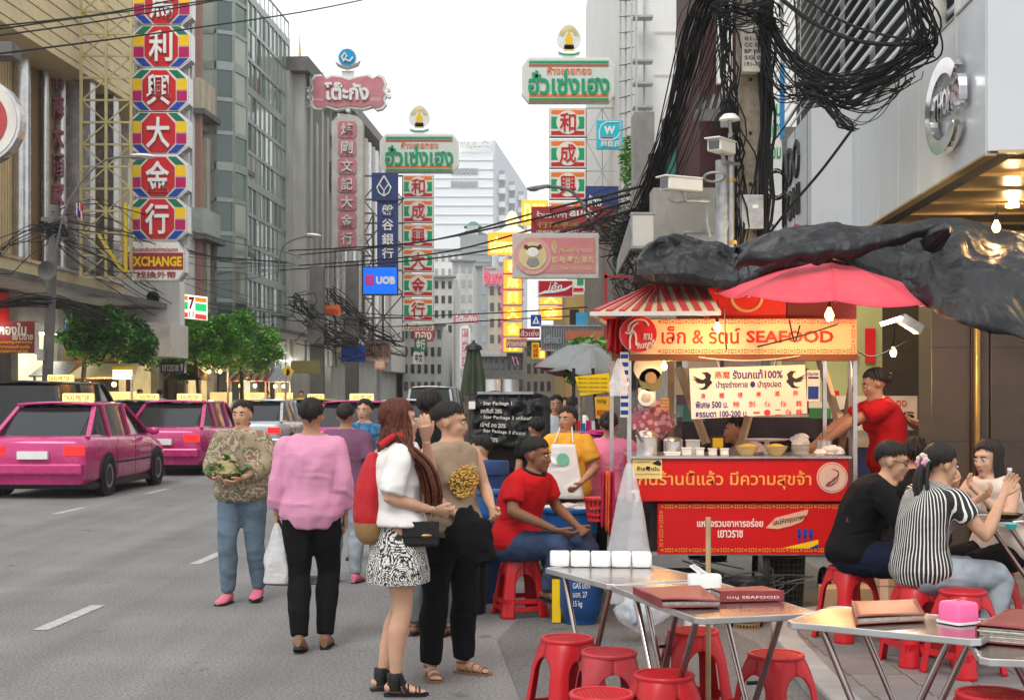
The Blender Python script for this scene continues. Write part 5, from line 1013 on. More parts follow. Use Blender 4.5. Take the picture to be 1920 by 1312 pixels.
mb = MB(); mb.bar(RF.L(1102, 595, -.46), RF.L(1334, 594, -.46), .02, .03); mb.bar(RF.L(1102, 595, -.46), RF.L(1158, 595, 1.0), .02, .03); mb.build('eave_rail', m_offw, RF.root)
RB = Sign('red_sign_box', 'glossy red box sign with pale ring between the awning and the umbrella', 'sign', 1400, 565, CY + .25)
RB.box('case', m_red, 1330, 538, 1474, 598, 0, .3); mb = MB(); mb.tube([RB.L(1400 + 28*math.cos(a), 558 + 25*math.sin(a), -.01) for a in [k*math.pi/14 for k in range(0, 15)]], .012, 6); mb.build('ring', MATS['awning_cream'], RB.root); RB.box('dark_box', m_maroon if 0 else M('dark_maroon', (.1, .01, .01), .5), 1476, 560, 1606, 597, .0, .3)
UM = Sign('red_umbrella', 'faded red umbrella under the black tarpaulin', 'umbrella', 1560, 486, 10.0)
m_umb = M('umbrella_red', (.72, .07, .1), .6, var=.1, scale=3, dirt=.25, dirtcol=(.75, .3, .3)); rimp = []
for k in range(8):
    a = math.radians(k*45 - 100); x = 2.235 - UM.root.location.x + .80*math.cos(a); y = .80*math.sin(a)
    z = 2.30 - UM.root.location.z - .05*(x - (2.235 - UM.root.location.x)) + .1*y; rimp.append(Vector((x, y, z)))
ap = Vector((0, .05, 0))
for k in range(8):
    a, b = rimp[k], rimp[(k+1) % 8]
    mb = MB()
    def fn(u, v, a=a, b=b):
        e = a.lerp(b, u); p = ap.lerp(e, v); p = p + Vector((0, 0, .045*math.sin(v*math.pi) - .03*math.sin(u*math.pi)*v)); return p
    mb.grid(fn, 8, 8); sheet_solid(mb.build('canopy_panel', m_umb, UM.root, smooth=True), .003)
    mb = MB(); mb.tube([ap.lerp(a, t_) + Vector((0, 0, .045*math.sin(t_*math.pi) - .012)) for t_ in (0, .25, .5, .75, 1)], .006, 5); mb.build('rib', m_galv, UM.root)
mb = MB(); mb.tube([ap, Vector((.42, 1.25, -.2)), Vector((.45, 1.3, -2.5))], .018, 8); mb.build('pole', m_galv, UM.root)
TP = thing('black_tarpaulin', 'crumpled shiny black tarpaulin thrown over the stall roofs', 'tarpaulin', (0, 0, 0))
top = [(1190, 512), (1212, 468), (1235, 450), (1285, 448), (1325, 455), (1368, 473), (1400, 458), (1450, 448), (1500, 438), (1600, 436), (1690, 424), (1750, 410), (1800, 412), (1860, 424), (1925, 444), (2060, 470)]
low = [(1190, 525), (1240, 524), (1300, 527), (1372, 536), (1420, 514), (1480, 497), (1560, 481), (1620, 500), (1680, 533), (1740, 560), (1770, 590), (1810, 607), (1850, 612), (1900, 622), (1940, 632), (2060, 640)]
def ip(tb, x):
    for (a, b), (c, d) in zip(tb[:-1], tb[1:]):
        if a <= x <= c: return b + (d - b)*(x - a)/(c - a)
    return tb[-1][1] if x > tb[-1][0] else tb[0][1]
def ridged(p, s): return 1 - 2*abs(noise.noise(p * s))
def tarp(u, v):
    x = 1190 + u*(2060-1190); t_ = ip(top, x); l_ = ip(low, x) + (4*math.sin(x*.055) + 3*math.sin(x*.023 + 1) if x > 1400 else 0)
    Yb = 11.4; Yf = 9.9 + .1*math.sin(u*9) - 1.0*min(1, max(0, (x-1690)/110))
    if x < 1380: Yb = 11.0
    p = P(x, t_, Yb).lerp(P(x, l_, Yf), v)
    q = Vector((x*.004 + v*.9, v*2.2 - x*.0025, 3.1)); amp = math.sin(min(1, v*1.0)*math.pi)**.6 if v < 1 else 0
    n_ = (ridged(q, 1.6)*.6 + ridged(q + Vector((5, 1, 2)), 3.3)*.3 + ridged(q + Vector((1, 7, 2)), 7)*.12)
    f_ = ridged(Vector((x*.011 + v*.9 + .5*noise.noise(q*1.2), 3, v*.35)), 1.0); f2 = ridged(Vector((x*.004 - v*2.6, v*1.5, 8)) + Vector((noise.noise(q*3),)*3)*.4, 1.3)
    p.z += (.014*n_ + .06*(f_-.3) + .04*(f2-.3)) * amp + .05*math.sin(v*math.pi); p.y -= (.015*n_ + .13*f_ + .06*f2)*amp
    if v > .93: p.z -= .02*(v-.93)/.07; p.y += .06*((v-.93)/.07)
    p.x += .03*noise.noise(q*4 + Vector((9, 9, 9)))
    return p
mb = MB(); mb.grid(tarp, 260, 60)
m_tarp = M('tarpaulin', (.014, .015, .017), .45, var=.35, scale=5, bump=.3, bscale=22, spec=.32, dirt=.3, dirtcol=(.045, .045, .045), dscale=4)
n_ = m_tarp.node_tree; b_ = n_.nodes['Principled BSDF']; tc_ = n_.nodes.new('ShaderNodeTexCoord'); wn = n_.nodes.new('ShaderNodeTexNoise'); wn.inputs['Scale'].default_value = 2.5; wn.inputs['Detail'].default_value = 3
vm = n_.nodes.new('ShaderNodeVectorMath'); vm.operation = 'MULTIPLY_ADD'; vm.inputs[1].default_value = (.5, .5, .5); vo = n_.nodes.new('ShaderNodeTexVoronoi'); vo.feature = 'DISTANCE_TO_EDGE'; vo.inputs['Scale'].default_value = 4.5
n_.links.new(tc_.outputs['Object'], wn.inputs['Vector']); n_.links.new(wn.outputs['Color'], vm.inputs[0]); mq = n_.nodes.new('ShaderNodeMapping'); mq.inputs['Scale'].default_value = (1.3, .5, .45); mq.inputs['Rotation'].default_value = (0, .5, 0); n_.links.new(tc_.outputs['Object'], mq.inputs[0]); n_.links.new(mq.outputs[0], vm.inputs[2]); n_.links.new(vm.outputs[0], vo.inputs['Vector'])
bb = n_.nodes.new('ShaderNodeBump'); bb.inputs['Distance'].default_value = .09; bb.inputs['Strength'].default_value = .6; n_.links.new(vo.outputs['Distance'], bb.inputs['Height']); n_.links.new(b_.inputs['Normal'].links[0].from_socket, bb.inputs['Normal']); n_.links.new(bb.outputs[0], b_.inputs['Normal'])
tg = mb.build('sheet', m_tarp, TP, smooth=True); tg.data.polygons.foreach_set('use_smooth', [True]*len(tg.data.polygons)); sheet_solid(tg, .006)
mb = MB(); mb.grid(lambda u, v: P(1190 + u*870, ip(top, 1190 + u*870), (11.0 if u < .22 else 11.4) + .6*v) - Vector((0, 0, .5*v*v)), 60, 6); sheet_solid(mb.build('back_flap', m_tarp, TP, smooth=True), .006)
def rollpt(t_): 
    x = 1380 + t_*390; return P(x, ip(top, x) + 26 + 10*math.sin(t_*5), 9.6 + .3*t_)
mb = MB(); rings = []
for k in range(60):
    t_ = k/59; c_ = rollpt(t_); r = .085*(1 - .5*abs(t_-.5)) + .02*noise.noise(Vector((t_*14, 0, 0)))
    rings.append([c_ + Vector((0.02*math.sin(a), math.cos(a)*r*(1+.25*noise.noise(Vector((t_*9, a, 1)))), math.sin(a)*r*(.8+.5*noise.noise(Vector((t_*11, a*1.5, 4)))))) for a in [q*2*math.pi/20 for q in range(20)]])
mb.loft(rings); mb.build('rolled_edge', m_tarp, TP, smooth=80)
mb = MB(); mb.tube([P(1748, 452, 9.9), P(1772, 432, 9.6), P(1778, 428, 9.5)], [.09, .05, .01], 8); mb.build('twisted_corner', m_tarp, TP, smooth=True)
BN = Sign('bird_nest_banner', 'white hanging banner advertising bird nest with swallows, inside the cart', 'banner', 1404, 735, CY - .08, 0)
BN.root.rotation_euler = (0, math.radians(-.8), 0)
BN.poly('board', M('banner_cream', (.74, .66, .56), .6, var=.04), [(1293, 689), (1510, 685), (1513, 776), (1296, 784)], 0, .006)
nv = M('navy_ink', (.04, .02, .16), .6); ri = M('red_ink', (.6, .03, .03), .6)
BN.text('燕窩', ri, 1340, 695, 1369, 709, -.001, .01, .002); BN.text('รังนกแท้100%', nv, 1374, 692, 1468, 710, -.001, .025, .002)
BN.text('บำรุงร่างกาย ● บำรุงปอด', nv, 1343, 713, 1465, 730, -.001, .02, .002)
for i, ch in enumerate('身體健康潤肺'): BN.text(ch, ri, 1314 + i*34.6, 736 - i*.6, 1323 + i*34.6, 746 - i*.6, -.001, .01, .002)
BN.text('พิเศษ 500 บ.', nv, 1304, 751, 1365, 764, -.001, .025, .002)
for i, ch in enumerate('特別伍佰銖'): BN.text(ch, ri, 1374 + i*29.5, 752, 1386 + i*29.5, 763, -.001, .01, .002)
BN.text('ธรรมดา 100-200 บ.', nv, 1304, 769, 1402, 781, -.001, .025, .002)
for i, ch in enumerate('一●二佰銖'): BN.text(ch, ri, 1412 + i*20, 768 if ch != '一' else 772, 1424 + i*20, 779 if ch != '一' else 775, -.001, .01, .002)
for s_, ox in ((1, 0), (-1, 1)):
    X = lambda x: x if s_ == 1 else 2*1404 - x + 2
    pts = [(1336, 716), (1332, 711), (1334, 702), (1327, 696), (1316, 697), (1322, 701), (1324, 707), (1318, 711), (1299, 703), (1306, 710), (1299, 709), (1308, 714), (1304, 715), (1316, 718), (1322, 717), (1322, 722), (1317, 726), (1310, 726), (1316, 729), (1325, 728), (1331, 721)]
    BN.poly('swallow', m_black, [(X(x), y) for x, y in pts], -.004, -.001)
mb = MB(); mb.tube([BN.L(1350, 688), BN.L(1345, 674)], .002, 4); mb.tube([BN.L(1452, 687), BN.L(1455, 674)], .002, 4); mb.tube(sag(BN.L(1310, 668, -.02), BN.L(1500, 668, -.02), .03), .004, 5); mb.build('string', m_white, BN.root)
S = Sign('paper_notice', 'white and blue printed notice taped beside the banner', 'notice', 1524, 723, CY + .02); S.box('sheet', m_white, 1513, 694, 1537, 752, 0, .003); S.box('blue_block', m_sblue, 1515, 724, 1535, 748, -.002, 0); S.box('blue_line', m_sblue, 1515, 706, 1535, 710, -.002, 0); S.text('ประกาศ', nv, 1514, 697, 1534, 704, -.002); 
S = Sign('hanging_notice', 'narrow blue and white lettered strip hanging at the cart left post', 'notice', 1172, 740, CY - .05); S.box('strip', m_white, 1163, 660, 1179, 782, 0, .003)
for k in range(8): S.box('blue_block', m_sblue, 1164, 664+k*15, 1178, 672+k*15, -.003, 0)
ZC = C.L(0, 855).z; CO = Vector((C.root.location.x, CY, 0))
def onc(px, dy): return Vector(((px-960)/F*CY*(1+dy/CY), CY + dy, ZC + .001))
def lathe_thing(name, label, cat_, loc, prof, m, group=None, part='body', extra=None, n=24):
    t = thing(name, label, cat_, loc, 0, group); mb = MB(); mb.lathe(prof, n=n); mb.build(part, m, t, smooth=True)
    return t
m_alu = M('aluminium', (.7, .69, .67), .3, .9, var=.12, dirt=.2, dirtcol=(.4, .35, .3))
p = lathe_thing('stock_pot', 'tall lidded aluminium stock pot at the left end of the counter', 'pot', onc(1213, .22), [(.075, 0), (.078, .0), (.078, .13), (.085, .135)], m_alu)
mb = MB(); mb.lathe([(.088, .135), (.08, .15), (.05, .175), (.012, .185), (.012, .2), (.001, .2)], n=24); mb.build('lid', m_alu, p, smooth=True)
mb = MB(); mb.tube([(.0, -.06, .02), (-.1, -.12, .2)], .012, 8); mb.build('ladle_handle', m_steel, p)
p = lathe_thing('cooking_pot', 'wide lidded pot right of the tall stock pot', 'pot', onc(1262, .25), [(.07, 0), (.07, .1), (.075, .105)], m_alu); mb = MB(); mb.lathe([(.076, .105), (.06, .122), (.02, .13), (.001, .13)], n=20); mb.build('lid', m_alu, p, smooth=True)
m_clear = M('frosted_plastic', (.75, .75, .72), .25, var=.06, alpha=.75)
for k, (px, dy, w, h) in enumerate(((1287, .12, .035, .05), (1312, .12, .03, .05), (1336, .12, .03, .045), (1358, .12, .03, .045), (1299, .34, .05, .1), (1260, .07, .055, .02))):
    t = thing('plastic_tub', 'small frosted plastic tub on the counter, %s' % ('first of the front row from the left', 'second of the front row', 'third of the front row', 'fourth of the front row', 'tall one behind the front row', 'flat white one before the pots')[k], 'tub', onc(px, dy), 0, 'plastic tubs on the cart counter')
    mb = MB(); mb.box(-w, w, -w*.8, w*.8, 0, h); bevel(mb.build('tub', m_clear, t), .006); mb = MB(); mb.box(-w-.003, w+.003, -w*.8-.003, w*.8+.003, h, h+.008); mb.build('lid', m_white, t)
    if k in (1, 3): mb = MB(); mb.box(-w*.5, w*.6, -w*.8-.002, -w*.8, .01, .035); mb.build('paper_label', m_white, t)
t = thing('price_card', 'small framed yellow card standing behind the tubs', 'card', onc(1346, .2)); mb = MB(); mb.box(-.052, .052, 0, .01, .04, .14); mb.build('frame', MATS['dark_maroon'], t); mb = MB(); mb.box(-.038, .038, -.003, 0, .055, .125); mb.build('card', m_yel, t); mb = MB(); mb.box(-.02, .02, 0, .03, 0, .04); mb.build('foot', m_black, t)
m_bowlg = M('bowl_glass', (.6, .5, .25), .1, var=.1, alpha=.6); m_fish = M('yellow_food', (.75, .48, .03), .5, var=.35, scale=60, bump=.8, bscale=90)
for k, px in enumerate((1401, 1455)):
    t = thing('glass_bowl', ('ribbed glass bowl of yellow food, left of the pair', 'ribbed glass bowl of yellow food, right of the pair')[k], 'bowl', onc(px, .12), 0, 'glass bowls of yellow food')
    mb = MB(); mb.lathe([(.045, 0), (.05, .004), (.07, .03), (.088, .068), (.091, .07), (.085, .066), (.066, .03), (.045, .008)], n=32, cap=False); mb.build('bowl', m_bowlg, t, smooth=True)
    mb = MB(); mb.lathe([(.05, .01), (.08, .056), (.06, .072), (.03, .084), (.001, .088)], n=24); mb.build('food', m_fish, t, smooth=True)
t = lathe_thing('serving_tray', 'wide shallow white tray raised behind the bowls', 'tray', onc(1438, .42) , [(.02, 0), (.02, .09), (.14, .1), (.17, .112), (.14, .105)], m_white)
t = thing('plate_stack', 'stack of white plates with bags of noodles on top', 'plates', onc(1500, .16))
for k in range(9): mb = MB(); mb.lathe([(.03, k*.009), (.065, k*.009 + .006), (.066, k*.009 + .009), (.03, k*.009 + .004)], (rnd.uniform(-.003, .003), 0, 0), 20); mb.build('plate', m_white, t, smooth=True)
m_bag = M('thin_bag', (.75, .75, .75), .25, var=.1, alpha=.55, bump=.6, bscale=30)
def lump(mb, c, r, seed=0, k=.25, n=14, m=9):
    a = MB(); a.ell((0,0,0), 1, n, m); o = []
    for v in a.v:
        v = Vector(v); f = 1 + k*noise.noise(v*1.7 + Vector((seed, 0, 0))) + k*.5*noise.noise(v*4 + Vector((0, seed, 0))); o.append(Vector(c) + Vector((v.x*r[0]*f, v.y*r[1]*f, v.z*r[2]*f)))
    mb.add(o, a.f)
mb = MB(); lump(mb, (0, .02, .11), (.075, .06, .045), 3, .5); mb.build('noodle_bag', m_bag, t, smooth=True)
t = thing('rice_noodle_heap', 'heap of white noodle packs at the right end of the counter', 'food', onc(1553, .13)); mb = MB()
for k in range(7): lump(mb, (rnd.uniform(-.09, .09), rnd.uniform(-.03, .05), .02 + rnd.random()*.03), (.045, .04, .025), k, .3)
mb.build('packs', m_white, t, smooth=True)
lathe_thing('steel_pot', 'open steel pot behind the noodle packs', 'pot', onc(1545, .4), [(.06, 0), (.062, .1), (.066, .1), (.058, .096), (.056, .01)], m_alu)
t = thing('rear_shelf', 'dark cluttered rear shelf with crates behind the cart', 'shelf', (P(1400, 0, 11.6).x, 11.6, 0))
def rb(name, m, px0, y0, px1, y1, f, b, par=t):
    s = 11.6/F; mb = MB(); mb.box((px0-1400)*s, (px1-1400)*s, f, b, (740-y1)*s + CAMH, (740-y0)*s + CAMH); return mb.build(name, m, par)
for a_ in ((M('crate_teal', (.05, .2, .18), .5), 1280, 760, 1320, 790), (M('dark_basket', (.03, .025, .04), .6), 1282, 784, 1560, 822), (m_galv, 1250, 776, 1600, 782), (m_wood, 1325, 800, 1350, 830), (m_red, 1430, 792, 1560, 798), (m_black, 1240, 820, 1600, 1000), (M('cream_box', (.55, .48, .33), .6), 1260, 690, 1290, 740), (M('green_crate', (.03, .22, .1), .5), 1520, 765, 1560, 800), (m_offw, 1290, 640, 1350, 690), (m_galv, 1360, 660, 1420, 690), (M('dim_wall', (.13, .12, .09), .8), 1420, 690, 1520, 860), (MATS['dim_wall'], 1180, 800, 1440, 860)):
    rb('box', a_[0], a_[1], a_[2], a_[3], a_[4], rnd.uniform(-.05, .1), .4)
for k in range(5): rb('plate', m_white, 1312, 778 - k*4, 1350, 780 - k*4, 0, .2)
for x0, y0, x1, y1 in ((1560, 800, 1525, 650), (1590, 670, 1570, 850), (1315, 830, 1270, 690), (1250, 640, 1255, 860), (1370, 860, 1400, 780)):
    s = 11.6/F; mb = MB(); mb.bar(((x0-1400)*s, -.3, (740-y0)*s + CAMH), ((x1-1400)*s, -.1, (740-y1)*s + CAMH), .05); mb.build('wooden_strut', M('weathered_wood', (.28, .22, .16), .7, var=.3), t)
S = Sign('bamboo_hats', 'round woven trays and a plate hanging at the cart left end', 'hanging trays', 1215, 700, 10.9)
for cx_, cy_, r, mm in ((1215, 690, 27, m_galv), (1220, 712, 22, M('leaf_green_plate', (.12, .14, .07), .5)), (1212, 745, 16, m_alu)): S.disc('tray', mm, cx_, cy_, r, 0, .02, n=28)
S.disc('tray_centre', m_brown, 1220, 708, 11, -.01, 0); S.disc('pan_centre', m_galv, 1212, 745, 9, -.01, 0); S.box('fan_frame', m_galv, 1197, 727, 1230, 762, .02, .05)
S = Sign('woven_basket', 'small woven basket hanging right of the trays', 'basket', 1246, 756, 10.8); 
for k in range(7): S.box('slat', m_wood, 1239+k*2.2, 746, 1240.4+k*2.2, 768, 0, .02)
for k in range(4): S.box('band', m_wood, 1238, 747+k*6, 1255, 749+k*6, -.005, .025)
mb = MB(); S2 = Sign('flowery_cloth', 'pink flowery cloth bundle behind the pots', 'cloth', 1222, 790, 11.1)
lump(mb, (0, 0, -.0), (.16, .1, .16), 5, .35, 20, 12)
def flow(n, tc):
    v = n.nodes.new('ShaderNodeTexVoronoi'); v.inputs['Scale'].default_value = 22; n.links.new(tc.outputs['Object'], v.inputs['Vector'])
    r = n.nodes.new('ShaderNodeValToRGB'); r.color_ramp.interpolation = 'CONSTANT'; e = r.color_ramp.elements; e[0].color = (.55, .3, .35, 1); e[1].color = (.3, .08, .12, 1); e[1].position = .45; n.links.new(v.outputs['Distance'], r.inputs[0]); return r.outputs[0]
m_flow = pattern_mat('flowery_cloth', flow); mb.build('cloth', m_flow, S2.root, smooth=True)
def hang_bag(label, px, y0, y1, w, Y, m, seed=1, name='plastic_bag', cat_='plastic bag'):
    S = Sign(name, label, cat_, px, (y0+y1)/2, Y); h = (y1-y0)*S.s; W = w*S.s; mb = MB(); rings = []
    for k in range(25):
        t_ = k/24; ww = W*.5*(.12 + .88*min(1, t_*1.5)**.8); z = h*.5 - t_*h
        rings.append([Vector((math.cos(a)*ww*(1+.22*noise.noise(Vector((a*2, t_*3, seed)))), math.sin(a)*ww*.5*(1+.4*noise.noise(Vector((a*2.5, t_*3, seed+5)))), z)) for a in [q*2*math.pi/28 for q in range(28)]])
    mb.loft(rings, cap=False); mb.build('film', m, S.root, smooth=80); return S
m_film = M('clear_film', (.75, .77, .8), .15, var=.1, alpha=.38, bump=.7, bscale=14)
hang_bag('long clear plastic bag hanging at the left end of the cart', 1180, 868, 1130, 84, 9.9, m_film, 1)
hang_bag('small white plastic bag hanging on the left cart post', 1160, 672, 742, 34, 10.1, m_bag, 3)
S = Sign('bottle_bag', 'clear bag full of crushed water bottles under the first table', 'rubbish bag', 1205, 1150, 9.3); mb = MB(); lump(mb, (0, 0, .02), (.17, .12, .12), 8, .3, 24, 14); mb.build('film', m_film, S.root, smooth=80)
for k in range(7):
    mb = MB(); a = Vector((rnd.uniform(-.1, .1), rnd.uniform(-.05, .05), rnd.uniform(-.06, .04))); b = a + Vector((rnd.uniform(-.1, .1), rnd.uniform(-.04, .04), rnd.uniform(-.05, .05))); mb.tube([a, a.lerp(b, .7), a.lerp(b, .8), b], [.03, .03, .012, .012], 10); mb.build('water_bottle', M('bottle_plastic', (.5, .62, .75), .1, alpha=.7), S.root, smooth=True)
    mb = MB(); mb.cyl(a.lerp(b, .25), a.lerp(b, .45), .031); mb.build('blue_wrap', m_sblue, S.root)
S = Sign('hanging_towels', 'red and orange towels hanging left of the cart', 'towels', 1140, 940, 10.0)
for k, (x0, x1, mm) in enumerate(((1127, 1136, M('crimson_cloth', (.4, .01, .05), .9)), (1135, 1142, M('orange_cloth', (.7, .15, .02), .9)), (1141, 1152, MATS['crimson_cloth']))):
    mb = MB(); mb.grid(lambda u, v: S.L(x0 + u*(x1-x0), 883 + v*(105 + 8*k), .02*math.sin(u*9 + k + v*3)), 8, 12); sheet_solid(mb.build('towel', mm, S.root, smooth=True), .006)
S = Sign('red_basket', 'round red plastic basket at the left end of the cart', 'basket', 1122, 955, 10.1)
for k in range(18):
    mb = MB(); a = k*2*math.pi/18; mb.bar((math.cos(a)*.07, math.sin(a)*.07, -.07), (math.cos(a)*.095, math.sin(a)*.095, .08), .01); mb.build('slat', m_redpl, S.root)
for z, r in ((-.07, .073), (-.03, .08), (.02, .088), (.08, .1)): mb = MB(); mb.lathe([(r, z-.008), (r+.006, z-.008), (r+.006, z+.008), (r, z+.008)], n=24); mb.build('hoop', m_redpl, S.root)
def barrel(label, px, Y, r, z0, z1, m, name='blue_tub', cat_='tub', lid=None):
    t = thing(name, label, cat_, (P(px, 0, Y).x, Y, z0)); h = z1 - z0; mb = MB()
    mb.lathe([(r*.82, 0), (r*.86, h*.05), (r*.9, h*.45), (r*.93, h*.47), (r*.92, h*.5), (r*.97, h*.9), (r*1.05, h*.91), (r*1.06, h*.97), (r*1.02, h), (r*.96, h*.97), (r*.9, h*.7)], n=32); mb.build('body', m, t, smooth=True)
    return t
t = barrel('large blue tub brimming with scraps beside the cart', 1068, 11.2, .235, .36, .74, m_blue)
mb = MB()
for k in range(16): lump(mb, (rnd.uniform(-.15, .15), rnd.uniform(-.15, .15), .36 + rnd.random()*.03), (.07, .05, .025), k, .5, 8, 6)
mb.build('scraps', M('pale_scraps', (.6, .6, .58), .6), t, smooth=True)
barrel('lower blue tub supporting the brimming one', 1078, 11.1, .22, 0.02, .36, M('mid_blue_plastic', (.02, .2, .5), .4)); 
t = barrel('dark blue barrel behind the seated man in red', 905, 11.2, .2, .0, 1.1, M('dark_blue_plastic', (.015, .05, .16), .45), 'blue_barrel', 'barrel'); barrel('brighter blue pail against the dark barrel', 925, 10.8, .13, .55, .9, m_blue, 'blue_pail', 'pail')
t = thing('gas_bottle', 'blue gas bottle with white lettering under the first table', 'gas bottle', (P(1088, 0, 10.1).x, 10.1, .01)); mb = MB(); mb.lathe([(.12, 0), (.12, .03), (.14, .06), (.15, .12), (.15, .32), (.12, .39), (.05, .42), (.05, .45)], n=28); mb.build('cylinder', M('gas_blue', (.01, .06, .2), .4, .2, dirt=.2), t, smooth=True)
tm = MB(); text_into(tm, 'GAS ปตท\nมอก. 27\n15 kg', -.06, .12, .06, .3, -.152, .0, .004); tm.build('lettering', m_white, t, recalc=False); mb = MB(); mb.box(-.2, -.14, -.03, .03, .0, .3); mb.build('yellow_guard', m_yel, t)
barrel('black round bin standing behind the woman in tan', 868, 10.6, .2, 0, .7, m_black, 'black_bin', 'bin')
for k, (px, Y, r, z1, lab, mm) in enumerate(((1400, 9.9, .1, .24, 'woven brown waste basket under the long table', M('woven_plastic', (.3, .17, .08), .6)), (1472, 10.9, .15, .38, 'tall woven waste basket beneath the cart', M('dark_woven', (.12, .09, .05), .6)))):
    t = thing('woven_basket', lab, 'basket', (P(px, 0, Y).x, Y, 0)); h = z1
    mb = MB(); mb.lathe([(r*.85, 0), (r*.82, .01), (r*.97, h-.01)], n=24, cap=False); mb.build('inner_wall', m_black, t)
    for q in range(24):
        mb = MB(); a = q*2*math.pi/24; mb.bar((math.cos(a)*r*.86, math.sin(a)*r*.86, 0), (math.cos(a)*r, math.sin(a)*r, h), .008); mb.build('stake', mm, t)
    for q in range(9): mb = MB(); z = h*q/8; rr_ = r*(.86 + .14*q/8); mb.lathe([(rr_-.003, z), (rr_+.004, z), (rr_+.004, z+.009), (rr_-.003, z+.009)], n=24); mb.build('hoop', mm, t)
t = barrel('black bin with a liner bag beneath the cart', 1398, 10.0, .14, 0, .3, m_black, 'black_bin', 'bin'); mb = MB(); mb.lathe([(.13, .2), (.155, .33), (.16, .3), (.15, .26)], n=20); mb.build('liner', m_tarp, t, smooth=True)
t = thing('white_pail', 'white paint pail on the road under the table', 'pail', (P(1310, 0, 9.5).x, 9.5, 0)); mb = MB(); mb.lathe([(.09, 0), (.105, .2), (.11, .2), (.1, .19)], n=24); mb.build('body', m_white, t, smooth=True); mb = MB(); mb.tube([(.1*math.cos(a), -.03, .14 - .06*math.sin(a)) for a in [q*math.pi/8 for q in range(9)]], .003, 5); mb.build('handle', m_galv, t)
t = thing('green_crate', 'green plastic crate on the ground beneath the cart', 'crate', (P(1285, 0, 10.6).x, 10.6, .0)); 
for z in (.05, .12, .19, .26): mb = MB(); mb.box(-.15, .15, -.1, -.09, z, z+.05); mb.build('slat', M('crate_green', (.01, .28, .1), .5), t)
mb = MB(); mb.box(-.15, .15, -.085, .1, 0, .32); mb.build('contents', m_dark, t)
t = thing('bicycle_wheels_heap', 'dark tangle of wires, black bags and pipes under the cart', 'clutter', (P(1330, 0, 10.7).x, 10.7, .0)); mb = MB()
for k in range(12): lump(mb, (rnd.uniform(-.35, .7), rnd.uniform(-.1, .15), rnd.uniform(.05, .25)), (.1, .08, .07), k, .5, 10, 7)
mb.build('black_bags', m_tarp, t, smooth=True)
mb = MB()
for k in range(8): mb.tube(cat([(rnd.uniform(-.4, .8), rnd.uniform(-.2, 0), rnd.uniform(.05, .4)) for _ in range(4)], 4), .006, 5)
mb.build('loose_wires', m_galv, t)
t.name = 'rubbish_heap'
for k, (px, Y, w, h) in enumerate(((1600, 9.6, .17, .3), (1660, 9.9, .18, .36))):
    t = thing('cardboard_box', ('brown cardboard box behind the black shirt man, left one', 'brown cardboard box behind the black shirt man, right one')[k], 'box', (P(px, 0, Y).x, Y + .2, .0 + .1*(k>0)), .1*k); mb = MB(); mb.box(-w, w, -.12, .12, 0, h); mb.build('carton', M('cardboard', (.38, .24, .12), .8, var=.12, dirt=.2), t); mb = MB(); mb.box(-.03, .03, -.122, .122, .01, h+.002); mb.build('tape', MATS['arrow_cream'], t); mb = MB(); mb.box(-w, w, -.125, -.121, h*.5, h*.505); mb.build('fold_line', m_brown, t)
bulb(P(1555, 590, 9.55), 'glowing bulb hanging below the red umbrella', 17, .032, P(1555, 540, 9.6))
bulb(P(1345, 614, 9.9), 'glowing bulb before the cart header sign', 5, .024, P(1345, 560, 10))
bulb(P(1245, 686, 10.5), 'glowing bulb inside the cart beside the trays', 4, .024, P(1240, 640, 10.6))
bulb(P(1675, 660, 11.5), 'glowing bulb in front of the pale green wall', 28, .028, P(1676, 610, 11.5))
bulb(P(1868, 425, 10.4), 'glowing bulb above the tarpaulin at the right edge', 3, .032, P(1870, 385, 10.6))
S = Sign('tube_lamp', 'slanted white tube lamp under the stall roof beside the pillar', 'lamp', 1664, 604, 10.6); mb = MB(); mb.bar(S.L(1652, 608), S.L(1690, 596), .03); mb.build('tube', m_tube, S.root); mb = MB(); mb.bar(S.L(1690, 596, .02), S.L(1728, 618, .05), .09, .07); mb.build('fitting', m_galv, S.root); bulb_light(P(1670, 625, 10.4), 8, (1, .95, .8), .1)
mb = MB(); [mb.tube(cat([P(*q) for q in pts], 4), .006, 5) for pts in (((1420, 650, 9.8), (1500, 630, 9.8), (1570, 608, 9.8)), ((1360, 575, 9.7), (1359, 620, 9.9), (1362, 655, 10)), ((1480, 600, 9.8), (1490, 640, 9.9), (1500, 610, 9.8)), ((1610, 660, 10.2), (1640, 668, 10.4), (1700, 640, 10.5)))]
tag(mb.build('stall_wiring', m_cable, smooth=True), 'thin loose wiring strung across the cart header', 'wiring')
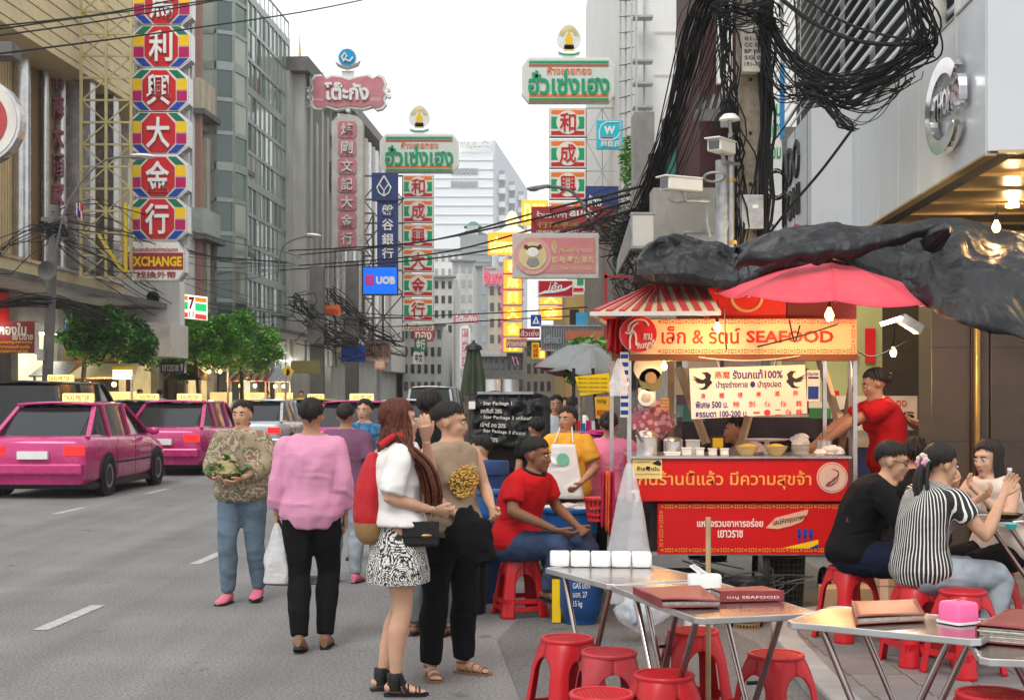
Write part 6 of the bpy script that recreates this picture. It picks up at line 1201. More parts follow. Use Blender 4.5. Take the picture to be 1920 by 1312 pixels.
# ================================================================ stools
def stool_parts():
    H_ = .45
    def rad(z, th):
        t_ = 1 - z/H_; h = .118 + .068*t_; e = 2 + 4*min(1, t_*3.2); c_, s_ = abs(math.cos(th)), abs(math.sin(th)); return h / ((c_**e + s_**e)**(1/e)) * (1 if t_ > .01 else 1)
    leg = MB(); N = 12; zs = [.45, .445, .43, .41, .39, .372] + [.365, .355, .345, .333, .32, .305, .29] + [.25, .2, .15, .1, .05, .02, .0]
    def wid(z):
        if z >= .372: return 45.
        if z > .29: q = (z - .29)/.082; return 16.5 + 28.5*(1 - math.sqrt(max(0, 1 - q*q)))
        return 16.5
    rows = []
    for z in zs:
        w = math.radians(wid(z)); rows.append([Vector((rad(z, math.pi/4 + a)*math.cos(math.pi/4 + a), rad(z, math.pi/4 + a)*math.sin(math.pi/4 + a), z)) for a in [(-1 + 2*k/N)*w for k in range(N+1)]])
    vs = [p for r in rows for p in r]; n = N + 1
    leg.add(vs, [(j*n+i, j*n+i+1, (j+1)*n+i+1, (j+1)*n+i) for j in range(len(rows)-1) for i in range(N)])
    me_leg = leg.mesh('leg', m_redpl, 50)
    seat = MB(); seat.lathe([(.001, .449), (.112, .449), (.1125, .455), (.124, .456), (.129, .449), (.127, .438)], n=40, cap=False); 
    m_seat = M('stool_seat', (.55, .02, .03), .4, var=.1)
    nt_ = m_seat.node_tree
    if not any(x.type == 'BUMP' for x in nt_.nodes):
        tc = nt_.nodes.new('ShaderNodeTexCoord'); mp = nt_.nodes.new('ShaderNodeMapping'); mp.inputs['Rotation'].default_value = (0, 0, .785); ch = nt_.nodes.new('ShaderNodeTexChecker'); ch.inputs['Scale'].default_value = 95
        bp = nt_.nodes.new('ShaderNodeBump'); bp.inputs['Distance'].default_value = .006; bp.inputs['Strength'].default_value = .9
        nt_.links.new(tc.outputs['Object'], mp.inputs[0]); nt_.links.new(mp.outputs[0], ch.inputs[0]); nt_.links.new(ch.outputs['Fac'], bp.inputs['Height']); nt_.links.new(bp.outputs[0], nt_.nodes['Principled BSDF'].inputs['Normal'])
    me_seat = seat.mesh('seat', m_seat, 30)
    kn = MB()
    for i in range(-9, 10):
        for j in range(-9, 10):
            if (i+j) % 2 == 0 and math.hypot(i, j)*.0118 < .104: kn.box(i*.0118-.005, i*.0118+.005, j*.0118-.005, j*.0118+.005, .447, .4515)
    kn.v = [(x*.707 - y*.707, x*.707 + y*.707, z) for x, y, z in kn.v]; me_kn = kn.mesh('seat_tread', m_redpl)
    bar = MB(); bar.box(-.15, .15, .1575, .1645, .105, .14); me_bar = bar.mesh('cross_bar', m_redpl)
    return me_leg, me_seat, me_kn, me_bar
me_leg, me_seat, me_kn, me_bar = stool_parts()
st0 = thing('plastic_stool', 'x', 'stool', (0, 0, 0))
for k in range(4):
    o = inst(me_leg, 'leg', st0, rot=(0, 0, k*math.pi/2)); m_ = o.modifiers.new('solid', 'SOLIDIFY'); m_.thickness = .006; m_.offset = -1
    inst(me_bar, 'cross_bar', st0, rot=(0, 0, k*math.pi/2))
inst(me_seat, 'seat', st0); k_ = inst(me_kn, 'seat_tread', st0)
def seat_at(px, py, z=0): Y = (CAMH - z - .45)*F/(py - 740); return Vector(((px-960)/F*Y, Y, z))
stools = [((1064, 1196), 0, .5, 'red plastic stool at the left of the front row, near the tissues'), ((1142, 1222), 0, .1, 'faded red plastic stool tucked behind the nearest one, second from left'), ((1245, 1264), 0, .35, 'bright red plastic stool nearest to the camera in the middle of the frame'),
          ((1300, 1182), 0, .2, 'red plastic stool on the far side of the long steel table'), ((1455, 1226), 0, .6, 'red plastic stool right of the long table, alone on the road'), ((1860, 1300), .1, .2, 'red plastic stool cut by the bottom right corner'),
          ((1592, 1062), .1, .4, 'red stool under the man in the black shirt'), ((1722, 1094), .1, .25, 'red stool under the woman in the striped shirt'), ((1806, 1108), .1, .55, 'glossy red stool between the pink tissue box and the striped woman'), ((975, 1038), 0, .3, 'red stacked stool under the man in the red polo'), ((1128, 1300), 0, .1, 'red plastic stool low at the bottom edge behind the nearest one'), ((1860, 1075), .1, .1, 'red stool in shadow under the diners table')]
S_LOC = {}
for i, (pp, z, rz, lab) in enumerate(stools):
    loc = seat_at(pp[0], pp[1], z)
    if i == 0: st0.location = loc; st0.rotation_euler = (0, 0, rz); st0['label'] = lab; st0['group'] = 'red plastic stools'
    else: copy_thing(st0, loc, rz, lab, 'red plastic stools')
    S_LOC[i] = loc
    if i == 1: stf = [o for o in COL.objects if o.name.startswith('plastic_stool')][-1]
for o in COL.objects:
    if o.parent == stf and o.material_slots: o.material_slots[0].link = 'OBJECT'; o.material_slots[0].material = M('faded_red_plastic', (.42, .03, .04), .5, var=.2, scale=5, dirt=.4, dirtcol=(.4, .12, .12), dscale=9)
copy_thing(st0, S_LOC[9] + Vector((0, 0, -.055)), .3, 'lower red stool of the stack under the man in the red polo', 'red plastic stools')
# ================================================================ tables
m_ttop = M('table_steel', (.52, .49, .47), .22, 1, var=.18, scale=6, dirt=.45, dirtcol=(.25, .18, .14), dscale=6, bump=.03, bscale=8)
m_trim = M('aluminium_trim', (.66, .66, .65), .35, .9, var=.15, dirt=.25)
m_tleg = M('table_leg_tube', (.42, .36, .34), .25, 1, var=.2, dirt=.3, dirtcol=(.25, .1, .08))
def table(label, ox, oy, ux, uy, L, Wd, z, floor=0, legs=True):
    """corner, direction of the length, n = left-hand normal to the right of it"""
    u = Vector((ux, uy)).normalized(); n = Vector((-u.y, u.x)); 
    if n.x < 0 and abs(u.x) < abs(u.y): n = -n
    if abs(u.x) >= abs(u.y) and n.y < 0: n = -n
    t = thing('folding_table', label, 'table', (ox, oy, floor)); z -= floor
    def pt(a, b, zz): q = u*a + n*b; return Vector((q.x, q.y, zz))
    def slab(mb, a0, a1, b0, b1, z0, z1, c=0):
        pl = [(a0+c, b0), (a1-c, b0), (a1, b0+c), (a1, b1-c), (a1-c, b1), (a0+c, b1), (a0, b1-c), (a0, b0+c)] if c else [(a0,b0),(a1,b0),(a1,b1),(a0,b1)]
        P_ = [pt(a, b, 0) for a, b in pl]; mb.prismz([(p.x, p.y) for p in P_], z0, z1)
    mb = MB(); slab(mb, .006, L-.006, .006, Wd-.006, z-.016, z-.003, .02); mb.build('top', m_ttop, t)
    mb = MB(); pl = [(0,0),(L,0),(L,Wd),(0,Wd),(0,0)]; 
    c = .03; pl = [(c,0),(L-c,0),(L,c),(L,Wd-c),(L-c,Wd),(c,Wd),(0,Wd-c),(0,c)]
    out = [pt(a, b, 0) for a, b in pl]; ctr = pt(L/2, Wd/2, 0); inn = [p + (ctr-p).normalized()*.014 for p in out]; k = len(out)
    vs = [p + Vector((0, 0, zz)) for zz in (z-.026, z) for p in out] + [p + Vector((0, 0, zz)) for zz in (z-.026, z) for p in inn]
    fs = []
    for i in range(k):
        j = (i+1) % k; fs += [(i, j, k+j, k+i), (2*k+j, 2*k+i, 3*k+i, 3*k+j), (k+i, k+j, 3*k+j, 3*k+i), (i, 2*k+i, 2*k+j, j)]
    mb.add(vs, fs); bevel(mb.build('rim', m_trim, t), .003)
    for e in ((.1, L*.42), (L*.58, L-.1)):
        for b in (.05, Wd-.05):
            pass
    for (a0, a1) in ((L*.18, L*.62), (L*.82, L*.38)):
        for b in (.06, Wd-.06):
            bb = b + (.016 if a0 > a1 else 0)*(1 if b < Wd/2 else -1)
            mb = MB(); mb.tube([pt(a0, bb, z-.03), pt(a1, bb, .0)], .0135, 10); mb.build('leg', m_tleg, t, smooth=True)
        mb = MB(); mb.tube([pt(a1, .06, .12 if a0 < a1 else .16), pt(a1, Wd-.06, .12 if a0 < a1 else .16)], .009, 8); mb.build('stretcher', m_tleg, t, smooth=True)
    for b in (.06, Wd-.06): mb = MB(); mb.cyl(pt(L*.5, b-.02, z*.5), pt(L*.5, b+.03, z*.5), .009); mb.build('hinge_bolt', m_black, t)
    return t, pt
table('steel topped folding table carrying the tissue packs', .156, 7.18, .405, -.914, .715, .55, .75)
table('steel topped folding table carrying the two red menu binders', .445, 6.52, .272, -.962, 1.02, .53, .75)
table('steel topped folding table with pink tissue box and brown binder', 1.044, 5.46, .62, -.42, .74, .5, .752)
table('folding table cut by the right edge under a thick red binder', 1.60, 4.86, .98, -.2, .8, .5, .72)
table('diners folding table with bowls and a water bottle, right edge', 2.62, 8.05, 1, -.02, 1.2, .55, .9, .1)
def onT(px, py, z): Y = (CAMH - z)*F/(py-740); return Vector(((px-960)/F*Y, Y, z))
for k in range(5):
    p = onT(1050 + k*38.5, 1061 + k*.4, .751); t = thing('tissue_pack', 'white wrapped tissue pack, %s of the row on the first table' % ('leftmost', 'second', 'middle', 'fourth', 'rightmost')[k], 'tissue pack', p + Vector((0, .03, 0)), -.02, 'white tissue packs'); mb = MB()
    g = lambda u, v, sx, sy: None
    rings = []
    for zz, s_ in ((0, .93), (.006, 1), (.04, 1.01), (.066, .99), (.072, .93), (.074, .5)):
        rings.append([Vector((x*.05*s_*(1 + .03*noise.noise(Vector((x*3, y*3, zz*40 + k)))), y*.045*s_, zz + .003*noise.noise(Vector((x*4, y*4, k))))) for x, y in [(math.copysign(abs(math.cos(a))**.35, math.cos(a)), math.copysign(abs(math.sin(a))**.35, math.sin(a))) for a in [q*2*math.pi/28 for q in range(28)]]])
    mb.loft(rings); mb.build('wrapped_tissues', M('tissue_white', (.8, .8, .8), .6, var=.04, bump=.3, bscale=60), t, smooth=60)
p = onT(1321, 1100, .751); t = thing('tissue_tub', 'white oblong tissue tub with a sheet sticking out', 'tissue box', p); mb = MB()
mb.loft([[Vector((x*.075*s_, y*.05*s_, zz)) for x, y in [(math.copysign(abs(math.cos(a))**.45, math.cos(a)), math.copysign(abs(math.sin(a))**.45, math.sin(a))) for a in [q*2*math.pi/28 for q in range(28)]]] for zz, s_ in ((0, .97), (.05, 1), (.056, .96), (.058, .85))]); mb.build('tub', m_white, t, smooth=50)
mb = MB(); mb.grid(lambda u, v: Vector((-.02 - v*.05 + u*.03*(1-v*.3), -.01 + .01*math.sin(u*5), .055 + v*.04 + u*.012)), 4, 6); sheet_solid(mb.build('tissue_sheet', MATS['tissue_white'], t, smooth=True), .001)
t = thing('wooden_pole', 'thin wooden umbrella pole rising behind the tissue tub', 'pole', P(1328, 1090, 6.75)); mb = MB(); mb.cyl((0, 0, -.75), (0, 0, .305), .0125, n=12); mb.build('shaft', M('pale_wood', (.42, .3, .16), .6, var=.2), t, smooth=True)
m_bind = M('binder_red', (.22, .035, .04), .38, var=.15, scale=10, dirt=.2, dirtcol=(.3, .12, .1)); m_bindb = M('binder_brown', (.28, .085, .055), .4, var=.15, dirt=.25, dirtcol=(.15, .04, .03)); m_page = M('page_edges', (.5, .45, .4), .8, var=.3, scale=60)
def binder(label, pts, z, th, mcov, spine=0, warp=.006):
    """pts: four photo corners of the top cover (front-left, front-right, back-right, back-left)"""
    q = [onT(x, y, z + th) for x, y in pts]; c = sum(q, Vector())/4; t = thing('menu_binder', label, 'menu binder', (c.x, c.y, z), 0, 'menu binders')
    q = [v - Vector((c.x, c.y, z)) for v in q]
    def pt(u, v): return (q[0].lerp(q[1], u)).lerp(q[3].lerp(q[2], u), v)
    def cover(zo, k): 
        mb = MB()
        mb.grid(lambda u, v: Vector((pt(u, v).x, pt(u, v).y, zo + k*(math.sin(u*3.1 + 1)*math.cos(v*2.2)) )), 12, 10); o = mb.build('cover', mcov, t, smooth=True); sheet_solid(o, .004)
    cover(th, warp); cover(.003, 0)
    mb = MB(); n_ = 7
    for i in range(n_):
        zz = .006 + (th-.012)*i/n_; s_ = rnd.uniform(.005, .03); vs = [pt(a, b) for a, b in ((s_, s_), (1-s_, s_), (1-s_, 1-s_), (s_, 1-s_))]; mb.add([(v.x, v.y, zz) for v in vs] + [(v.x, v.y, zz + (th-.012)/n_*.75) for v in vs], [(0,3,2,1),(4,5,6,7),(0,1,5,4),(1,2,6,5),(2,3,7,6),(3,0,4,7)])
    mb.build('pages', m_page, t)
    a, b = (q[0], q[3]) if spine == 0 else (q[1], q[0]) if spine == 1 else (q[1], q[2])
    mb = MB(); mb.add([(a.x, a.y, 0), (b.x, b.y, 0), (b.x, b.y, th+.002), (a.x, a.y, th+.002)], [(0,1,2,3)]); sheet_solid(mb.build('spine', mcov, t), .006)
    return t, q
binder('dull red menu binder with open pages, left one on the long table', [(1240, 1126), (1352, 1124), (1312, 1098), (1188, 1100)], .752, .03, m_bind, 0, .006)
t, q = binder('dull red menu binder with lettered spine, right one on the long table', [(1350, 1110), (1470, 1107), (1430, 1099), (1330, 1102)], .752, .04, m_bind, 1, .003)
tm = MB(); text_into(tm, 'เมนู SEAFOOD', q[0].x+.03, .012, q[1].x-.03, .026, min(q[0].y, q[1].y)-.005, 0, .001); tm.build('spine_lettering', m_ivory, t, recalc=False)
binder('reddish brown menu binder on the pink tissue box table', [(1607, 1157), (1735, 1150), (1718, 1124), (1598, 1126)], .754, .028, m_bindb, 0, .004)
binder('thick worn red menu binder cut by the right edge', [(1830, 1172), (1990, 1185), (1990, 1145), (1895, 1140)], .722, .06, m_bind, 0, .004)
t = thing('pink_tissue_box', 'pink plastic tissue dispenser on a white base', 'tissue box', onT(1797, 1166, .753), .5); mb = MB()
sq = lambda r, zz, e=.3: [Vector((math.copysign(abs(math.cos(a))**e, math.cos(a))*r, math.copysign(abs(math.sin(a))**e, math.sin(a))*r, zz)) for a in [q_*2*math.pi/32 for q_ in range(32)]]
m_pinkpl = M('pink_plastic', (.75, .13, .32), .4, var=.06); mb.loft([sq(.058, .008), sq(.056, .07), sq(.05, .079), sq(.02, .083)]); mb.build('cover', m_pinkpl, t, smooth=50); mb = MB(); mb.loft([sq(.064, 0), sq(.064, .008)]); mb.build('base', m_white, t); mb = MB(); mb.lathe([(.012, .083), (.001, .0835)], n=12); mb.build('slot', m_black, t)
zt = .901
def bowl(label, px, py, r, h, m, food=None):
    t = thing('bowl', label, 'bowl', onT(px, py, zt)); mb = MB(); mb.lathe([(r*.5, 0), (r*.6, .004), (r, h), (r*1.02, h), (r*.94, h*.95), (r*.5, h*.3)], n=24); mb.build('dish', m, t, smooth=True)
    if food: mb = MB(); lump(mb, (0, 0, h*.75), (r*.75, r*.75, h*.35), px, .4); mb.build('food', food, t, smooth=True)
m_teal = M('teal_melamine', (.05, .5, .42), .3)
bowl('small turquoise bowl on the diners table, front one', 1896, 992, .036, .03, m_teal); bowl('turquoise bowl half hidden behind the front one', 1868, 962, .04, .03, m_teal)
bowl('dark plate of grilled seafood on the diners table', 1890, 972, .09, .03, m_black, M('grilled_food', (.3, .15, .06), .6, var=.5, scale=60)); bowl('white plate of food at the right edge of the diners table', 1935, 985, .1, .02, m_white, MATS['grilled_food'])
t = thing('water_bottle', 'clear water bottle with printed wrap on the diners table', 'bottle', onT(1893, 958, zt)); mb = MB(); mb.lathe([(.03, 0), (.034, .01), (.034, .03), (.032, .05), (.034, .07), (.034, .16), (.03, .19), (.015, .225), (.013, .25)], n=20); mb.build('bottle', M('clear_bottle', (.6, .66, .7), .08, alpha=.5), t, smooth=True); mb = MB(); mb.lathe([(.035, .09), (.035, .15)], n=20, cap=False); mb.build('wrap', M('bottle_wrap', (.35, .45, .6), .5, var=.5, scale=60), t); mb = MB(); mb.cyl((0,0,.25), (0,0,.268), .015); mb.build('cap', m_white, t)
# ================================================================ left neighbour stalls (behind the polo man)
BT = Sign('draped_cart', 'cart wrapped in a black plastic sheet with white Thai lettering', 'cart', 955, 790, 13.5)
def drape(u, v):
    x = 868 + u*165; y = 735 + v*100; f = -.1 + .05*noise.noise(Vector((u*6, v*7, 2))) + .03*ridged(Vector((u*5, v*3, 6)), 2); 
    ex = 0 if .12 < u < .9 else (.12-u)/.12*.5 if u <= .12 else (u-.9)/.1*.4
    return BT.L(x, y + (14*abs(u-.5)**2*2) + 3*math.sin(u*14), f + ex)
mb = MB(); mb.grid(drape, 60, 30); sheet_solid(mb.build('black_sheet', m_tarp, BT.root, smooth=80), .01)
for i, tx in enumerate(('· Star Package 1', 'ลดทันที 20%', '· Star Package 2 เครื่องดื่ม', 'เบียร์ ลด 20%', '· Star Package 3 ส่วนลด', 'ทันที 50%')): BT.text(tx, m_ivory, 902, 752+i*13, 902+len(tx)*3.6, 761+i*13, -.2, .01, .004, tilt=-.02*i)
BT.box('frame', m_galv, 895, 734, 1000, 739, -.1, .6); BT.box('case', m_dark, 880, 740, 1022, 1000, .05, .6); BT.box('white_fold', m_white, 880, 752, 892, 766, -.2, -.18)
for x in (925, 957): mb = MB(); q = BT.L(x, 734, .2); mb.lathe([(.078, 0), (.08, .12), (.082, .12)], q, 20); mb.build('steel_pot', m_alu, BT.root, smooth=True)
FU = Sign('closed_parasol', 'closed dark green parasol standing behind the draped cart', 'parasol', 888, 740, 14.2); mb = MB(); rings = []
for k in range(14):
    t_ = k/13; z = FU.L(0, 652 + t_*95).z; r = .045 + .07*t_**.8; rings.append([Vector((math.cos(a)*r*(1 + .25*math.cos(a*8)), math.sin(a)*r*(1 + .25*math.cos(a*8)), z)) for a in [q*2*math.pi/48 for q in range(48)]])
mb.loft(rings); mb.build('folded_canopy', M('dark_green_canvas', (.045, .06, .035), .8, var=.25, scale=8), FU.root, smooth=80); mb = MB(); mb.lathe([(.09, -.02), (.075, .02), (.02, .05), (.005, .08)], FU.L(888, 652), 16); mb.build('top_cap', m_black, FU.root, smooth=True); mb = MB(); mb.cyl(FU.L(888, 740), FU.L(888, 1020), .025); mb.build('pole', m_galv, FU.root)
GU = Sign('grey_parasol', 'wide grey topped parasol with dark red underside, left of the cart', 'parasol', 1085, 690, 15.5)
m_gcan = M('grey_canvas', (.2, .21, .21), .7, var=.1, dirt=.2); m_rcan = M('dark_red_canvas', (.25, .01, .02), .7, var=.2)
rp = [(1002, 688, -.2), (1030, 668, .6), (1085, 655, 1.0), (1140, 660, .7), (1165, 690, .3), (1158, 697, -.6), (1100, 703, -1.0), (1058, 694, -.8)]
for k in range(8):
    a, b = GU.L(*rp[k]), GU.L(*rp[(k+1) % 8]); apx = GU.L(1110, 652, 0); mb = MB()
    mb.grid(lambda u, v: apx.lerp(a.lerp(b, u), v) + Vector((0, 0, .08*math.sin(v*math.pi) - .04*math.sin(u*math.pi)*v)), 6, 6); sheet_solid(mb.build('canopy_panel', m_gcan, GU.root, smooth=True), .01)
mb = MB(); mb.grid(lambda u, v: GU.L(1002 + u*75 + v*10, 690 + v*14*math.sin(u*3) + u*4, -.5 + .3*v), 10, 4); sheet_solid(mb.build('red_valance', m_rcan, GU.root, smooth=True), .01); mb = MB(); mb.cyl(GU.L(1088, 660), GU.L(1088, 1010), .025); mb.build('pole', m_galv, GU.root)
YM = Sign('yellow_menu_boards', 'yellow handwritten menu boards hung on a stall frame', 'menu board', 1110, 740, 13.2)
YM.poly('board', m_yel, [(1078, 706), (1142, 699), (1144, 734), (1088, 742)], 0, .02); YM.poly('board', M('menu_orange', (.7, .35, .02), .5), [(1114, 744), (1144, 743), (1150, 783), (1116, 784)], -.1, -.08)
for k in range(4): YM.text('กุ้งเผา ปลาเผา หอย', m_black, 1084, 707 + k*8, 1138, 713 + k*8 - 2, -.005, 0, .003)
YM.text('หอยทอด', m_sred, 1118, 768, 1146, 778, -.105, .01, .003); YM.text('เมนู', m_black, 1118, 748, 1134, 756, -.105, 0, .003)
for x in (1076, 1112, 1146): mb = MB(); mb.bar(YM.L(x, 690, .04), YM.L(x + (20 if x == 1112 else 0), 990, .04), .03); mb.build('frame_tube', m_black, YM.root)
YM.box('shelf', m_galv, 1070, 808, 1150, 811, 0, .5); YM.box('shelf', m_galv, 1070, 850, 1150, 853, 0, .5)
for k in range(16): YM.box('goods', (m_white, m_red, m_blue, m_mag, m_offw, m_black, m_wood)[k % 7], 1072 + (k % 8)*9.5, 795 + 42*(k//8) - rnd.random()*8, 1079 + (k % 8)*9.5, 808 + 42*(k//8), .05, .2)
mb = MB(); lump(mb, YM.L(1120, 812, -.1), (.13, .1, .03), 4, .5); mb.build('pink_cloth', m_mag, YM.root, smooth=True)
foliage('street_plant', 'bright green plant growing above the grey parasol', P(1105, 652, 17), (.28, .3, .14), 170, m_leaf2, .08, 11); foliage('street_plant', 'small green plant under the edge of the grey parasol', P(1082, 705, 15), (.14, .2, .09), 90, m_leaf2, .06, 12)
# ================================================================ people
def fused(mb, name, mats, parent, vox=.011, smooth=4, wr=0., wrs=9., seed=0, extra=None):
    me = mb.mesh('tmp', mats, False); ob = bpy.data.objects.new('tmp', me); COL.objects.link(ob)
    r = ob.modifiers.new('r', 'REMESH'); r.mode = 'VOXEL'; r.voxel_size = vox
    if smooth: s_ = ob.modifiers.new('s', 'SMOOTH'); s_.factor = .5; s_.iterations = smooth
    dg = bpy.context.evaluated_depsgraph_get(); dg.update(); m2 = bpy.data.meshes.new_from_object(ob.evaluated_get(dg), depsgraph=dg)
    bpy.data.objects.remove(ob); m2.materials.clear(); m2.materials.append(mats if not isinstance(mats, list) else mats[0])
    if wr:
        n = len(m2.vertices); co = np.zeros(n*3); nr = np.zeros(n*3); m2.vertices.foreach_get('co', co); m2.vertices.foreach_get('normal', nr); co = co.reshape(-1, 3); nr = nr.reshape(-1, 3)
        d = np.array([(1 - 2.2*abs(noise.noise(Vector((c[0]*wrs, c[1]*wrs, c[2]*wrs*.6 + c[0]*wrs*.5 + seed)))))*.6 + noise.noise(Vector((c[0]*wrs*2.4, c[1]*wrs*2.4, c[2]*wrs*1.5 + seed)))*.45 for c in co])
        co += nr * (d * wr)[:, None]; m2.vertices.foreach_set('co', co.ravel())
    if extra:
        b = bmesh.new(); b.from_mesh(m2)
        for (vs, fs) in extra:
            nv = [b.verts.new(v) for v in vs]
            for f in fs:
                try: b.faces.new([nv[i] for i in f])
                except ValueError: pass
        b.to_mesh(m2); b.free()
    m2.polygons.foreach_set('use_smooth', [True]*len(m2.polygons)); m2.name = name; m2.update()
    o = bpy.data.objects.new(name, m2); COL.objects.link(o); o.parent = parent; return o
_hand = {}
def hand_geo(curl):
    if curl in _hand: return _hand[curl]
    mb = MB()
    mb.loft([[Vector((math.cos(a)*w + .002*k, math.sin(a)*d, -z)) for a in [q*math.pi/8 for q in range(16)]] for k, (w, d, z) in enumerate(((.022, .016, -.02), (.026, .016, .0), (.034, .015, .03), (.039, .013, .07), (.036, .011, .085)))])
    for x, l in ((-.03, .058), (-.0105, .07), (.0095, .076), (.0295, .068)):
        p = Vector((x, 0, -.075)); pts = [p.copy()]; a = curl*.3
        for f in (.42, .33, .25): a += curl*.55; p = p + Vector((x*.12*f, math.sin(a), -math.cos(a)))*l*f*1.05; pts.append(p.copy())
        mb.tube(pts, [.0098, .0092, .0084, .0066], 8)
    mb.tube([(.022, 0, -.015), (.04, .006 + .008*curl, -.042), (.05, .012 + .018*curl, -.07), (.053, .014 + .028*curl, -.088)], [.013, .0115, .01, .0075], 8)
    o = fused(mb, 'h', m_white, None, .0036, 2); me = o.data; r = ([v.co.copy() for v in me.vertices], [tuple(p.vertices) for p in me.polygons]); bpy.data.objects.remove(o); bpy.data.meshes.remove(me); _hand[curl] = r; return r
TR = [(-.075, .10, .075, 0), (-.04, .15, .10, .0), (.0, .168, .112, .008), (.06, .158, .105, .004), (.14, .13, .09, -.004), (.22, .138, .095, -.008), (.30, .152, .104, -.01), (.38, .162, .1, -.004), (.43, .16, .085, .004), (.462, .128, .07, .012), (.488, .078, .058, .014), (.52, .052, .052, .012)]
SKIN = lambda k: M('skin_%s' % k, {'a': (.52, .30, .2), 'b': (.40, .21, .13), 'c': (.2, .09, .05), 'd': (.48, .27, .17)}[k], .48, var=.08, scale=18, bump=.04, bscale=120, sss=.06)
HAIR = lambda k: M('hair_%s' % k, {'black': (.012, .009, .008), 'auburn': (.09, .022, .01), 'dark': (.02, .013, .01)}[k], .62, var=.6, scale=55, spec=.3)
def creases(m, d=.035, sc=9):
    n = m.node_tree; b = n.nodes['Principled BSDF']; tc = n.nodes.new('ShaderNodeTexCoord'); mp = n.nodes.new('ShaderNodeMapping'); mp.inputs['Rotation'].default_value = (.5, .3, .4); mp.inputs['Scale'].default_value = (1, 1, 2.2)
    x = n.nodes.new('ShaderNodeTexNoise'); x.noise_type = 'RIDGED_MULTIFRACTAL'; x.inputs['Scale'].default_value = sc*.5; x.inputs['Detail'].default_value = 3; x.inputs['Distortion'].default_value = .6
    bp = n.nodes.new('ShaderNodeBump'); bp.inputs['Distance'].default_value = d; bp.inputs['Strength'].default_value = .55
    n.links.new(tc.outputs['Object'], mp.inputs[0]); n.links.new(mp.outputs[0], x.inputs['Vector']); n.links.new(x.outputs['Fac'], bp.inputs['Height'])
    if b.inputs['Normal'].links: n.links.new(b.inputs['Normal'].links[0].from_socket, bp.inputs['Normal'])
    n.links.new(bp.outputs[0], b.inputs['Normal']); return m
def fabric(name, rgb, **k):
    if name in MATS: return MATS[name]
    return creases(M(name, rgb, k.pop('rough', .85), var=k.pop('var', .1), scale=k.pop('scale', 6), bump=k.pop('bump', .15), bscale=k.pop('bscale', 220), spec=.12, **k))
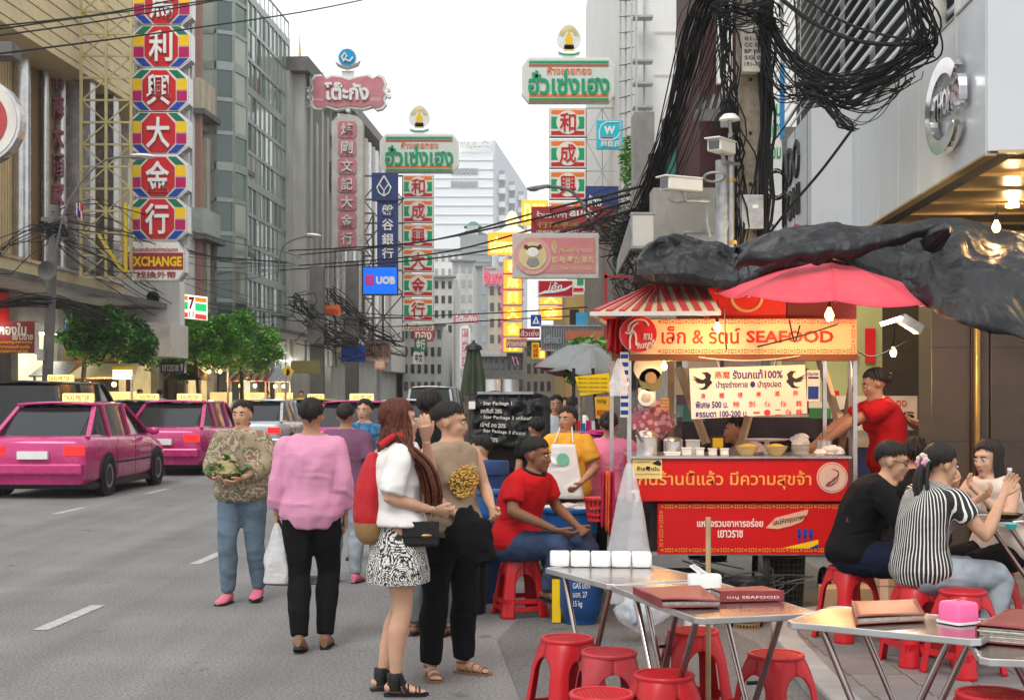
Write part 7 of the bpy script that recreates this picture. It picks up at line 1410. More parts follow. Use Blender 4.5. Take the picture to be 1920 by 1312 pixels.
def person(label, loc, rz, H=1.6, pel=(0, 0, .86), lean=(0, -.02, 1), lean2=None, tw=0., arms=None, legs=None, hy=0., hp=0., ht=0., skin='a', hair=('short', 'black'), top=None, bottom=None, shoes=None, fat=1., female=False, curl=.6, face=True, vox=.011, group=None, extras=None):
    k = H/1.6; root = thing('person', label, 'person', loc, rz, group); root.scale = (k, k, k)
    pel = Vector(pel); l1 = Vector(lean).normalized(); l2 = Vector(lean2 or lean).normalized(); ms = SKIN(skin)
    def spine(s):
        a = min(s, .12); p = pel + l1*a
        if s > .12:
            n = 8; 
            for i in range(n): t_ = min(1, (i+.5)/n*(s-.12)/.2); p = p + (l1.lerp(l2, t_)).normalized()*(s-.12)/n
        return p
    def rightv(s): a = tw*max(0, min(1, s/.4)); return Vector((math.cos(a), math.sin(a), 0))
    def ring(s, w, d, fo, inf=0., n=28):
        up = (spine(s+.01) - spine(s-.01)).normalized(); r = rightv(s); fw = r.cross(up).normalized()*-1; fw = up.cross(r).normalized(); r = fw.cross(up).normalized(); c = spine(s) + fw*(-fo)
        return [c + r*math.cos(a)*(w*fat + inf) + fw*math.sin(a)*(d*fat + inf) for a in [q*2*math.pi/n for q in range(n)]]
    def torso(mb, s0, s1, inf=0., fl=0.):
        rs = []; 
        def itp(s):
            for A, B in zip(TR[:-1], TR[1:]):
                if A[0] <= s <= B[0]: t_ = (s-A[0])/(B[0]-A[0]); return [A[i] + (B[i]-A[i])*t_ for i in (1, 2, 3)]
            return TR[0][1:] if s < TR[0][0] else TR[-1][1:]
        N = 14
        for i in range(N+1):
            s = s0 + (s1-s0)*i/N; w, d, fo = itp(s); g = inf + fl*(1 - i/N); rs.append(ring(s, w, d, fo, g))
        mb.loft(rs)
        if female:
            up = (spine(.33) - spine(.3)).normalized(); r = rightv(.32); fw = up.cross(r).normalized()
            for sx in (-1, 1): mb.ell(spine(.31) + r*sx*.065*fat - fw*.075*fat, (.052*fat + inf, .05 + inf, .05 + inf))
    SH = {s: spine(.425) + rightv(.425)*s*.152*fat for s in (-1, 1)}; HP = {s: pel + Vector((s*.085*fat, 0, -.03)) for s in (-1, 1)}
    arms = arms or {}; legs = legs or {}
    A = {s: arms.get(s, ((s*.2*fat, .03, 1.08), (s*.22*fat, -.04, .85))) for s in (-1, 1)}; Lg = {s: legs.get(s, ((s*.095, -.01, .46), (s*.095, .03, .07), (s*.15, -1))) for s in (-1, 1)}
    def armtube(mb, s, t0, t1, inf, end=None):
        sh = SH[s]; el = Vector(A[s][0]); wr = Vector(A[s][1]); pts = []; rad = []
        prof = ((0, .05), (.2, .05), (.5, .045), (.85, .038), (1, .037), (1.12, .039), (1.4, .036), (1.75, .027), (2, .022))
        ts = [p[0] for p in prof if t0 <= p[0] < t1] + [t1]
        for t_ in ts:
            r = next(a[1] + (b[1]-a[1])*(t_-a[0])/(b[0]-a[0]) for a, b in zip(prof[:-1], prof[1:]) if a[0] <= t_ <= b[0])
            pts.append(sh.lerp(el, t_) if t_ <= 1 else el.lerp(wr, t_-1)); rad.append((r*(.7+.3*fat) + inf + (end or 0)*(t_/t1)))
        mb.ell(sh + Vector((0, 0, -.008)), .052*(.8+.2*fat) + inf*.8); mb.tube(pts, rad, 14)
    def legtube(mb, s, t0, t1, inf, end=0.):
        hp = HP[s]; kn = Vector(Lg[s][0]); an = Vector(Lg[s][1]); prof = ((0, .088), (.3, .084), (.7, .067), (.95, .054), (1.05, .052), (1.3, .054), (1.6, .042), (1.9, .031), (2, .031)); ts = [p[0] for p in prof if t0 <= p[0] < t1] + [t1]; pts = []; rad = []
        for t_ in ts:
            r = next(a[1] + (b[1]-a[1])*(t_-a[0])/(b[0]-a[0]) for a, b in zip(prof[:-1], prof[1:]) if a[0] <= t_ <= b[0])
            calf = Vector((0, .012, 0)) if 1.1 < t_ < 1.7 else Vector()
            pts.append((hp.lerp(kn, t_) if t_ <= 1 else kn.lerp(an, t_-1)) + calf); rad.append(r*(.6+.4*fat) + inf + end*t_/t1)
        mb.tube(pts, rad, 16)
    # head matrix
    neck = spine(.52); up = (l2*.5 + Vector((0, 0, .5))).normalized(); hc = neck + up*.08
    HM = Matrix.Translation(hc) @ (Matrix.Rotation(tw, 4, 'Z') @ Matrix.Rotation(hy, 4, 'Z') @ Matrix.Rotation(hp, 4, 'X') @ Matrix.Rotation(ht, 4, 'Y'))
    mb = MB(); torso(mb, -.07, .5); mb.tube([spine(.47), spine(.52), hc + up*(-.02)], [.056, .05, .05], 16)
    def hell(mb, c, r, n=16, m=12): q = MB(); q.ell((0,0,0), r, n, m); mb.add([HM @ (Vector(v) + Vector(c)) for v in q.v], q.f)
    for c, r in (((0, .014, .03), (.073, .09, .083)), ((0, -.03, -.035), (.055, .058, .07)), ((0, -.062, .032), (.05, .026, .02)), ((0, -.092, -.012), (.011, .016, .026)), ((0, -.1, -.027), (.0155, .013, .01)), ((.03, -.065, -.02), (.025, .02, .022)), ((-.03, -.065, -.02), (.025, .02, .022)), ((0, -.072, -.09), (.026, .02, .017)), ((0, -.083, -.058), (.024, .011, .012)), ((.076, .006, -.006), (.009, .019, .03)), ((-.076, .006, -.006), (.009, .019, .03))): hell(mb, c, r)
    ex = []
    for s in (-1, 1):
        armtube(mb, s, 0, 2, 0)
        legtube(mb, s, 0, 2, 0)
        an = Vector(Lg[s][1]); tx, ty = Lg[s][2][:2]; tz = Lg[s][2][2] if len(Lg[s][2]) > 2 else 0; td = Vector((tx, ty, tz)).normalized(); sd = Vector((-td.y, td.x, 0)).normalized(); dn = Vector((0, 0, -1)); dn = (dn - td*dn.dot(td)).normalized()
        mb.ell(an + dn*.03 - td*.03, (.03, .032, .03)); mb.loft([[an + td*x + dn*z + sd*math.cos(a)*w + dn*math.sin(a)*h for a in [q*math.pi/7 for q in range(14)]] for x, z, w, h in ((-.05, .03, .02, .028), (0, .025, .03, .04), (.05, .035, .032, .03), (.1, .045, .04, .02), (.135, .05, .038, .014))])
        for q, (o_, l_) in enumerate(((-.028, .165), (-.012, .17), (.002, .165), (.015, .158), (.028, .148))): o_ *= s; mb.tube([an + td*.12 + dn*.05 + sd*o_, an + td*l_ + dn*.055 + sd*o_*1.1], [.0095, .008], 8)
        # hand
        el = Vector(A[s][0]); wr = Vector(A[s][1]); d = (wr-el).normalized(); fwd = Vector((0, -1, 0)); th = fwd - d*fwd.dot(d)
        if th.length < .25: th = Vector((0, 0, 1)) - d*d.z
        th.normalize(); nn = d.cross(th).normalized()*s; R3 = Matrix((th, nn, -d)).transposed(); vs, fs = hand_geo(curl); ex.append(([wr + d*.004 + R3 @ (v*.98) for v in vs], fs if (R3.determinant() > 0) else [f[::-1] for f in fs]))
    body = fused(mb, 'body', ms, root, vox, 5, extra=ex)
    if face:
        me_ = M('eye_white', (.6, .57, .53), .3); mi = M('eye_iris', (.01, .006, .004), .15); ml = M('lip', (.33, .08, .07), .45)
        for s in (-1, 1):
            q = MB(); hell(q, (s*.029, -.0815, .008), (.014, .0075, .0065), 12, 8); q.build('eye', me_, root, smooth=80); q = MB(); hell(q, (s*.029, -.0868, .008), (.0062, .0032, .006), 10, 8); q.build('iris', mi, root, smooth=80)
            q = MB(); q.tube([HM @ Vector((s*x, y, z)) for x, y, z in ((.013, -.087, .024), (.028, -.088, .029), (.045, -.076, .025))], [.003, .0042, .002], 6); q.build('eyebrow', HAIR('black'), root, smooth=True)
        q = MB(); hell(q, (0, -.0885, -.0555), (.021, .008, .0042), 14, 8); hell(q, (0, -.0875, -.063), (.017, .008, .005), 14, 8); q.build('mouth', ml, root, smooth=80)
    # hair
    st, hc_ = hair[:2]; Ln = hair[2] if len(hair) > 2 else .3; mh = HAIR(hc_); hb_ = MB(); R = random.Random(int(abs(loc[0])*1000) + 5)
    def capp(az, el_, g=0.): # az 0=front(-y), pi=back ; el from horizontal
        return Vector((math.sin(az)*math.cos(el_)*(.0765+g), .016 - math.cos(az)*math.cos(el_)*(.0935+g), .034 + math.sin(el_)*(.086+g)))
    def endel(az):
        a = abs((az + math.pi) % (2*math.pi) - math.pi)
        if a < .75: return .52 + .12*math.sin(az*5 + 1)
        if a < 1.2: return .48 - (a-.75)*.65
        if a < 1.75: return (.17 if st == 'short' else -.1) - (a-1.2)*.3
        return (-.0 if st == 'short' else -.25) - (a-1.75)*.55
    nv, na = 10, 40; vs = [];  fs = []
    for j in range(nv+1):
        for i in range(na): az = i/na*2*math.pi; e_ = 1.57 + (endel(az) - 1.57)*j/nv; vs.append(HM @ capp(az, e_, -.004))
    fs = [(j*na+i, j*na+(i+1) % na, (j+1)*na+(i+1) % na, (j+1)*na+i) for j in range(nv) for i in range(na)]; hb_.add(vs, fs)
    for q in range(330 if vox < .012 else 110 if vox < .02 else 40):
        az = R.uniform(0, 2*math.pi); e1 = endel(az) - R.uniform(-.1, .2); pts = [HM @ capp(az + R.uniform(-.12, .12)*(1-j/6), 1.45 + (e1-1.45)*j/6, R.uniform(0, .004)) for j in range(7)]; rr = [.003, .006, .0065, .0065, .006, .005, .0015]
        a = abs((az + math.pi) % (2*math.pi) - math.pi)
        if st == 'long' and a > 1.15:
            p = pts[-1]; out = (HM.to_3x3() @ Vector((math.sin(az)*.03, -math.cos(az)*.03, 0))); ln = Ln*R.uniform(.7, 1.08); cen = HM @ Vector((*(hair[3] if len(hair) > 3 else (0, .12)), 0))
            pts += [p + out*(.5*math.sin(t_*2.2)) + Vector((R.uniform(-.006, .006), R.uniform(-.006, .006), -ln*t_)) + (Vector((cen.x, cen.y, p.z)) - p)*((.75 if len(hair) > 3 else .35)*t_) for t_ in (.2, .4, .6, .8, 1)]; rr = [.003, .006, .008, .009, .009, .009, .009, .009, .01, .009, .007, .002]
        if st == 'curly': pts = [p + Vector((R.gauss(0, .008), R.gauss(0, .008), R.gauss(0, .008))) for p in pts]; rr = [r*1.3 for r in rr]
        hb_.tube(pts, rr, 6)
    if st == 'pony' or st == 'bun':
        b0 = HM @ Vector((0, .115, .0)); 
        if st == 'bun': hb_.ell(HM @ Vector((0, .12, .01)), (.04, .035, .04))
        else:
            for q in range(26): o1 = Vector((R.gauss(0, .012), R.gauss(0, .01), 0)); hb_.tube([HM @ Vector((0, .09, .01)), b0 + o1, b0 + o1*1.6 + Vector((0, .035, -.1)), b0 + o1*2 + Vector((0, .03, -.25)), b0 + o1*1.8 + Vector((0, .0, -Ln*R.uniform(.8, 1)))], [.01, .01, .012, .012, .004], 6)
    hb_.build('hair', mh, root, smooth=80)
    # clothes
    if bottom:
        kind, mt = bottom[0], bottom[1]
        b_ = MB()
        if kind == 'skirt':
            z1 = bottom[2]; rs = []
            for i in range(13):
                t_ = i/12; z = .12 - t_*(.12 + pel.z - z1); w = .135 + .075*min(1, t_*1.2); n = 40
                rs.append([pel + Vector((math.cos(a)*w*fat*(1+.03*math.sin(a*9)*t_), math.sin(a)*w*.78*fat*(1+.03*math.sin(a*7+1)*t_), z)) for a in [q*2*math.pi/n for q in range(n)]])
            b_.loft(rs); b_.build('skirt', mt, root, smooth=60)
        else:
            end = {'trousers': 1.96, 'shorts': .95}[kind]; torso(b_, -.075, .13, .012)
            for s in (-1, 1): b_.ell(HP[s], (.085*fat+.01,)*3); legtube(b_, s, 0, end, .012, bottom[2] if len(bottom) > 2 else .008)
            fused(b_, kind, mt, root, vox*1.1, 2, .009, 10, 3)
    if top:
        mt, sl, hem = top[:3]; inf = top[3] if len(top) > 3 else .014; b_ = MB(); torso(b_, hem, .488 if len(top) < 5 else top[4], inf, inf*1.2)
        if sl > 0:
            for s in (-1, 1): armtube(b_, s, 0, sl, inf*.75, inf*.7)
        fused(b_, 'shirt', mt, root, vox*1.1, 2, .011, 8, len(label))
    if shoes:
        for s in (-1, 1):
            an = Vector(Lg[s][1]); tx, ty = Lg[s][2][:2]; tz = Lg[s][2][2] if len(Lg[s][2]) > 2 else 0; td = Vector((tx, ty, tz)).normalized(); sd = Vector((-td.y, td.x, 0)).normalized(); dn = Vector((0, 0, -1)); dn = (dn - td*dn.dot(td)).normalized(); q = MB()
            sole = [[an + td*x + sd*math.cos(a)*w + dn*z for x, w, a in ((-.06 + .0, .025, 0), (0, .036, 0), (.06, .04, 0), (.12, .047, 0), (.165, .036, 0), (.18, .01, 0), (.165, .036, math.pi), (.12, .047, math.pi), (.06, .04, math.pi), (0, .036, math.pi), (-.06, .025, math.pi))] for z in (.062, .075)]
            q.loft(sole); q.build('sole', m_black if shoes[0] != 'tan' else M('tan_leather', (.2, .11, .07), .6), root)
            q = MB(); ms_ = shoes[1]
            if shoes[0] == 'shoe': q.loft([[an + td*x + dn*z + sd*math.cos(a)*w + dn*math.sin(a)*h for a in [j*math.pi/7 for j in range(14)]] for x, z, w, h in ((-.06, .03, .02, .03), (-.03, .02, .036, .045), (.03, .025, .04, .042), (.09, .042, .047, .028), (.15, .05, .042, .018), (.178, .052, .02, .01))])
            else:
                for x in (.03, .07, .11, .13): q.tube([an + td*x + sd*math.cos(a)*(.041 if x > .04 else .037) + dn*(.064 - math.sin(a)*(.05 if x < .1 else .034)) for a in [j*math.pi/8 for j in range(9)]], .005, 6)
                q.tube([an + dn*.01 + sd*math.cos(a)*.036 + td*(math.sin(a)*.038 - .005) for a in [j*2*math.pi/14 for j in range(15)]], .005, 6)
            q.build('shoe' if shoes[0] == 'shoe' else 'straps', ms_, root, smooth=True)
    ctx = dict(root=root, spine=spine, ring=ring, HM=HM, SH=SH, A=A, Lg=Lg, pel=pel, torso=torso, rightv=rightv)
    if extras: extras(ctx)
    return root
def XY(px, Y): return ((px-960)/F*Y, Y)
R_ = math.radians
def skirtpat(n, tc):
    mp = n.nodes.new('ShaderNodeMapping'); mp.inputs['Scale'].default_value = (1, 1, 1); n.links.new(tc.outputs['Object'], mp.inputs[0])
    v = n.nodes.new('ShaderNodeTexVoronoi'); v.inputs['Scale'].default_value = 8; n.links.new(mp.outputs[0], v.inputs['Vector'])
    a = mathn(n, 'SINE', mathn(n, 'MULTIPLY', v.outputs['Distance'], 75.)); w = n.nodes.new('ShaderNodeTexWave'); w.inputs['Scale'].default_value = 22; w.inputs['Distortion'].default_value = 9; w.inputs['Detail Scale'].default_value = 2; n.links.new(mp.outputs[0], w.inputs['Vector'])
    k = mathn(n, 'GREATER_THAN', mathn(n, 'ADD', mathn(n, 'MULTIPLY', a, .5), w.outputs['Fac']), .55); return mixc(n, k, (.015, .015, .015), (.62, .6, .56))
m_skirt = pattern_mat('patterned_skirt', skirtpat, .8)
def stripes(n, tc):
    sp = n.nodes.new('ShaderNodeSeparateXYZ'); n.links.new(tc.outputs['Object'], sp.inputs[0]); an_ = mathn(n, 'ARCTAN2', mathn(n, 'ADD', sp.outputs[1], .02), sp.outputs[0])
    no = n.nodes.new('ShaderNodeTexNoise'); no.inputs['Scale'].default_value = 7; n.links.new(tc.outputs['Object'], no.inputs['Vector'])
    f = mathn(n, 'FRACT', mathn(n, 'ADD', mathn(n, 'MULTIPLY', an_, 9.), mathn(n, 'MULTIPLY', no.outputs['Fac'], .5))); return mixc(n, mathn(n, 'GREATER_THAN', f, .68), (.012, .012, .014), (.7, .68, .64))
m_stripe = pattern_mat('striped_fabric', stripes, .8)
def camo(n, tc):
    no = n.nodes.new('ShaderNodeTexNoise'); no.inputs['Scale'].default_value = 14; n.links.new(tc.outputs['Object'], no.inputs['Vector']); r = n.nodes.new('ShaderNodeValToRGB'); r.color_ramp.interpolation = 'CONSTANT'; e = r.color_ramp.elements; e[0].color = (.28, .22, .14, 1); e[1].color = (.14, .13, .06, 1); e[1].position = .45
    x = e.new(.52); x.color = (.4, .32, .24, 1); x = e.new(.6); x.color = (.2, .12, .08, 1); n.links.new(no.outputs['Fac'], r.inputs[0]); return r.outputs[0]
m_camo = pattern_mat('mottled_khaki', camo, .85)
def pinkchk(n, tc):
    sp = n.nodes.new('ShaderNodeSeparateXYZ'); n.links.new(tc.outputs['Object'], sp.inputs[0]); a = mathn(n, 'SINE', mathn(n, 'MULTIPLY', sp.outputs[0], 420.)); b = mathn(n, 'SINE', mathn(n, 'MULTIPLY', sp.outputs[2], 420.)); return mixc(n, mathn(n, 'MULTIPLY', mathn(n, 'ADD', mathn(n, 'ADD', a, b), 2), .25), (.54, .2, .33), (.62, .29, .42))
m_pinkchk = pattern_mat('pink_gingham', pinkchk, .85)
for q_ in (m_stripe, m_camo, m_pinkchk, m_skirt): creases(q_)
m_wh = fabric('white_fabric', (.7, .68, .65)); m_blk = fabric('black_fabric', (.006, .006, .007)); m_redf = fabric('red_fabric', (.42, .008, .012)); m_jean = fabric('dark_denim', (.03, .05, .1), var=.5, scale=5, dirt=.3, dirtcol=(.1, .14, .2)); m_ljean = fabric('light_denim', (.3, .34, .38), var=.2); m_tan = fabric('tan_fabric', (.3, .22, .15)); m_navyf = fabric('navy_fabric', (.008, .011, .028)); m_leather = M('black_leather', (.012, .012, .012), .35, bump=.15, bscale=60); m_pinkf = fabric('pink_fabric', (.68, .2, .32)); m_yelf = fabric('yellow_fabric', (.72, .36, .04)); m_plum = fabric('plum_fabric', (.16, .07, .13)); m_bluef = fabric('blue_print_fabric', (.05, .16, .3), var=.6, scale=30)
def ex1(c):
    r = c['root']; sp = c['spine']
    b = MB(); b.loft([[Vector((math.cos(a)*w, .155 + dy + math.sin(a)*d, z)) for a in [q*math.pi/10 for q in range(20)]] for z, w, d, dy in ((.81, .07, .045, -.01), (.85, .12, .07, -.01), (.95, .135, .085, .0), (1.1, .125, .075, -.005), (1.22, .1, .05, -.015), (1.29, .06, .025, -.025))])
    bag = fused(b, 'backpack', M('backpack_red', (.42, .012, .02), .7, var=.12, bump=.2, bscale=80), r, .012, 3, .005, 8)
    b = MB(); b.loft([[Vector((math.cos(a)*w, .157 + math.sin(a)*d - .008, z)) for a in [q*math.pi/10 for q in range(20)]] for z, w, d in ((.805, .07, .04), (.82, .09, .055), (.85, .126, .076), (.92, .138, .088))]); b.build('leather_base', M('tan_suede', (.3, .17, .07), .7, var=.15), bag, smooth=60)
    for s in (-1, 1): b = MB(); b.tube(cat([(s*.1, .1, 1.33), (s*.1, .0, 1.385), (s*.105, -.095, 1.27), (s*.12, -.08, 1.12), (s*.13, .06, 1.0)], 5), .018, 8); b.build('strap', MATS['backpack_red'], bag, smooth=True)
    R = random.Random(1); b = MB(); HM_ = c['HM']
    for q in range(70):
        o = Vector((R.gauss(0, .032), R.gauss(0, .024), 0)); b.tube(cat([HM_ @ Vector((-.05 - .02*R.random(), .03 + R.uniform(-.06, .07), .06)), HM_ @ Vector((-.08, .0 + R.uniform(-.05, .07), -.04)), Vector((-.115, -.05, 1.31)) + o, Vector((-.125, -.135, 1.22)) + o, Vector((-.11, -.175, 1.1)) + o*1.1, Vector((-.1, -.18, 1.08 - .14*R.random())) + o], 3), [.005] + [.0075]*13 + [.005, .002], 5)
    b.build('side_hair', HAIR('auburn'), r, smooth=80)
    for s in (-1, 1):
        an = Vector(c['Lg'][s][1]); b = MB(); b.lathe([(.04, -.045), (.042, .0), (.04, .045), (.037, .05)], an, 18); cf = b.build('ankle_cuff', m_leather, r, smooth=True)
        b = MB(); b.cm = 0
        for q in range(34): a = -2.6 + q*.07; d = Vector((math.cos(a), math.sin(a), 0)); b.tube([an + d*.043 + Vector((0, 0, .03)), an + d*.055 + Vector((0, 0, -.01)), an + d*(.07 + .02*R.random()) + Vector((0, 0, -.055))], .0022, 4)
        tag(b.build('fringe', m_leather, cf), kind='stuff')
person('woman in white blouse with long auburn hair, red backpack and patterned skirt', (*XY(745, 7.75), 0), R_(100), 1.62, female=True, tw=.0, hy=.1, fat=1.04, arms={-1: ((-.2, .06, 1.06), (-.14, -.17, .99)), 1: ((.17, -.2, 1.16), (.05, -.16, 1.36))}, legs={-1: ((-.085, -.02, .46), (-.085, .02, .075), (-.1, -1)), 1: ((.08, -.03, .46), (.075, .08, .075), (.1, -1))},
       skin='a', hair=('long', 'auburn', .2), top=(m_wh, .9, .04, .02), bottom=('skirt', m_skirt, .6), shoes=('sandal', m_black), extras=ex1)
HB = Sign('black_handbag', 'small black handbag with gold clasp held by the woman in white blouse', 'handbag', 788, 998, 7.62, R_(8)); b = MB(); b.box(-.1, .1, -.035, .035, -.075, .06); bevel(b.build('body', m_leather, HB.root), .02, 3); b = MB(); b.box(-.098, .098, -.043, -.037, -.02, .062); bevel(b.build('flap', m_leather, HB.root), .006); b = MB(); b.ell((.03, -.047, -.012), (.028, .006, .009)); b.build('clasp', m_brass, HB.root, smooth=True)
b = MB(); b.tube(cat([(-.095, 0, .05), (-.13, .1, .2), (-.1, .16, .4), (-.02, .2, .5)], 4), .006, 6); b.build('strap', m_leather, HB.root)
def ex2(c):
    b = MB(); R = random.Random(3); sp = c['spine']
    for q in range(260):
        a = R.uniform(0, 6.28); rr = .1*math.sqrt(R.random()); x = math.cos(a)*rr; s = .27 + math.sin(a)*rr*.95; p = sp(s); w = .16; d = .118
        y = -math.sqrt(max(0, 1 - (x/w)**2))*d*1.12; ctr = Vector((p.x + x, p.y + y - .018 - .02*(s > .25), p.z)); b.ell(ctr, (.009, .004, .008), 6, 4)
    tag(b.build('gold_sequin_print', M('gold_sequins', (.6, .36, .08), .3, .8, var=.6, scale=60), c['root'], smooth=True), kind='stuff')
person('short haired woman in tan top with a gold print and black trousers', (*XY(842, 8.2), 0), R_(38), 1.6, female=True, fat=1.03, hy=.75, hp=.1, skin='d', arms={-1: ((-.2, -.02, 1.08), (-.06, -.2, .93)), 1: ((.21, -.06, 1.08), (.13, -.24, .97))}, hair=('short', 'black'), top=(m_tan, .0, -.04, .02), bottom=('trousers', m_blk, .018), shoes=('tan', M('tan_leather', (.2, .11, .07), .6)),
       legs={-1: ((-.1, -.01, .46), (-.11, .03, .075), (-.4, -1)), 1: ((.1, -.02, .46), (.12, .02, .075), (.5, -1))}, extras=ex2)
S = Sign('black_jacket_bundle', 'dark folded jacket and bag held low by the woman in tan', 'bag', 878, 1005, 7.9); b = MB(); lump(b, (.0, 0, -.01), (.12, .07, .15), 4, .35, 24, 16); lump(b, (.07, 0, -.08), (.08, .05, .09), 9, .35, 20, 12); b.build('bundle', m_blk, S.root, smooth=True);
person('person seen from behind in a loose pink gingham shirt and black trousers', (*XY(583, 9.1), 0), R_(180), 1.62, fat=1.02, vox=.012, skin='b', arms={-1: ((-.205, .02, 1.06), (-.21, -.05, .83)), 1: ((.205, .03, 1.06), (.215, -.0, .83))}, hair=('short', 'black'), top=(m_pinkchk, 1.75, -.1, .02), bottom=('trousers', m_blk, .01), shoes=('shoe', M('tan_leather', (.2, .11, .07), .6)), legs={-1: ((-.1, -.1, .47), (-.09, .0, .075), (0, -1)), 1: ((.07, .03, .46), (.05, .16, .09), (0, -1, -.3))}, face=False)
b_ = hang_bag('white plastic bag carried by the person in pink', 519, 980, 1092, 50, 9.05, m_bag, 8)
def ex4(c):
    pass
person('person in mottled khaki top, blue jeans and pink shoes walking towards the camera', (*XY(455, 11.1), 0), R_(-10), 1.6, fat=1.05, skin='d', arms={-1: ((-.23, -.05, 1.08), (-.12, -.25, 1.0)), 1: ((.22, -.05, 1.08), (.08, -.26, .98))}, hair=('short', 'dark'), top=(m_camo, 1.6, -.06, .028), bottom=('trousers', m_ljean if 0 else fabric('mid_denim', (.12, .17, .22), var=.3), .01), shoes=('shoe', M('pink_shoe', (.6, .15, .22), .6)), vox=.013, legs={-1: ((-.09, -.1, .47), (-.1, -.05, .075), (-.1, -1)), 1: ((.09, .02, .46), (.08, .14, .09), (.1, -1))})
S = Sign('leafy_bundle', 'bundle of greens and cloth held by the person in khaki', 'bundle', 425, 880, 10.85); b = MB(); lump(b, (0, 0, 0), (.1, .08, .07), 3, .5, 14, 10); b.build('cloth', M('straw_cloth', (.35, .3, .15), .8), S.root, smooth=True); foliage('leaves', '', (0,0,0), (.16, .1, .1), 70, m_leaf, .045, 8, parent=S.root)
person('woman in a blue printed top far behind the pink shirt', (*XY(684, 14), 0), R_(-15), 1.6, female=True, vox=.014, skin='d', top=(m_bluef, .3, -.03, .018), bottom=('trousers', m_navyf), shoes=('shoe', m_black), arms={-1: ((-.2, -.04, 1.08), (-.05, -.2, .98)), 1: ((.2, -.04, 1.08), (.05, -.2, .98))}, hair=('bun', 'black'))
person('woman in a plum top walking between the pink shirt and the backpack', (*XY(648, 12.3), 0), R_(175), 1.57, vox=.014, skin='b', top=(m_plum, 1.0, -.12, .03), bottom=('trousers', m_ljean), shoes=('shoe', M('pink_shoe', (.6, .15, .22), .6)), hair=('short', 'dark'), face=False)
person('man in a dark shirt half hidden behind the woman in tan', (*XY(806, 9.6), 0), R_(160), 1.68, vox=.014, skin='c', top=(m_blk, .8, -.06, .022), bottom=('trousers', fabric('grey_denim', (.12, .13, .14)), .01), shoes=('sandal', m_black), hair=('short', 'black'), face=False)
sl = S_LOC[9]
def ex8(c):
    b = MB(); HM_ = c['HM']; sp = c['spine']
    b.tube([v for v in c['ring'](.492, .068, .058, .012, .006, 20)], .011, 6); b.build('collar', m_blk, c['root'], smooth=True)
    b = MB(); p0 = sp(.48); b.tube([sp(.485) + Vector((0, -.075, 0)), sp(.42) + Vector((0, -.112, 0)), sp(.34) + Vector((0, -.128, 0))], .009, 6); b.build('placket', m_blk, c['root'], smooth=True)
pz = .45/1.106 + .085
person('seated man in a red polo shirt and dark jeans with hand on his knee', (sl.x, sl.y, 0), R_(58), 1.77, pel=(0, .03, pz), lean=(0, -.12, 1), lean2=(0, -.42, 1), fat=1.12, skin='c', hy=.15, hp=.12, hair=('short', 'black'), vox=.011,
       arms={-1: ((-.26, -.1, pz+.22), (-.13, -.36, pz+.1)), 1: ((.24, -.14, pz+.22), (.12, -.38, pz+.1))}, legs={-1: ((-.12, -.42, .50), (-.09, -.27, .20), (-.1, -1, -.15)), 1: ((.13, -.45, .50), (.16, -.32, .14), (.1, -1, -.15))},
       top=(m_redf, .72, -.05, .018), bottom=('trousers', m_jean, .012), shoes=('sandal', m_black), extras=ex8)
def ex9(c):
    b = MB(); g = lambda u, v: Vector(((u-.5)*(.2 + .16*v), -.155 - .03*math.cos((u-.5)*2.6) + .0*v, 1.26 - v*.46)); b.grid(g, 14, 14); sheet_solid(b.build('apron', m_wh, c['root'], smooth=True), .006)
    b = MB(); b.lathe([(.055, 0), (.055, .004)], (0, -.195, 1.13), 20, 'y'); b.build('apron_logo', M('apron_green', (.15, .45, .3), .7), c['root']); b = MB(); b.tube([(-.08, -.15, 1.27), (-.05, -.06, 1.4)], .006, 6); b.tube([(.08, -.15, 1.27), (.05, -.06, 1.4)], .006, 6); b.build('neck_strap', m_wh, c['root'])
person('woman in a yellow shirt and white apron sorting scraps', (*XY(1064, 11.4), .05), R_(-14), 1.5, female=True, fat=1.02, hy=-.3, skin='b', hair=('bun', 'dark'), vox=.012, arms={-1: ((-.24, -.04, 1.06), (-.12, -.26, .92)), 1: ((.25, -.04, 1.06), (.16, -.26, .93))}, top=(m_yelf, .75, -.05, .022), bottom=('trousers', m_brown if 0 else fabric('brown_fabric', (.1, .06, .04))), shoes=('sandal', m_black), extras=ex9)
person('man in a pale shirt facing the camera behind the yellow shirt woman', (*XY(1043, 16.5), 0), R_(-5), 1.64, vox=.015, skin='b', hair=('short', 'black'), top=(fabric('pale_blue_fabric', (.5, .54, .58)), .7, -.05, .02), bottom=('trousers', m_blk), shoes=('shoe', m_black))
person('person in white walking away far behind the menu boards', (*XY(1074, 18.5), 0), R_(150), 1.62, vox=.017, skin='b', hair=('short', 'dark'), top=(m_wh, .7, -.05, .022), bottom=('trousers', m_blk), shoes=('shoe', m_black), face=False)
def seated(label, px, Y, rz, z=0., **k):
    p = .45 + .085; base = dict(pel=(0, .03, p), lean=(0, -.08, 1), lean2=(0, -.3, 1), arms={-1: ((-.22, -.12, p+.2), (-.12, -.34, p+.22)), 1: ((.22, -.12, p+.2), (.12, -.34, p+.22))}, legs={-1: ((-.11, -.42, .49), (-.11, -.38, .075), (0, -1)), 1: ((.11, -.42, .49), (.11, -.36, .075), (0, -1))}, vox=.014); base.update(k)
    return person(label, (*XY(px, Y), z), R_(rz), **base)
seated('seated man in a white tee shirt seen from behind at the left stalls', 918, 12.6, -115, H=1.62, skin='d', top=(m_wh, .6, -.05, .02), bottom=('trousers', m_jean), shoes=('shoe', m_black))
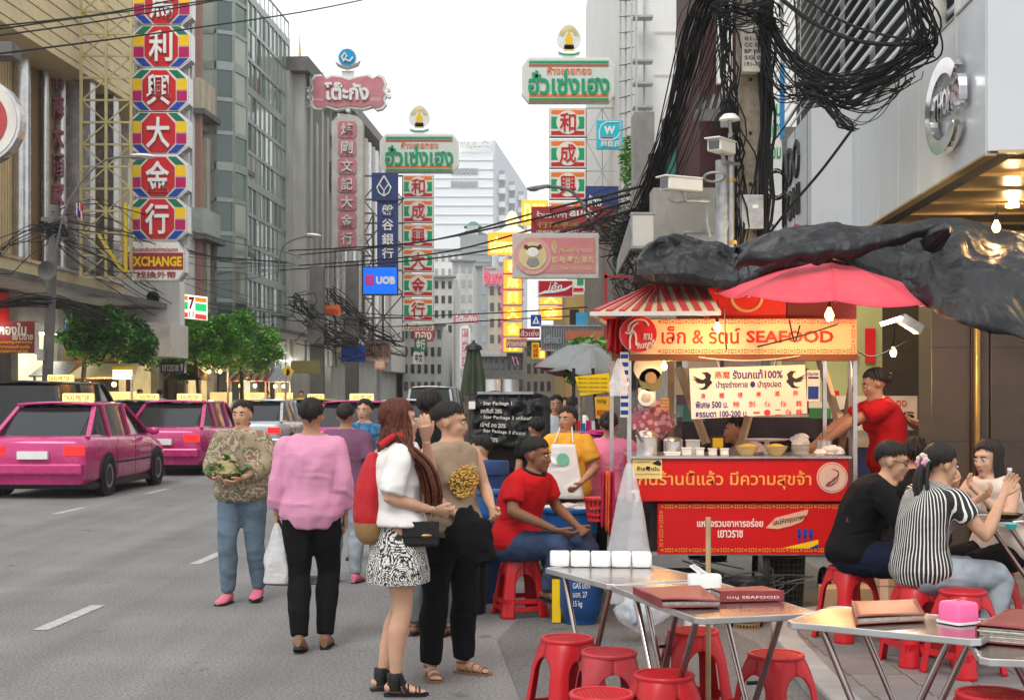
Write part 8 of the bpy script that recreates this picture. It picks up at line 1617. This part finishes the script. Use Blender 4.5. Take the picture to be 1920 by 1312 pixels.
seated('seated woman with pale face and maroon top left of the white tee', 878, 13.2, 55, H=1.56, female=True, skin='a', hair=('long', 'black', .2), top=(M('maroon_cloth', (.08, .01, .02), .8), .6, -.05, .018), bottom=('trousers', m_blk), shoes=('shoe', m_black))
seated('seated woman with long dark hair right of the white tee', 945, 13.6, -160, H=1.56, female=True, skin='a', hair=('long', 'dark', .3), top=(m_blk, .6, -.05, .018), bottom=('trousers', m_blk), shoes=('shoe', m_black), face=False)
person('dark haired person standing just behind the red polo man', (*XY(1006, 12.8), 0), R_(200), 1.44, vox=.014, skin='b', top=(m_blk, .6, -.05, .02), bottom=('trousers', m_blk), shoes=('shoe', m_black), face=False)
person('woman in a pink tee shirt behind the left cart post', (*XY(1142, 11.6), .0), R_(165), 1.5, female=True, fat=1.15, vox=.013, skin='d', hair=('bun', 'dark'), top=(m_pinkf, .7, -.1, .026), bottom=('trousers', m_blk), shoes=('shoe', m_black), arms={1: ((.2, -.12, 1.1), (.16, -.3, 1.05))}, face=False)
person('cook in a red tee shirt leaning over the cart with one arm stretched', (*XY(1668, 11.0), .22), R_(-90), 1.64, pel=(0, .0, .86), lean=(0, -.06, 1), lean2=(0, -.3, 1), hp=.3, fat=1.08, skin='b', hair=('bun', 'dark'), arms={-1: ((-.2, -.35, 1.14), (-.1, -.56, .98)), 1: ((.2, -.35, 1.16), (.14, -.54, 1.0))}, top=(m_redf, .6, -.1, .022), bottom=('trousers', m_navyf), shoes=('shoe', m_black), vox=.012, female=True)
seated('helper in pale purple bent behind the bowls inside the cart', 1418, 11.6, -80, .28, H=1.55, skin='b', top=(fabric('lilac_fabric', (.42, .33, .45)), .7, -.05, .03), bottom=('trousers', m_blk), shoes=('shoe', m_black), lean2=(0, -.7, 1))
sl = S_LOC[6]; pz = .45/1.03 + .085
def ex15(c):
    b = MB(); sp = c['spine']; HM_ = c['HM']
    for s in (-1, 1): b.tube([HM_ @ Vector((s*(.014 + .016 + .017*math.cos(a)), -.093 + .008*abs(math.cos(a)), .006 + .013*math.sin(a))) for a in [q*math.pi/6 for q in range(13)]], .0022, 5); b.tube([HM_ @ Vector((s*.047, -.085, .01)), HM_ @ Vector((s*.078, -.0, .01))], .0022, 5)
    b.build('glasses', m_black, c['root'], smooth=True)
    b = MB(); b.tube(cat([sp(.2) + Vector((-.17, .06, 0)), sp(.33) + Vector((-.1, .13, 0)), sp(.45) + Vector((.02, .11, .01)), sp(.49) + Vector((.09, .02, .02))], 5), .012, 6); b.build('bag_strap', M('plum_strap', (.09, .02, .03), .6), c['root'], smooth=True)
person('seated man in a black tee shirt and glasses hunched towards the diners table', (sl.x + .05, sl.y, .1), R_(72), 1.66, pel=(0, .03, pz), lean=(0, -.25, 1), lean2=(0, -.62, 1), fat=1.1, skin='d', hy=.0, hp=.25, hair=('short', 'black'),
       arms={-1: ((-.24, -.34, pz+.12), (-.14, -.52, pz+.26)), 1: ((.24, -.36, pz+.14), (.14, -.54, pz+.27))}, legs={-1: ((-.13, -.42, .49), (-.12, -.36, .075), (0, -1)), 1: ((.13, -.42, .49), (.13, -.34, .075), (0, -1))}, top=(m_blk, .75, -.08, .022), bottom=('shorts', m_navyf, .03), shoes=('shoe', m_black), extras=ex15)
t = thing('wrist_watch', 'black wrist watch worn by the man in the black tee shirt', 'watch', P(1672, 922, 8.6)); 
bpy.data.objects.remove(t)
sl = S_LOC[7]
def ex16(c):
    HM_ = c['HM']; b = MB(); R = random.Random(2)
    for q in range(16): a = q*math.pi/8; b.cm = q % 3; b.ell(HM_ @ Vector((math.cos(a)*.03, .118 + .012*math.sin(q*2.2), -.0 + math.sin(a)*.03)), (.017, .017, .017), 8, 6)
    b.build('scrunchie', [M('scrunchie_pink', (.6, .25, .4), .8), M('scrunchie_cream', (.6, .55, .4), .8), M('scrunchie_mint', (.35, .55, .5), .8)], c['root'], smooth=True)
person('seated woman in a black and white striped blouse with a long dark ponytail', (sl.x + .03, sl.y, .1), R_(112), 1.63, pel=(0, .03, pz), lean=(0, -.1, 1), lean2=(0, -.4, 1), fat=1.02, female=True, skin='d', hp=.2, hy=-.1, hair=('pony', 'black', .48),
       arms={-1: ((-.27, -.2, pz+.2), (-.14, -.44, pz+.42)), 1: ((.26, -.24, pz+.18), (.12, -.46, pz+.36))}, legs={-1: ((-.13, -.43, .49), (-.13, -.34, .075), (0, -1)), 1: ((.13, -.43, .49), (.12, -.36, .075), (0, -1))}, top=(m_stripe, .55, -.09, .018), bottom=('trousers', m_ljean, .012), shoes=('sandal', m_black), extras=ex16)
seated('seated woman with long loose dark hair eating opposite the striped blouse', 1868, 8.95, -55, .1, H=1.6, female=True, vox=.011, skin='a', hair=('long', 'dark', .34), hp=.15, top=(fabric('cream_dress', (.62, .5, .42)), .0, -.05, .016), bottom=('trousers', m_blk), shoes=('sandal', m_black), arms={-1: ((-.22, -.18, .74), (-.1, -.28, .93)), 1: ((.22, -.18, .74), (.1, -.3, .92))})
seated('seated diner with bushy dark hair between the black tee and striped diners', 1722, 9.9, 185, .1, H=1.56, skin='b', hair=('curly', 'black'), top=(m_blk, .8, -.05, .03), bottom=('trousers', m_blk), shoes=('shoe', m_black), face=False)
person('waiter in an orange apron partly behind the brown pillar', (*XY(1768, 13.7), .1), R_(-70), 1.66, vox=.015, skin='b', hair=('short', 'black'), top=(fabric('orange_fabric', (.6, .2, .12)), .6, -.05, .02), bottom=('trousers', m_blk), shoes=('shoe', m_black), arms={-1: ((-.2, -.12, 1.15), (-.1, -.33, 1.22)), 1: ((.2, -.12, 1.15), (.08, -.33, 1.22))})
for k, (px, Y, rz, H_, mt, sk) in enumerate(((905, 40, 20, 1.65, m_wh, 'b'), (1000, 34, 170, 1.6, m_redf, 'c'), (1022, 30, 10, 1.62, m_blk, 'b'), (985, 46, 190, 1.7, m_bluef, 'b'), (1060, 24, -30, 1.6, m_plum, 'd'))):
    person('distant pedestrian in %s, %s' % (('a white shirt', 'a red shirt', 'a black shirt', 'a blue shirt', 'a plum shirt')[k], ('left of the closed parasol line', 'walking off beneath the lit signs', 'coming down the street by the stalls', 'farthest of the walkers', 'beside the grey parasol')[k]), (*XY(px, Y), 0), R_(rz), H_, vox=.03, skin=sk, hair=('short', 'black'), top=(mt, .7, -.05, .02), bottom=('trousers', m_blk), shoes=('shoe', m_black), face=False, group='distant pedestrians')
# ================================================================ street trees
def tree(label, px, Y, cx, cy, w, h, n, mat, seed):
    R = random.Random(seed); base = P(px, 740, Y); base.z = .1; t = thing('street_tree', label, 'tree', base, 0, 'trees on the far pavement'); s = Y/F
    C_ = Vector(((cx-px)*s, 0, CAMH + (740-cy)*s - .1)); W_, H_ = w*s/2, h*s/2
    mb = MB(); mb.tube([(0,0,0), (.03,0,C_.z*.4), (C_.x*.3, .05, C_.z - H_*.6), (C_.x*.8, 0, C_.z)], [.09, .07, .055, .03], 8); 
    tips = []
    for k in range(9):
        a = R.uniform(0, 6.28); e = Vector((C_.x + math.cos(a)*W_*R.uniform(.4, .8), math.sin(a)*W_*.6, C_.z + R.uniform(-.5, .6)*H_)); st = Vector((C_.x*.3, .05, C_.z - H_*.6)); mb.tube([st, st.lerp(e, .5) + Vector((0, 0, .12)), e], [.04, .025, .008], 5)
    mb.build('trunk', M('bark', (.05, .04, .03), .9, bump=.4), t, smooth=True)
    cl = []
    for k in range(42):
        while True:
            d = Vector((R.uniform(-1,1), R.uniform(-1,1), R.uniform(-1,1)))
            if .3 < d.length < 1: break
        cl.append((C_ + Vector((d.x*W_, d.y*W_*.8, d.z*H_*.9)), R.uniform(.2, .36)*min(W_, H_)*1.1))
    mb = MB()
    for k in range(int(n*1.35)):
        c, r = cl[R.randrange(len(cl))]
        d = Vector((R.gauss(0, 1), R.gauss(0, 1), R.gauss(0, .8))).normalized()*r*R.uniform(.5, 1.25); p = c + d; sz = R.uniform(.05, .1); q = Euler((R.uniform(-1, .6), R.uniform(-.7, .7), R.uniform(0, 6.3))).to_matrix()
        mb.cm = 0 if R.random() < .6 else 1
        mb.add([p + q @ (v*sz) for v in (Vector((0,-1,0)), Vector((.42,-.1,.1)), Vector((0,1,-.1)), Vector((-.42,-.1,.1)))], [(0,1,2), (0,2,3)])
    mb.build('crown', mat, t, recalc=False)
ml = [M('street_leaf', (.08, .25, .04), .5, var=.5, scale=2), M('dark_leaf', (.025, .075, .02), .5, var=.5, scale=2)]; mb2 = [M('fresh_leaf', (.14, .4, .03), .5, var=.4, scale=2), M('fresh_leaf_dark', (.06, .2, .02), .5, var=.4, scale=2)]
tree('bushy dark green street tree in front of the money exchange board', 150, 34, 180, 625, 125, 105, 6500, ml, 1)
tree('smaller street tree just right of the first dark one', 238, 35.5, 245, 640, 95, 90, 4500, ml, 2)
tree('bright green street tree under the striped convenience sign', 372, 42, 355, 640, 175, 125, 8000, mb2, 3)
tree('bright green street tree at the right end of the row', 452, 45, 452, 645, 150, 120, 6000, mb2, 4)
tree('dark leaved tree filling behind the bright pair', 312, 44, 310, 655, 90, 80, 3500, ml, 5)
# ================================================================ vehicles
m_winc = M('car_window', (.012, .014, .016), .08, spec=.45); m_tail = M('lit_tail_lamp', (.6, .01, .01), .3, emit=(1, .02, .015), es=.8); m_amb = M('amber_lamp', (.7, .3, .02), .3, emit=(1, .45, .05), es=1.5)
def car(label, px, Y, lat, mp, rz=0., taxi=None, kind='sedan', cat_='car', grp='cars in the traffic'):
    """heads along the street (+y); origin at its centre on the ground"""
    t = thing('taxi' if taxi else 'parked_car' if kind != 'sedan' else 'car', label, cat_, (SX(lat, Y), Y, .005), RZ + rz, grp)
    van = kind == 'van'; Hc = 1.85 if van else 1.47
    st = [(-2.25, .30, .70, .62, .86), (-2.2, .22, .80, .66, .93), (-1.9, .2, .86, .7, .97), (-1.3, .2, .88, .72, .98), (0, .2, .89, .73, .96), (1.1, .2, .88, .72, .95), (1.7, .2, .86, .7, .86), (2.1, .22, .8, .62, .74), (2.28, .32, .66, .5, .62)]
    def rg(y, z0, w, ws, zt, n=0): return [Vector(p) for p in ((-w*.9, y, z0), (-w, y, z0 + .12), (-w, y, zt*.72), (-w*.97, y, zt*.9), (-ws, y, zt), (ws, y, zt), (w*.97, y, zt*.9), (w, y, zt*.72), (w, y, z0 + .12), (w*.9, y, z0))]
    mb = MB(); mb.loft([rg(*s_) for s_ in st]); mb.build('body', mp, t, smooth=50)
    gh = [(-1.95 if not van else -2.2, .93, .74, .94), (-1.25 if not van else -2.05, .93, .76, Hc-.06), (-.9 if not van else -1.5, .93, .77, Hc-.02), (.25 if not van else .5, .93, .77, Hc-.03), (1.25 if not van else 1.5, .9, .74, .94)]
    def gr(y, z0, w, zt, e=0): return [Vector(p) for p in ((-w-e, y, z0), (-w*.8-e, y, zt), (w*.8+e, y, zt), (w+e, y, z0))]
    mb = MB(); mb.loft([gr(*g_) for g_ in gh]); mb.build('windows', m_winc, t, smooth=20)
    mb = MB(); mb.grid(lambda u, v: Vector(((u-.5)*1.24, (gh[1][0]-.05) + v*(gh[3][0]-gh[1][0]+.1), Hc - .015 + .035*math.sin(u*math.pi))), 8, 6); sheet_solid(mb.build('roof', mp, t, smooth=True), .04)
    for s_ in (-1, 1):
        mb = MB()
        for a, b in ((0, 1), (4, 3)): mb.bar((s_*(gh[a][2]+.01), gh[a][0], gh[a][3] if a != 4 else .95), (s_*gh[b][2]*.81, gh[b][0], gh[b][3]), .07, .05)
        for y in (-.95, .1): mb.bar((s_*.775, y, .94), (s_*.63, y + .03, Hc-.03), .06, .05)
        mb.build('pillar', mp, t)
        mb = MB(); mb.box(s_*.62-.14, s_*.62+.16, -2.27, -2.15, .68, .82) ; mb.build('tail_lamp', m_tail, t)
        mb = MB(); mb.box(s_*.60-.14, s_*.60+.14, 2.1, 2.2, .55, .66) ; mb.build('headlight', m_white, t)
        mb = MB(); mb.ell((s_*.95, .95, .98), (.1, .05, .07)); mb.build('wing_mirror', mp, t, smooth=True)
        for y in (-1.35, 1.4):
            mb = MB(); mb.lathe([(.2, -.09), (.29, -.1), (.315, -.06), (.315, .06), (.29, .1), (.2, .09)], (s_*.82, y, .315), 24, 'x', cap=False); ty = mb.build('tyre', m_rubber, t, smooth=True)
            mb = MB(); mb.lathe([(.2, s_*.07), (.19, s_*.085), (.06, s_*.06), (.001, s_*.07)], (s_*.82, y, .315), 20, 'x'); mb.build('hubcap', m_galv, ty, smooth=True)
            mb = MB(); mb.lathe([(.37, -.02), (.37, .01), (.33, .012)], (s_*.885, y, .33), 24, 'x'); mb.build('wheel_arch', m_black, t)
        mb = MB(); mb.box(s_*.885, s_*.893, -1.2, 1.1, .5, .53); [mb.box(s_*.886, s_*.892, y, y+.008, .3, .92) for y in (-.9, .08, 1.05)]; mb.build('door_seams', m_black, t)
    mb = MB(); mb.box(-.78, .78, -2.34, -2.2, .38, .55); bevel(mb.build('rear_bumper', mp, t), .03); mb = MB(); mb.box(-.24, .24, -2.32, -2.25, .62, .74); mb.build('number_plate', m_white, t)
    mb = MB(); mb.box(-.86, .86, -2.0, 2.0, .14, .24); mb.build('underside', m_black, t)
    if taxi: mb = MB(); mb.box(-.25, .25, -.3, -.12, Hc + .02, Hc + .17); bevel(mb.build('roof_lamp', M('lit_taxi_lamp', (.9, .85, .3), .4, emit=(1, .9, .3), es=.4), t), .02); tm = MB(); text_into(tm, 'TAXI-METER', -.22, Hc + .05, .22, Hc + .14, -.302, 0, .004); tm.build('lettering', m_red, t, recalc=False)
    return t
m_pinkcar = M('taxi_pink', (.5, .03, .17), .25, .1, var=.05, coat=.6, dirt=.12); m_silc = M('car_silver', (.42, .44, .46), .28, .5, coat=.5, var=.05); m_whc = M('car_white', (.62, .63, .64), .3, coat=.5, var=.04); m_blc = M('car_black', (.02, .022, .025), .2, coat=.6); m_yg = M('taxi_yellow', (.5, .45, .03), .3, coat=.5); m_tg_ = M('taxi_green', (.02, .2, .06), .3, coat=.5)
car('glossy pink taxi nearest in the road, driving away at the left', 0, 24.3, -8.7, m_pinkcar, .02, True)
car('second pink taxi ahead of the nearest one', 0, 30.6, -8.6, m_pinkcar, 0, True)
car('silver car following in the lane behind the khaki walker', 0, 37.0, -8.4, m_silc)
car('pink taxi in the middle lane partly behind the walkers', 0, 30.5, -4.9, m_pinkcar, 0, True)
car('white car in the middle lane far behind the walkers', 0, 37.5, -4.8, m_whc)
car('yellow taxi farther on in the left lane', 0, 44, -8.5, m_yg, 0, True)
car('dark grey van in the far middle lane', 0, 46, -5.0, m_silc, 0, None, 'van')
car('white car far down the road left of the closed parasol', 0, 52, -2.2, m_whc)
car('red car in the far right lane', 0, 62, -1.2, M('car_red', (.4, .02, .02), .3, coat=.5)); car('green taxi in the far traffic', 0, 60, -5.5, m_tg_, 0, True); car('small silver car at the end of the traffic', 0, 72, -3.0, m_silc); car('black car among the farthest traffic', 0, 74, -6.4, m_blc)
car('black van parked by the far kerb at the left edge', 0, 29.0, -10.75, m_blc, 0, True, 'van', 'van', 'vehicles parked at the far kerb'); car('silver taxi parked by the far kerb beyond the black van', 0, 34.5, -10.7, m_silc, 0, True, 'parked', 'car', 'vehicles parked at the far kerb')
def motorcycle(col):
    t = thing('motorcycle', 'x', 'motorcycle', (0,0,0))
    for y in (-.62, .62):
        mb = MB(); mb.lathe([(.22, -.035), (.27, -.045), (.295, 0), (.27, .045), (.22, .035)], (0, y, .295), 22, 'x', cap=False); w_ = mb.build('tyre', m_rubber, t, smooth=True); mb = MB(); [mb.bar((0, y + math.cos(a)*.23, .295 + math.sin(a)*.23), (0, y - math.cos(a)*.23, .295 - math.sin(a)*.23), .012) for a in [k*math.pi/5 for k in range(5)]]; mb.build('spokes', m_galv, w_)
    mb = MB(); mb.loft([[Vector((math.cos(a)*w, y, z + math.sin(a)*h)) for a in [q*math.pi/6 for q in range(12)]] for y, z, w, h in ((-.75, .72, .04, .03), (-.5, .66, .12, .1), (-.1, .55, .13, .13), (.1, .48, .1, .1), (.25, .5, .09, .14))]); mb.build('body', col, t, smooth=True)
    mb = MB(); mb.loft([[Vector((math.cos(a)*w, y, z + math.sin(a)*h)) for a in [q*math.pi/6 for q in range(12)]] for y, z, w, h in ((.2, .62, .15, .25), (.32, .7, .17, .28), (.42, .85, .1, .12))]); mb.build('leg_shield', col, t, smooth=True)
    mb = MB(); mb.box(-.12, .12, -.62, .02, .72, .8); bevel(mb.build('seat', m_black, t), .04, 3); mb = MB(); mb.tube([(-.32, .2, 1.02), (-.12, .3, .98), (.12, .3, .98), (.32, .2, 1.02)], .017, 6); mb.build('handlebar', m_black, t, smooth=True)
    mb = MB(); mb.ell((0, .42, .94), (.1, .08, .08)); mb.build('headlight', m_chrome, t, smooth=True); mb = MB(); [mb.bar((s_*.06, .3, .9), (s_*.06, .62, .3), .03) for s_ in (-1, 1)]; mb.build('fork', m_galv, t); mb = MB(); mb.cyl((.12, -.1, .3), (.14, -.7, .35), .04); mb.build('exhaust', m_chrome, t)
    for s_ in (-1, 1): mb = MB(); mb.bar((s_*.25, .24, 1.0), (s_*.3, .22, 1.18), .01); mb.ell((s_*.32, .22, 1.2), (.06, .015, .035)); mb.build('mirror', m_black, t)
    return t
cols = [m_silc, m_blc, m_red, m_sblue]; mots = [motorcycle(c) for c in cols[:3]]; nmc = ('silver', 'black', 'red')
for k in range(12):
    a = mots[k % 3]; loc = (SX(-10.0 - .25*(k % 2), 39.5 + k*1.15), 39.5 + k*1.15, .01); rz = R_(-70 + 14*((k*7) % 5 - 2))
    lab = '%s motorcycle parked at the far kerb, %s in the row from the near end' % (nmc[k % 3], ('first', 'second', 'third', 'fourth', 'fifth', 'sixth', 'seventh', 'eighth', 'ninth', 'tenth', 'eleventh', 'last')[k])
    if k < 3: a.location = loc; a.rotation_euler = (0, 0, rz); a['label'] = lab; a['group'] = 'motorcycles parked at the far kerb'
    else: copy_thing(a, loc, rz, lab, 'motorcycles parked at the far kerb')
# ================================================================ far pavement stalls
def far_stall(label, px, Y, w, roofc, lit, py, striped=False):
    t = thing('food_stall', label, 'food stall', (P(px, 0, Y).x, Y, .1), RZ, 'food stalls on the far pavement'); W_ = w*Y/F/2; z = CAMH - (py-740)/F*Y
    n = 10
    for k in range(n):
        x0 = -W_ + k*2*W_/n; x1 = x0 + 2*W_/n; mb = MB(); mb.add([(x0, -.7, z-.35), (x1, -.7, z-.35), (x1*.8, .2, z), (x0*.8, .2, z)], [(0,1,2,3)]); sheet_solid(mb.build('awning_strip', (roofc if not striped or k % 2 else m_offw), t), .03)
    mb = MB(); mb.box(-W_*.8, W_*.8, -.3, .3, 0, .85); mb.build('counter', m_red if striped else m_galv, t)
    for s_ in (-1, 1): mb = MB(); mb.bar((s_*W_*.85, -.5, 0), (s_*W_*.85, -.5, z-.3), .05); mb.build('post', m_galv, t)
    for k in range(6): mb = MB(); x = -W_*.7 + k*W_*.26; mb.lathe([(.06, .85), (.07, .98), (.04, 1.05)], (x, -.1, 0), 10); mb.build('jar', (m_yel, m_red, m_offw, m_orange, m_white, m_galv)[k], t)
    mb = MB(); mb.box(-W_*.7, W_*.7, .25, .3, .85, 1.6); mb.build('lit_back_panel', m_lits, t)
    if lit:
        for k in range(2): mb = MB(); mb.ell((-W_*.4 + k*W_*.7, -.4, z-.5), .06); mb.build('bulb', m_bulb, t, smooth=True)
        bulb_light((t.location.x, Y-.8, z-.6), 30, (1, .6, .25), .1)
far_stall('white roofed food stall with glowing bulbs under the first trees', 205, 34.8, 130, m_ochre2, True, 690); far_stall('dark stall with warm glow between the tree trunks', 410, 43, 60, M('brown_canvas', (.15, .08, .03), .8), True, 672); far_stall('red and white striped stall roof beyond the trees', 472, 46, 78, m_strr, True, 700, True); far_stall('small stall with a grey roof by the yellow walker sign', 530, 48, 46, m_galv, True, 702); far_stall('tin roofed stall behind the parked silver taxi', 110, 33, 70, m_galv, False, 686)
S = Sign('lit_white_sign', 'small lit white sign box on the first far stall', 'sign', 227, 700, 34); S.box('case', m_yel, 209, 687, 246, 693, 0, .3); S.box('face', MATS['lit_white'], 211, 693, 244, 711, 0, .2)
S = Sign('shop_parasol', 'large dark parasol standing under the bright trees', 'parasol', 350, 718, 42.5); 
for k in range(8): mb = MB(); a, b = k*math.pi/4, (k+1)*math.pi/4; mb.add([(0, 0, .75), (math.cos(a)*.75, math.sin(a)*.75, .1), (math.cos(b)*.75, math.sin(b)*.75, .1)], [(0,1,2)]); sheet_solid(mb.build('canopy_panel', m_black, S.root), .02)
mb = MB(); mb.cyl((0,0,-1.9), (0,0,.75), .03); mb.build('pole', m_galv, S.root)
for k, (px, Y, rz, mt, lb_) in enumerate(((262, 36.5, 30, m_blk, 'in black beside the first far stall'), (300, 38, 190, m_wh, 'in white between the first tree pair'), (420, 43.5, 20, m_redf, 'in red at the glowing dark stall'), (500, 46, -20, m_bluef, 'in blue near the striped stall roof'), (565, 49, 10, m_yelf, 'in yellow past the grey roofed stall'))):
    person('pedestrian %s' % lb_, (*XY(px, Y), .13), R_(rz), 1.65, vox=.035, skin='b', hair=('short', 'black'), top=(mt, .7, -.05, .02), bottom=('trousers', m_blk), shoes=('shoe', m_black), face=False, group='pedestrians on the far pavement')
t = thing('drain_cover', 'round iron drain cover set in the near road', 'drain cover', (-1.9, 12.4, 0)); mb = MB(); mb.lathe([(.33, 0), (.33, .008), (.3, .009), (.3, .006), (.001, .006)], n=36); mb.build('plate', M('cast_iron', (.06, .055, .05), .6, .6, bump=.5, bscale=60), t)
for k in range(9): mb = MB(); mb.box(-.19, .19, -.17 + k*.04, -.155 + k*.04, .006, .011); mb.build('ridge', MATS['cast_iron'], t)
# ================================================================ haze over the street
mb = MB(); mb.box(-160, 160, -12, 560, -1.6, 90)
hz = bpy.data.materials.new('haze_air'); hz.use_nodes = True; hz.node_tree.nodes.clear(); ho = hz.node_tree.nodes.new('ShaderNodeOutputMaterial'); hv = hz.node_tree.nodes.new('ShaderNodeVolumePrincipled')
hv.inputs['Color'].default_value = (.95, .96, .98, 1); hv.inputs['Density'].default_value = .00055; hz.node_tree.links.new(hv.outputs[0], ho.inputs['Volume']); tag(mb.build('haze', hz), kind='stuff')
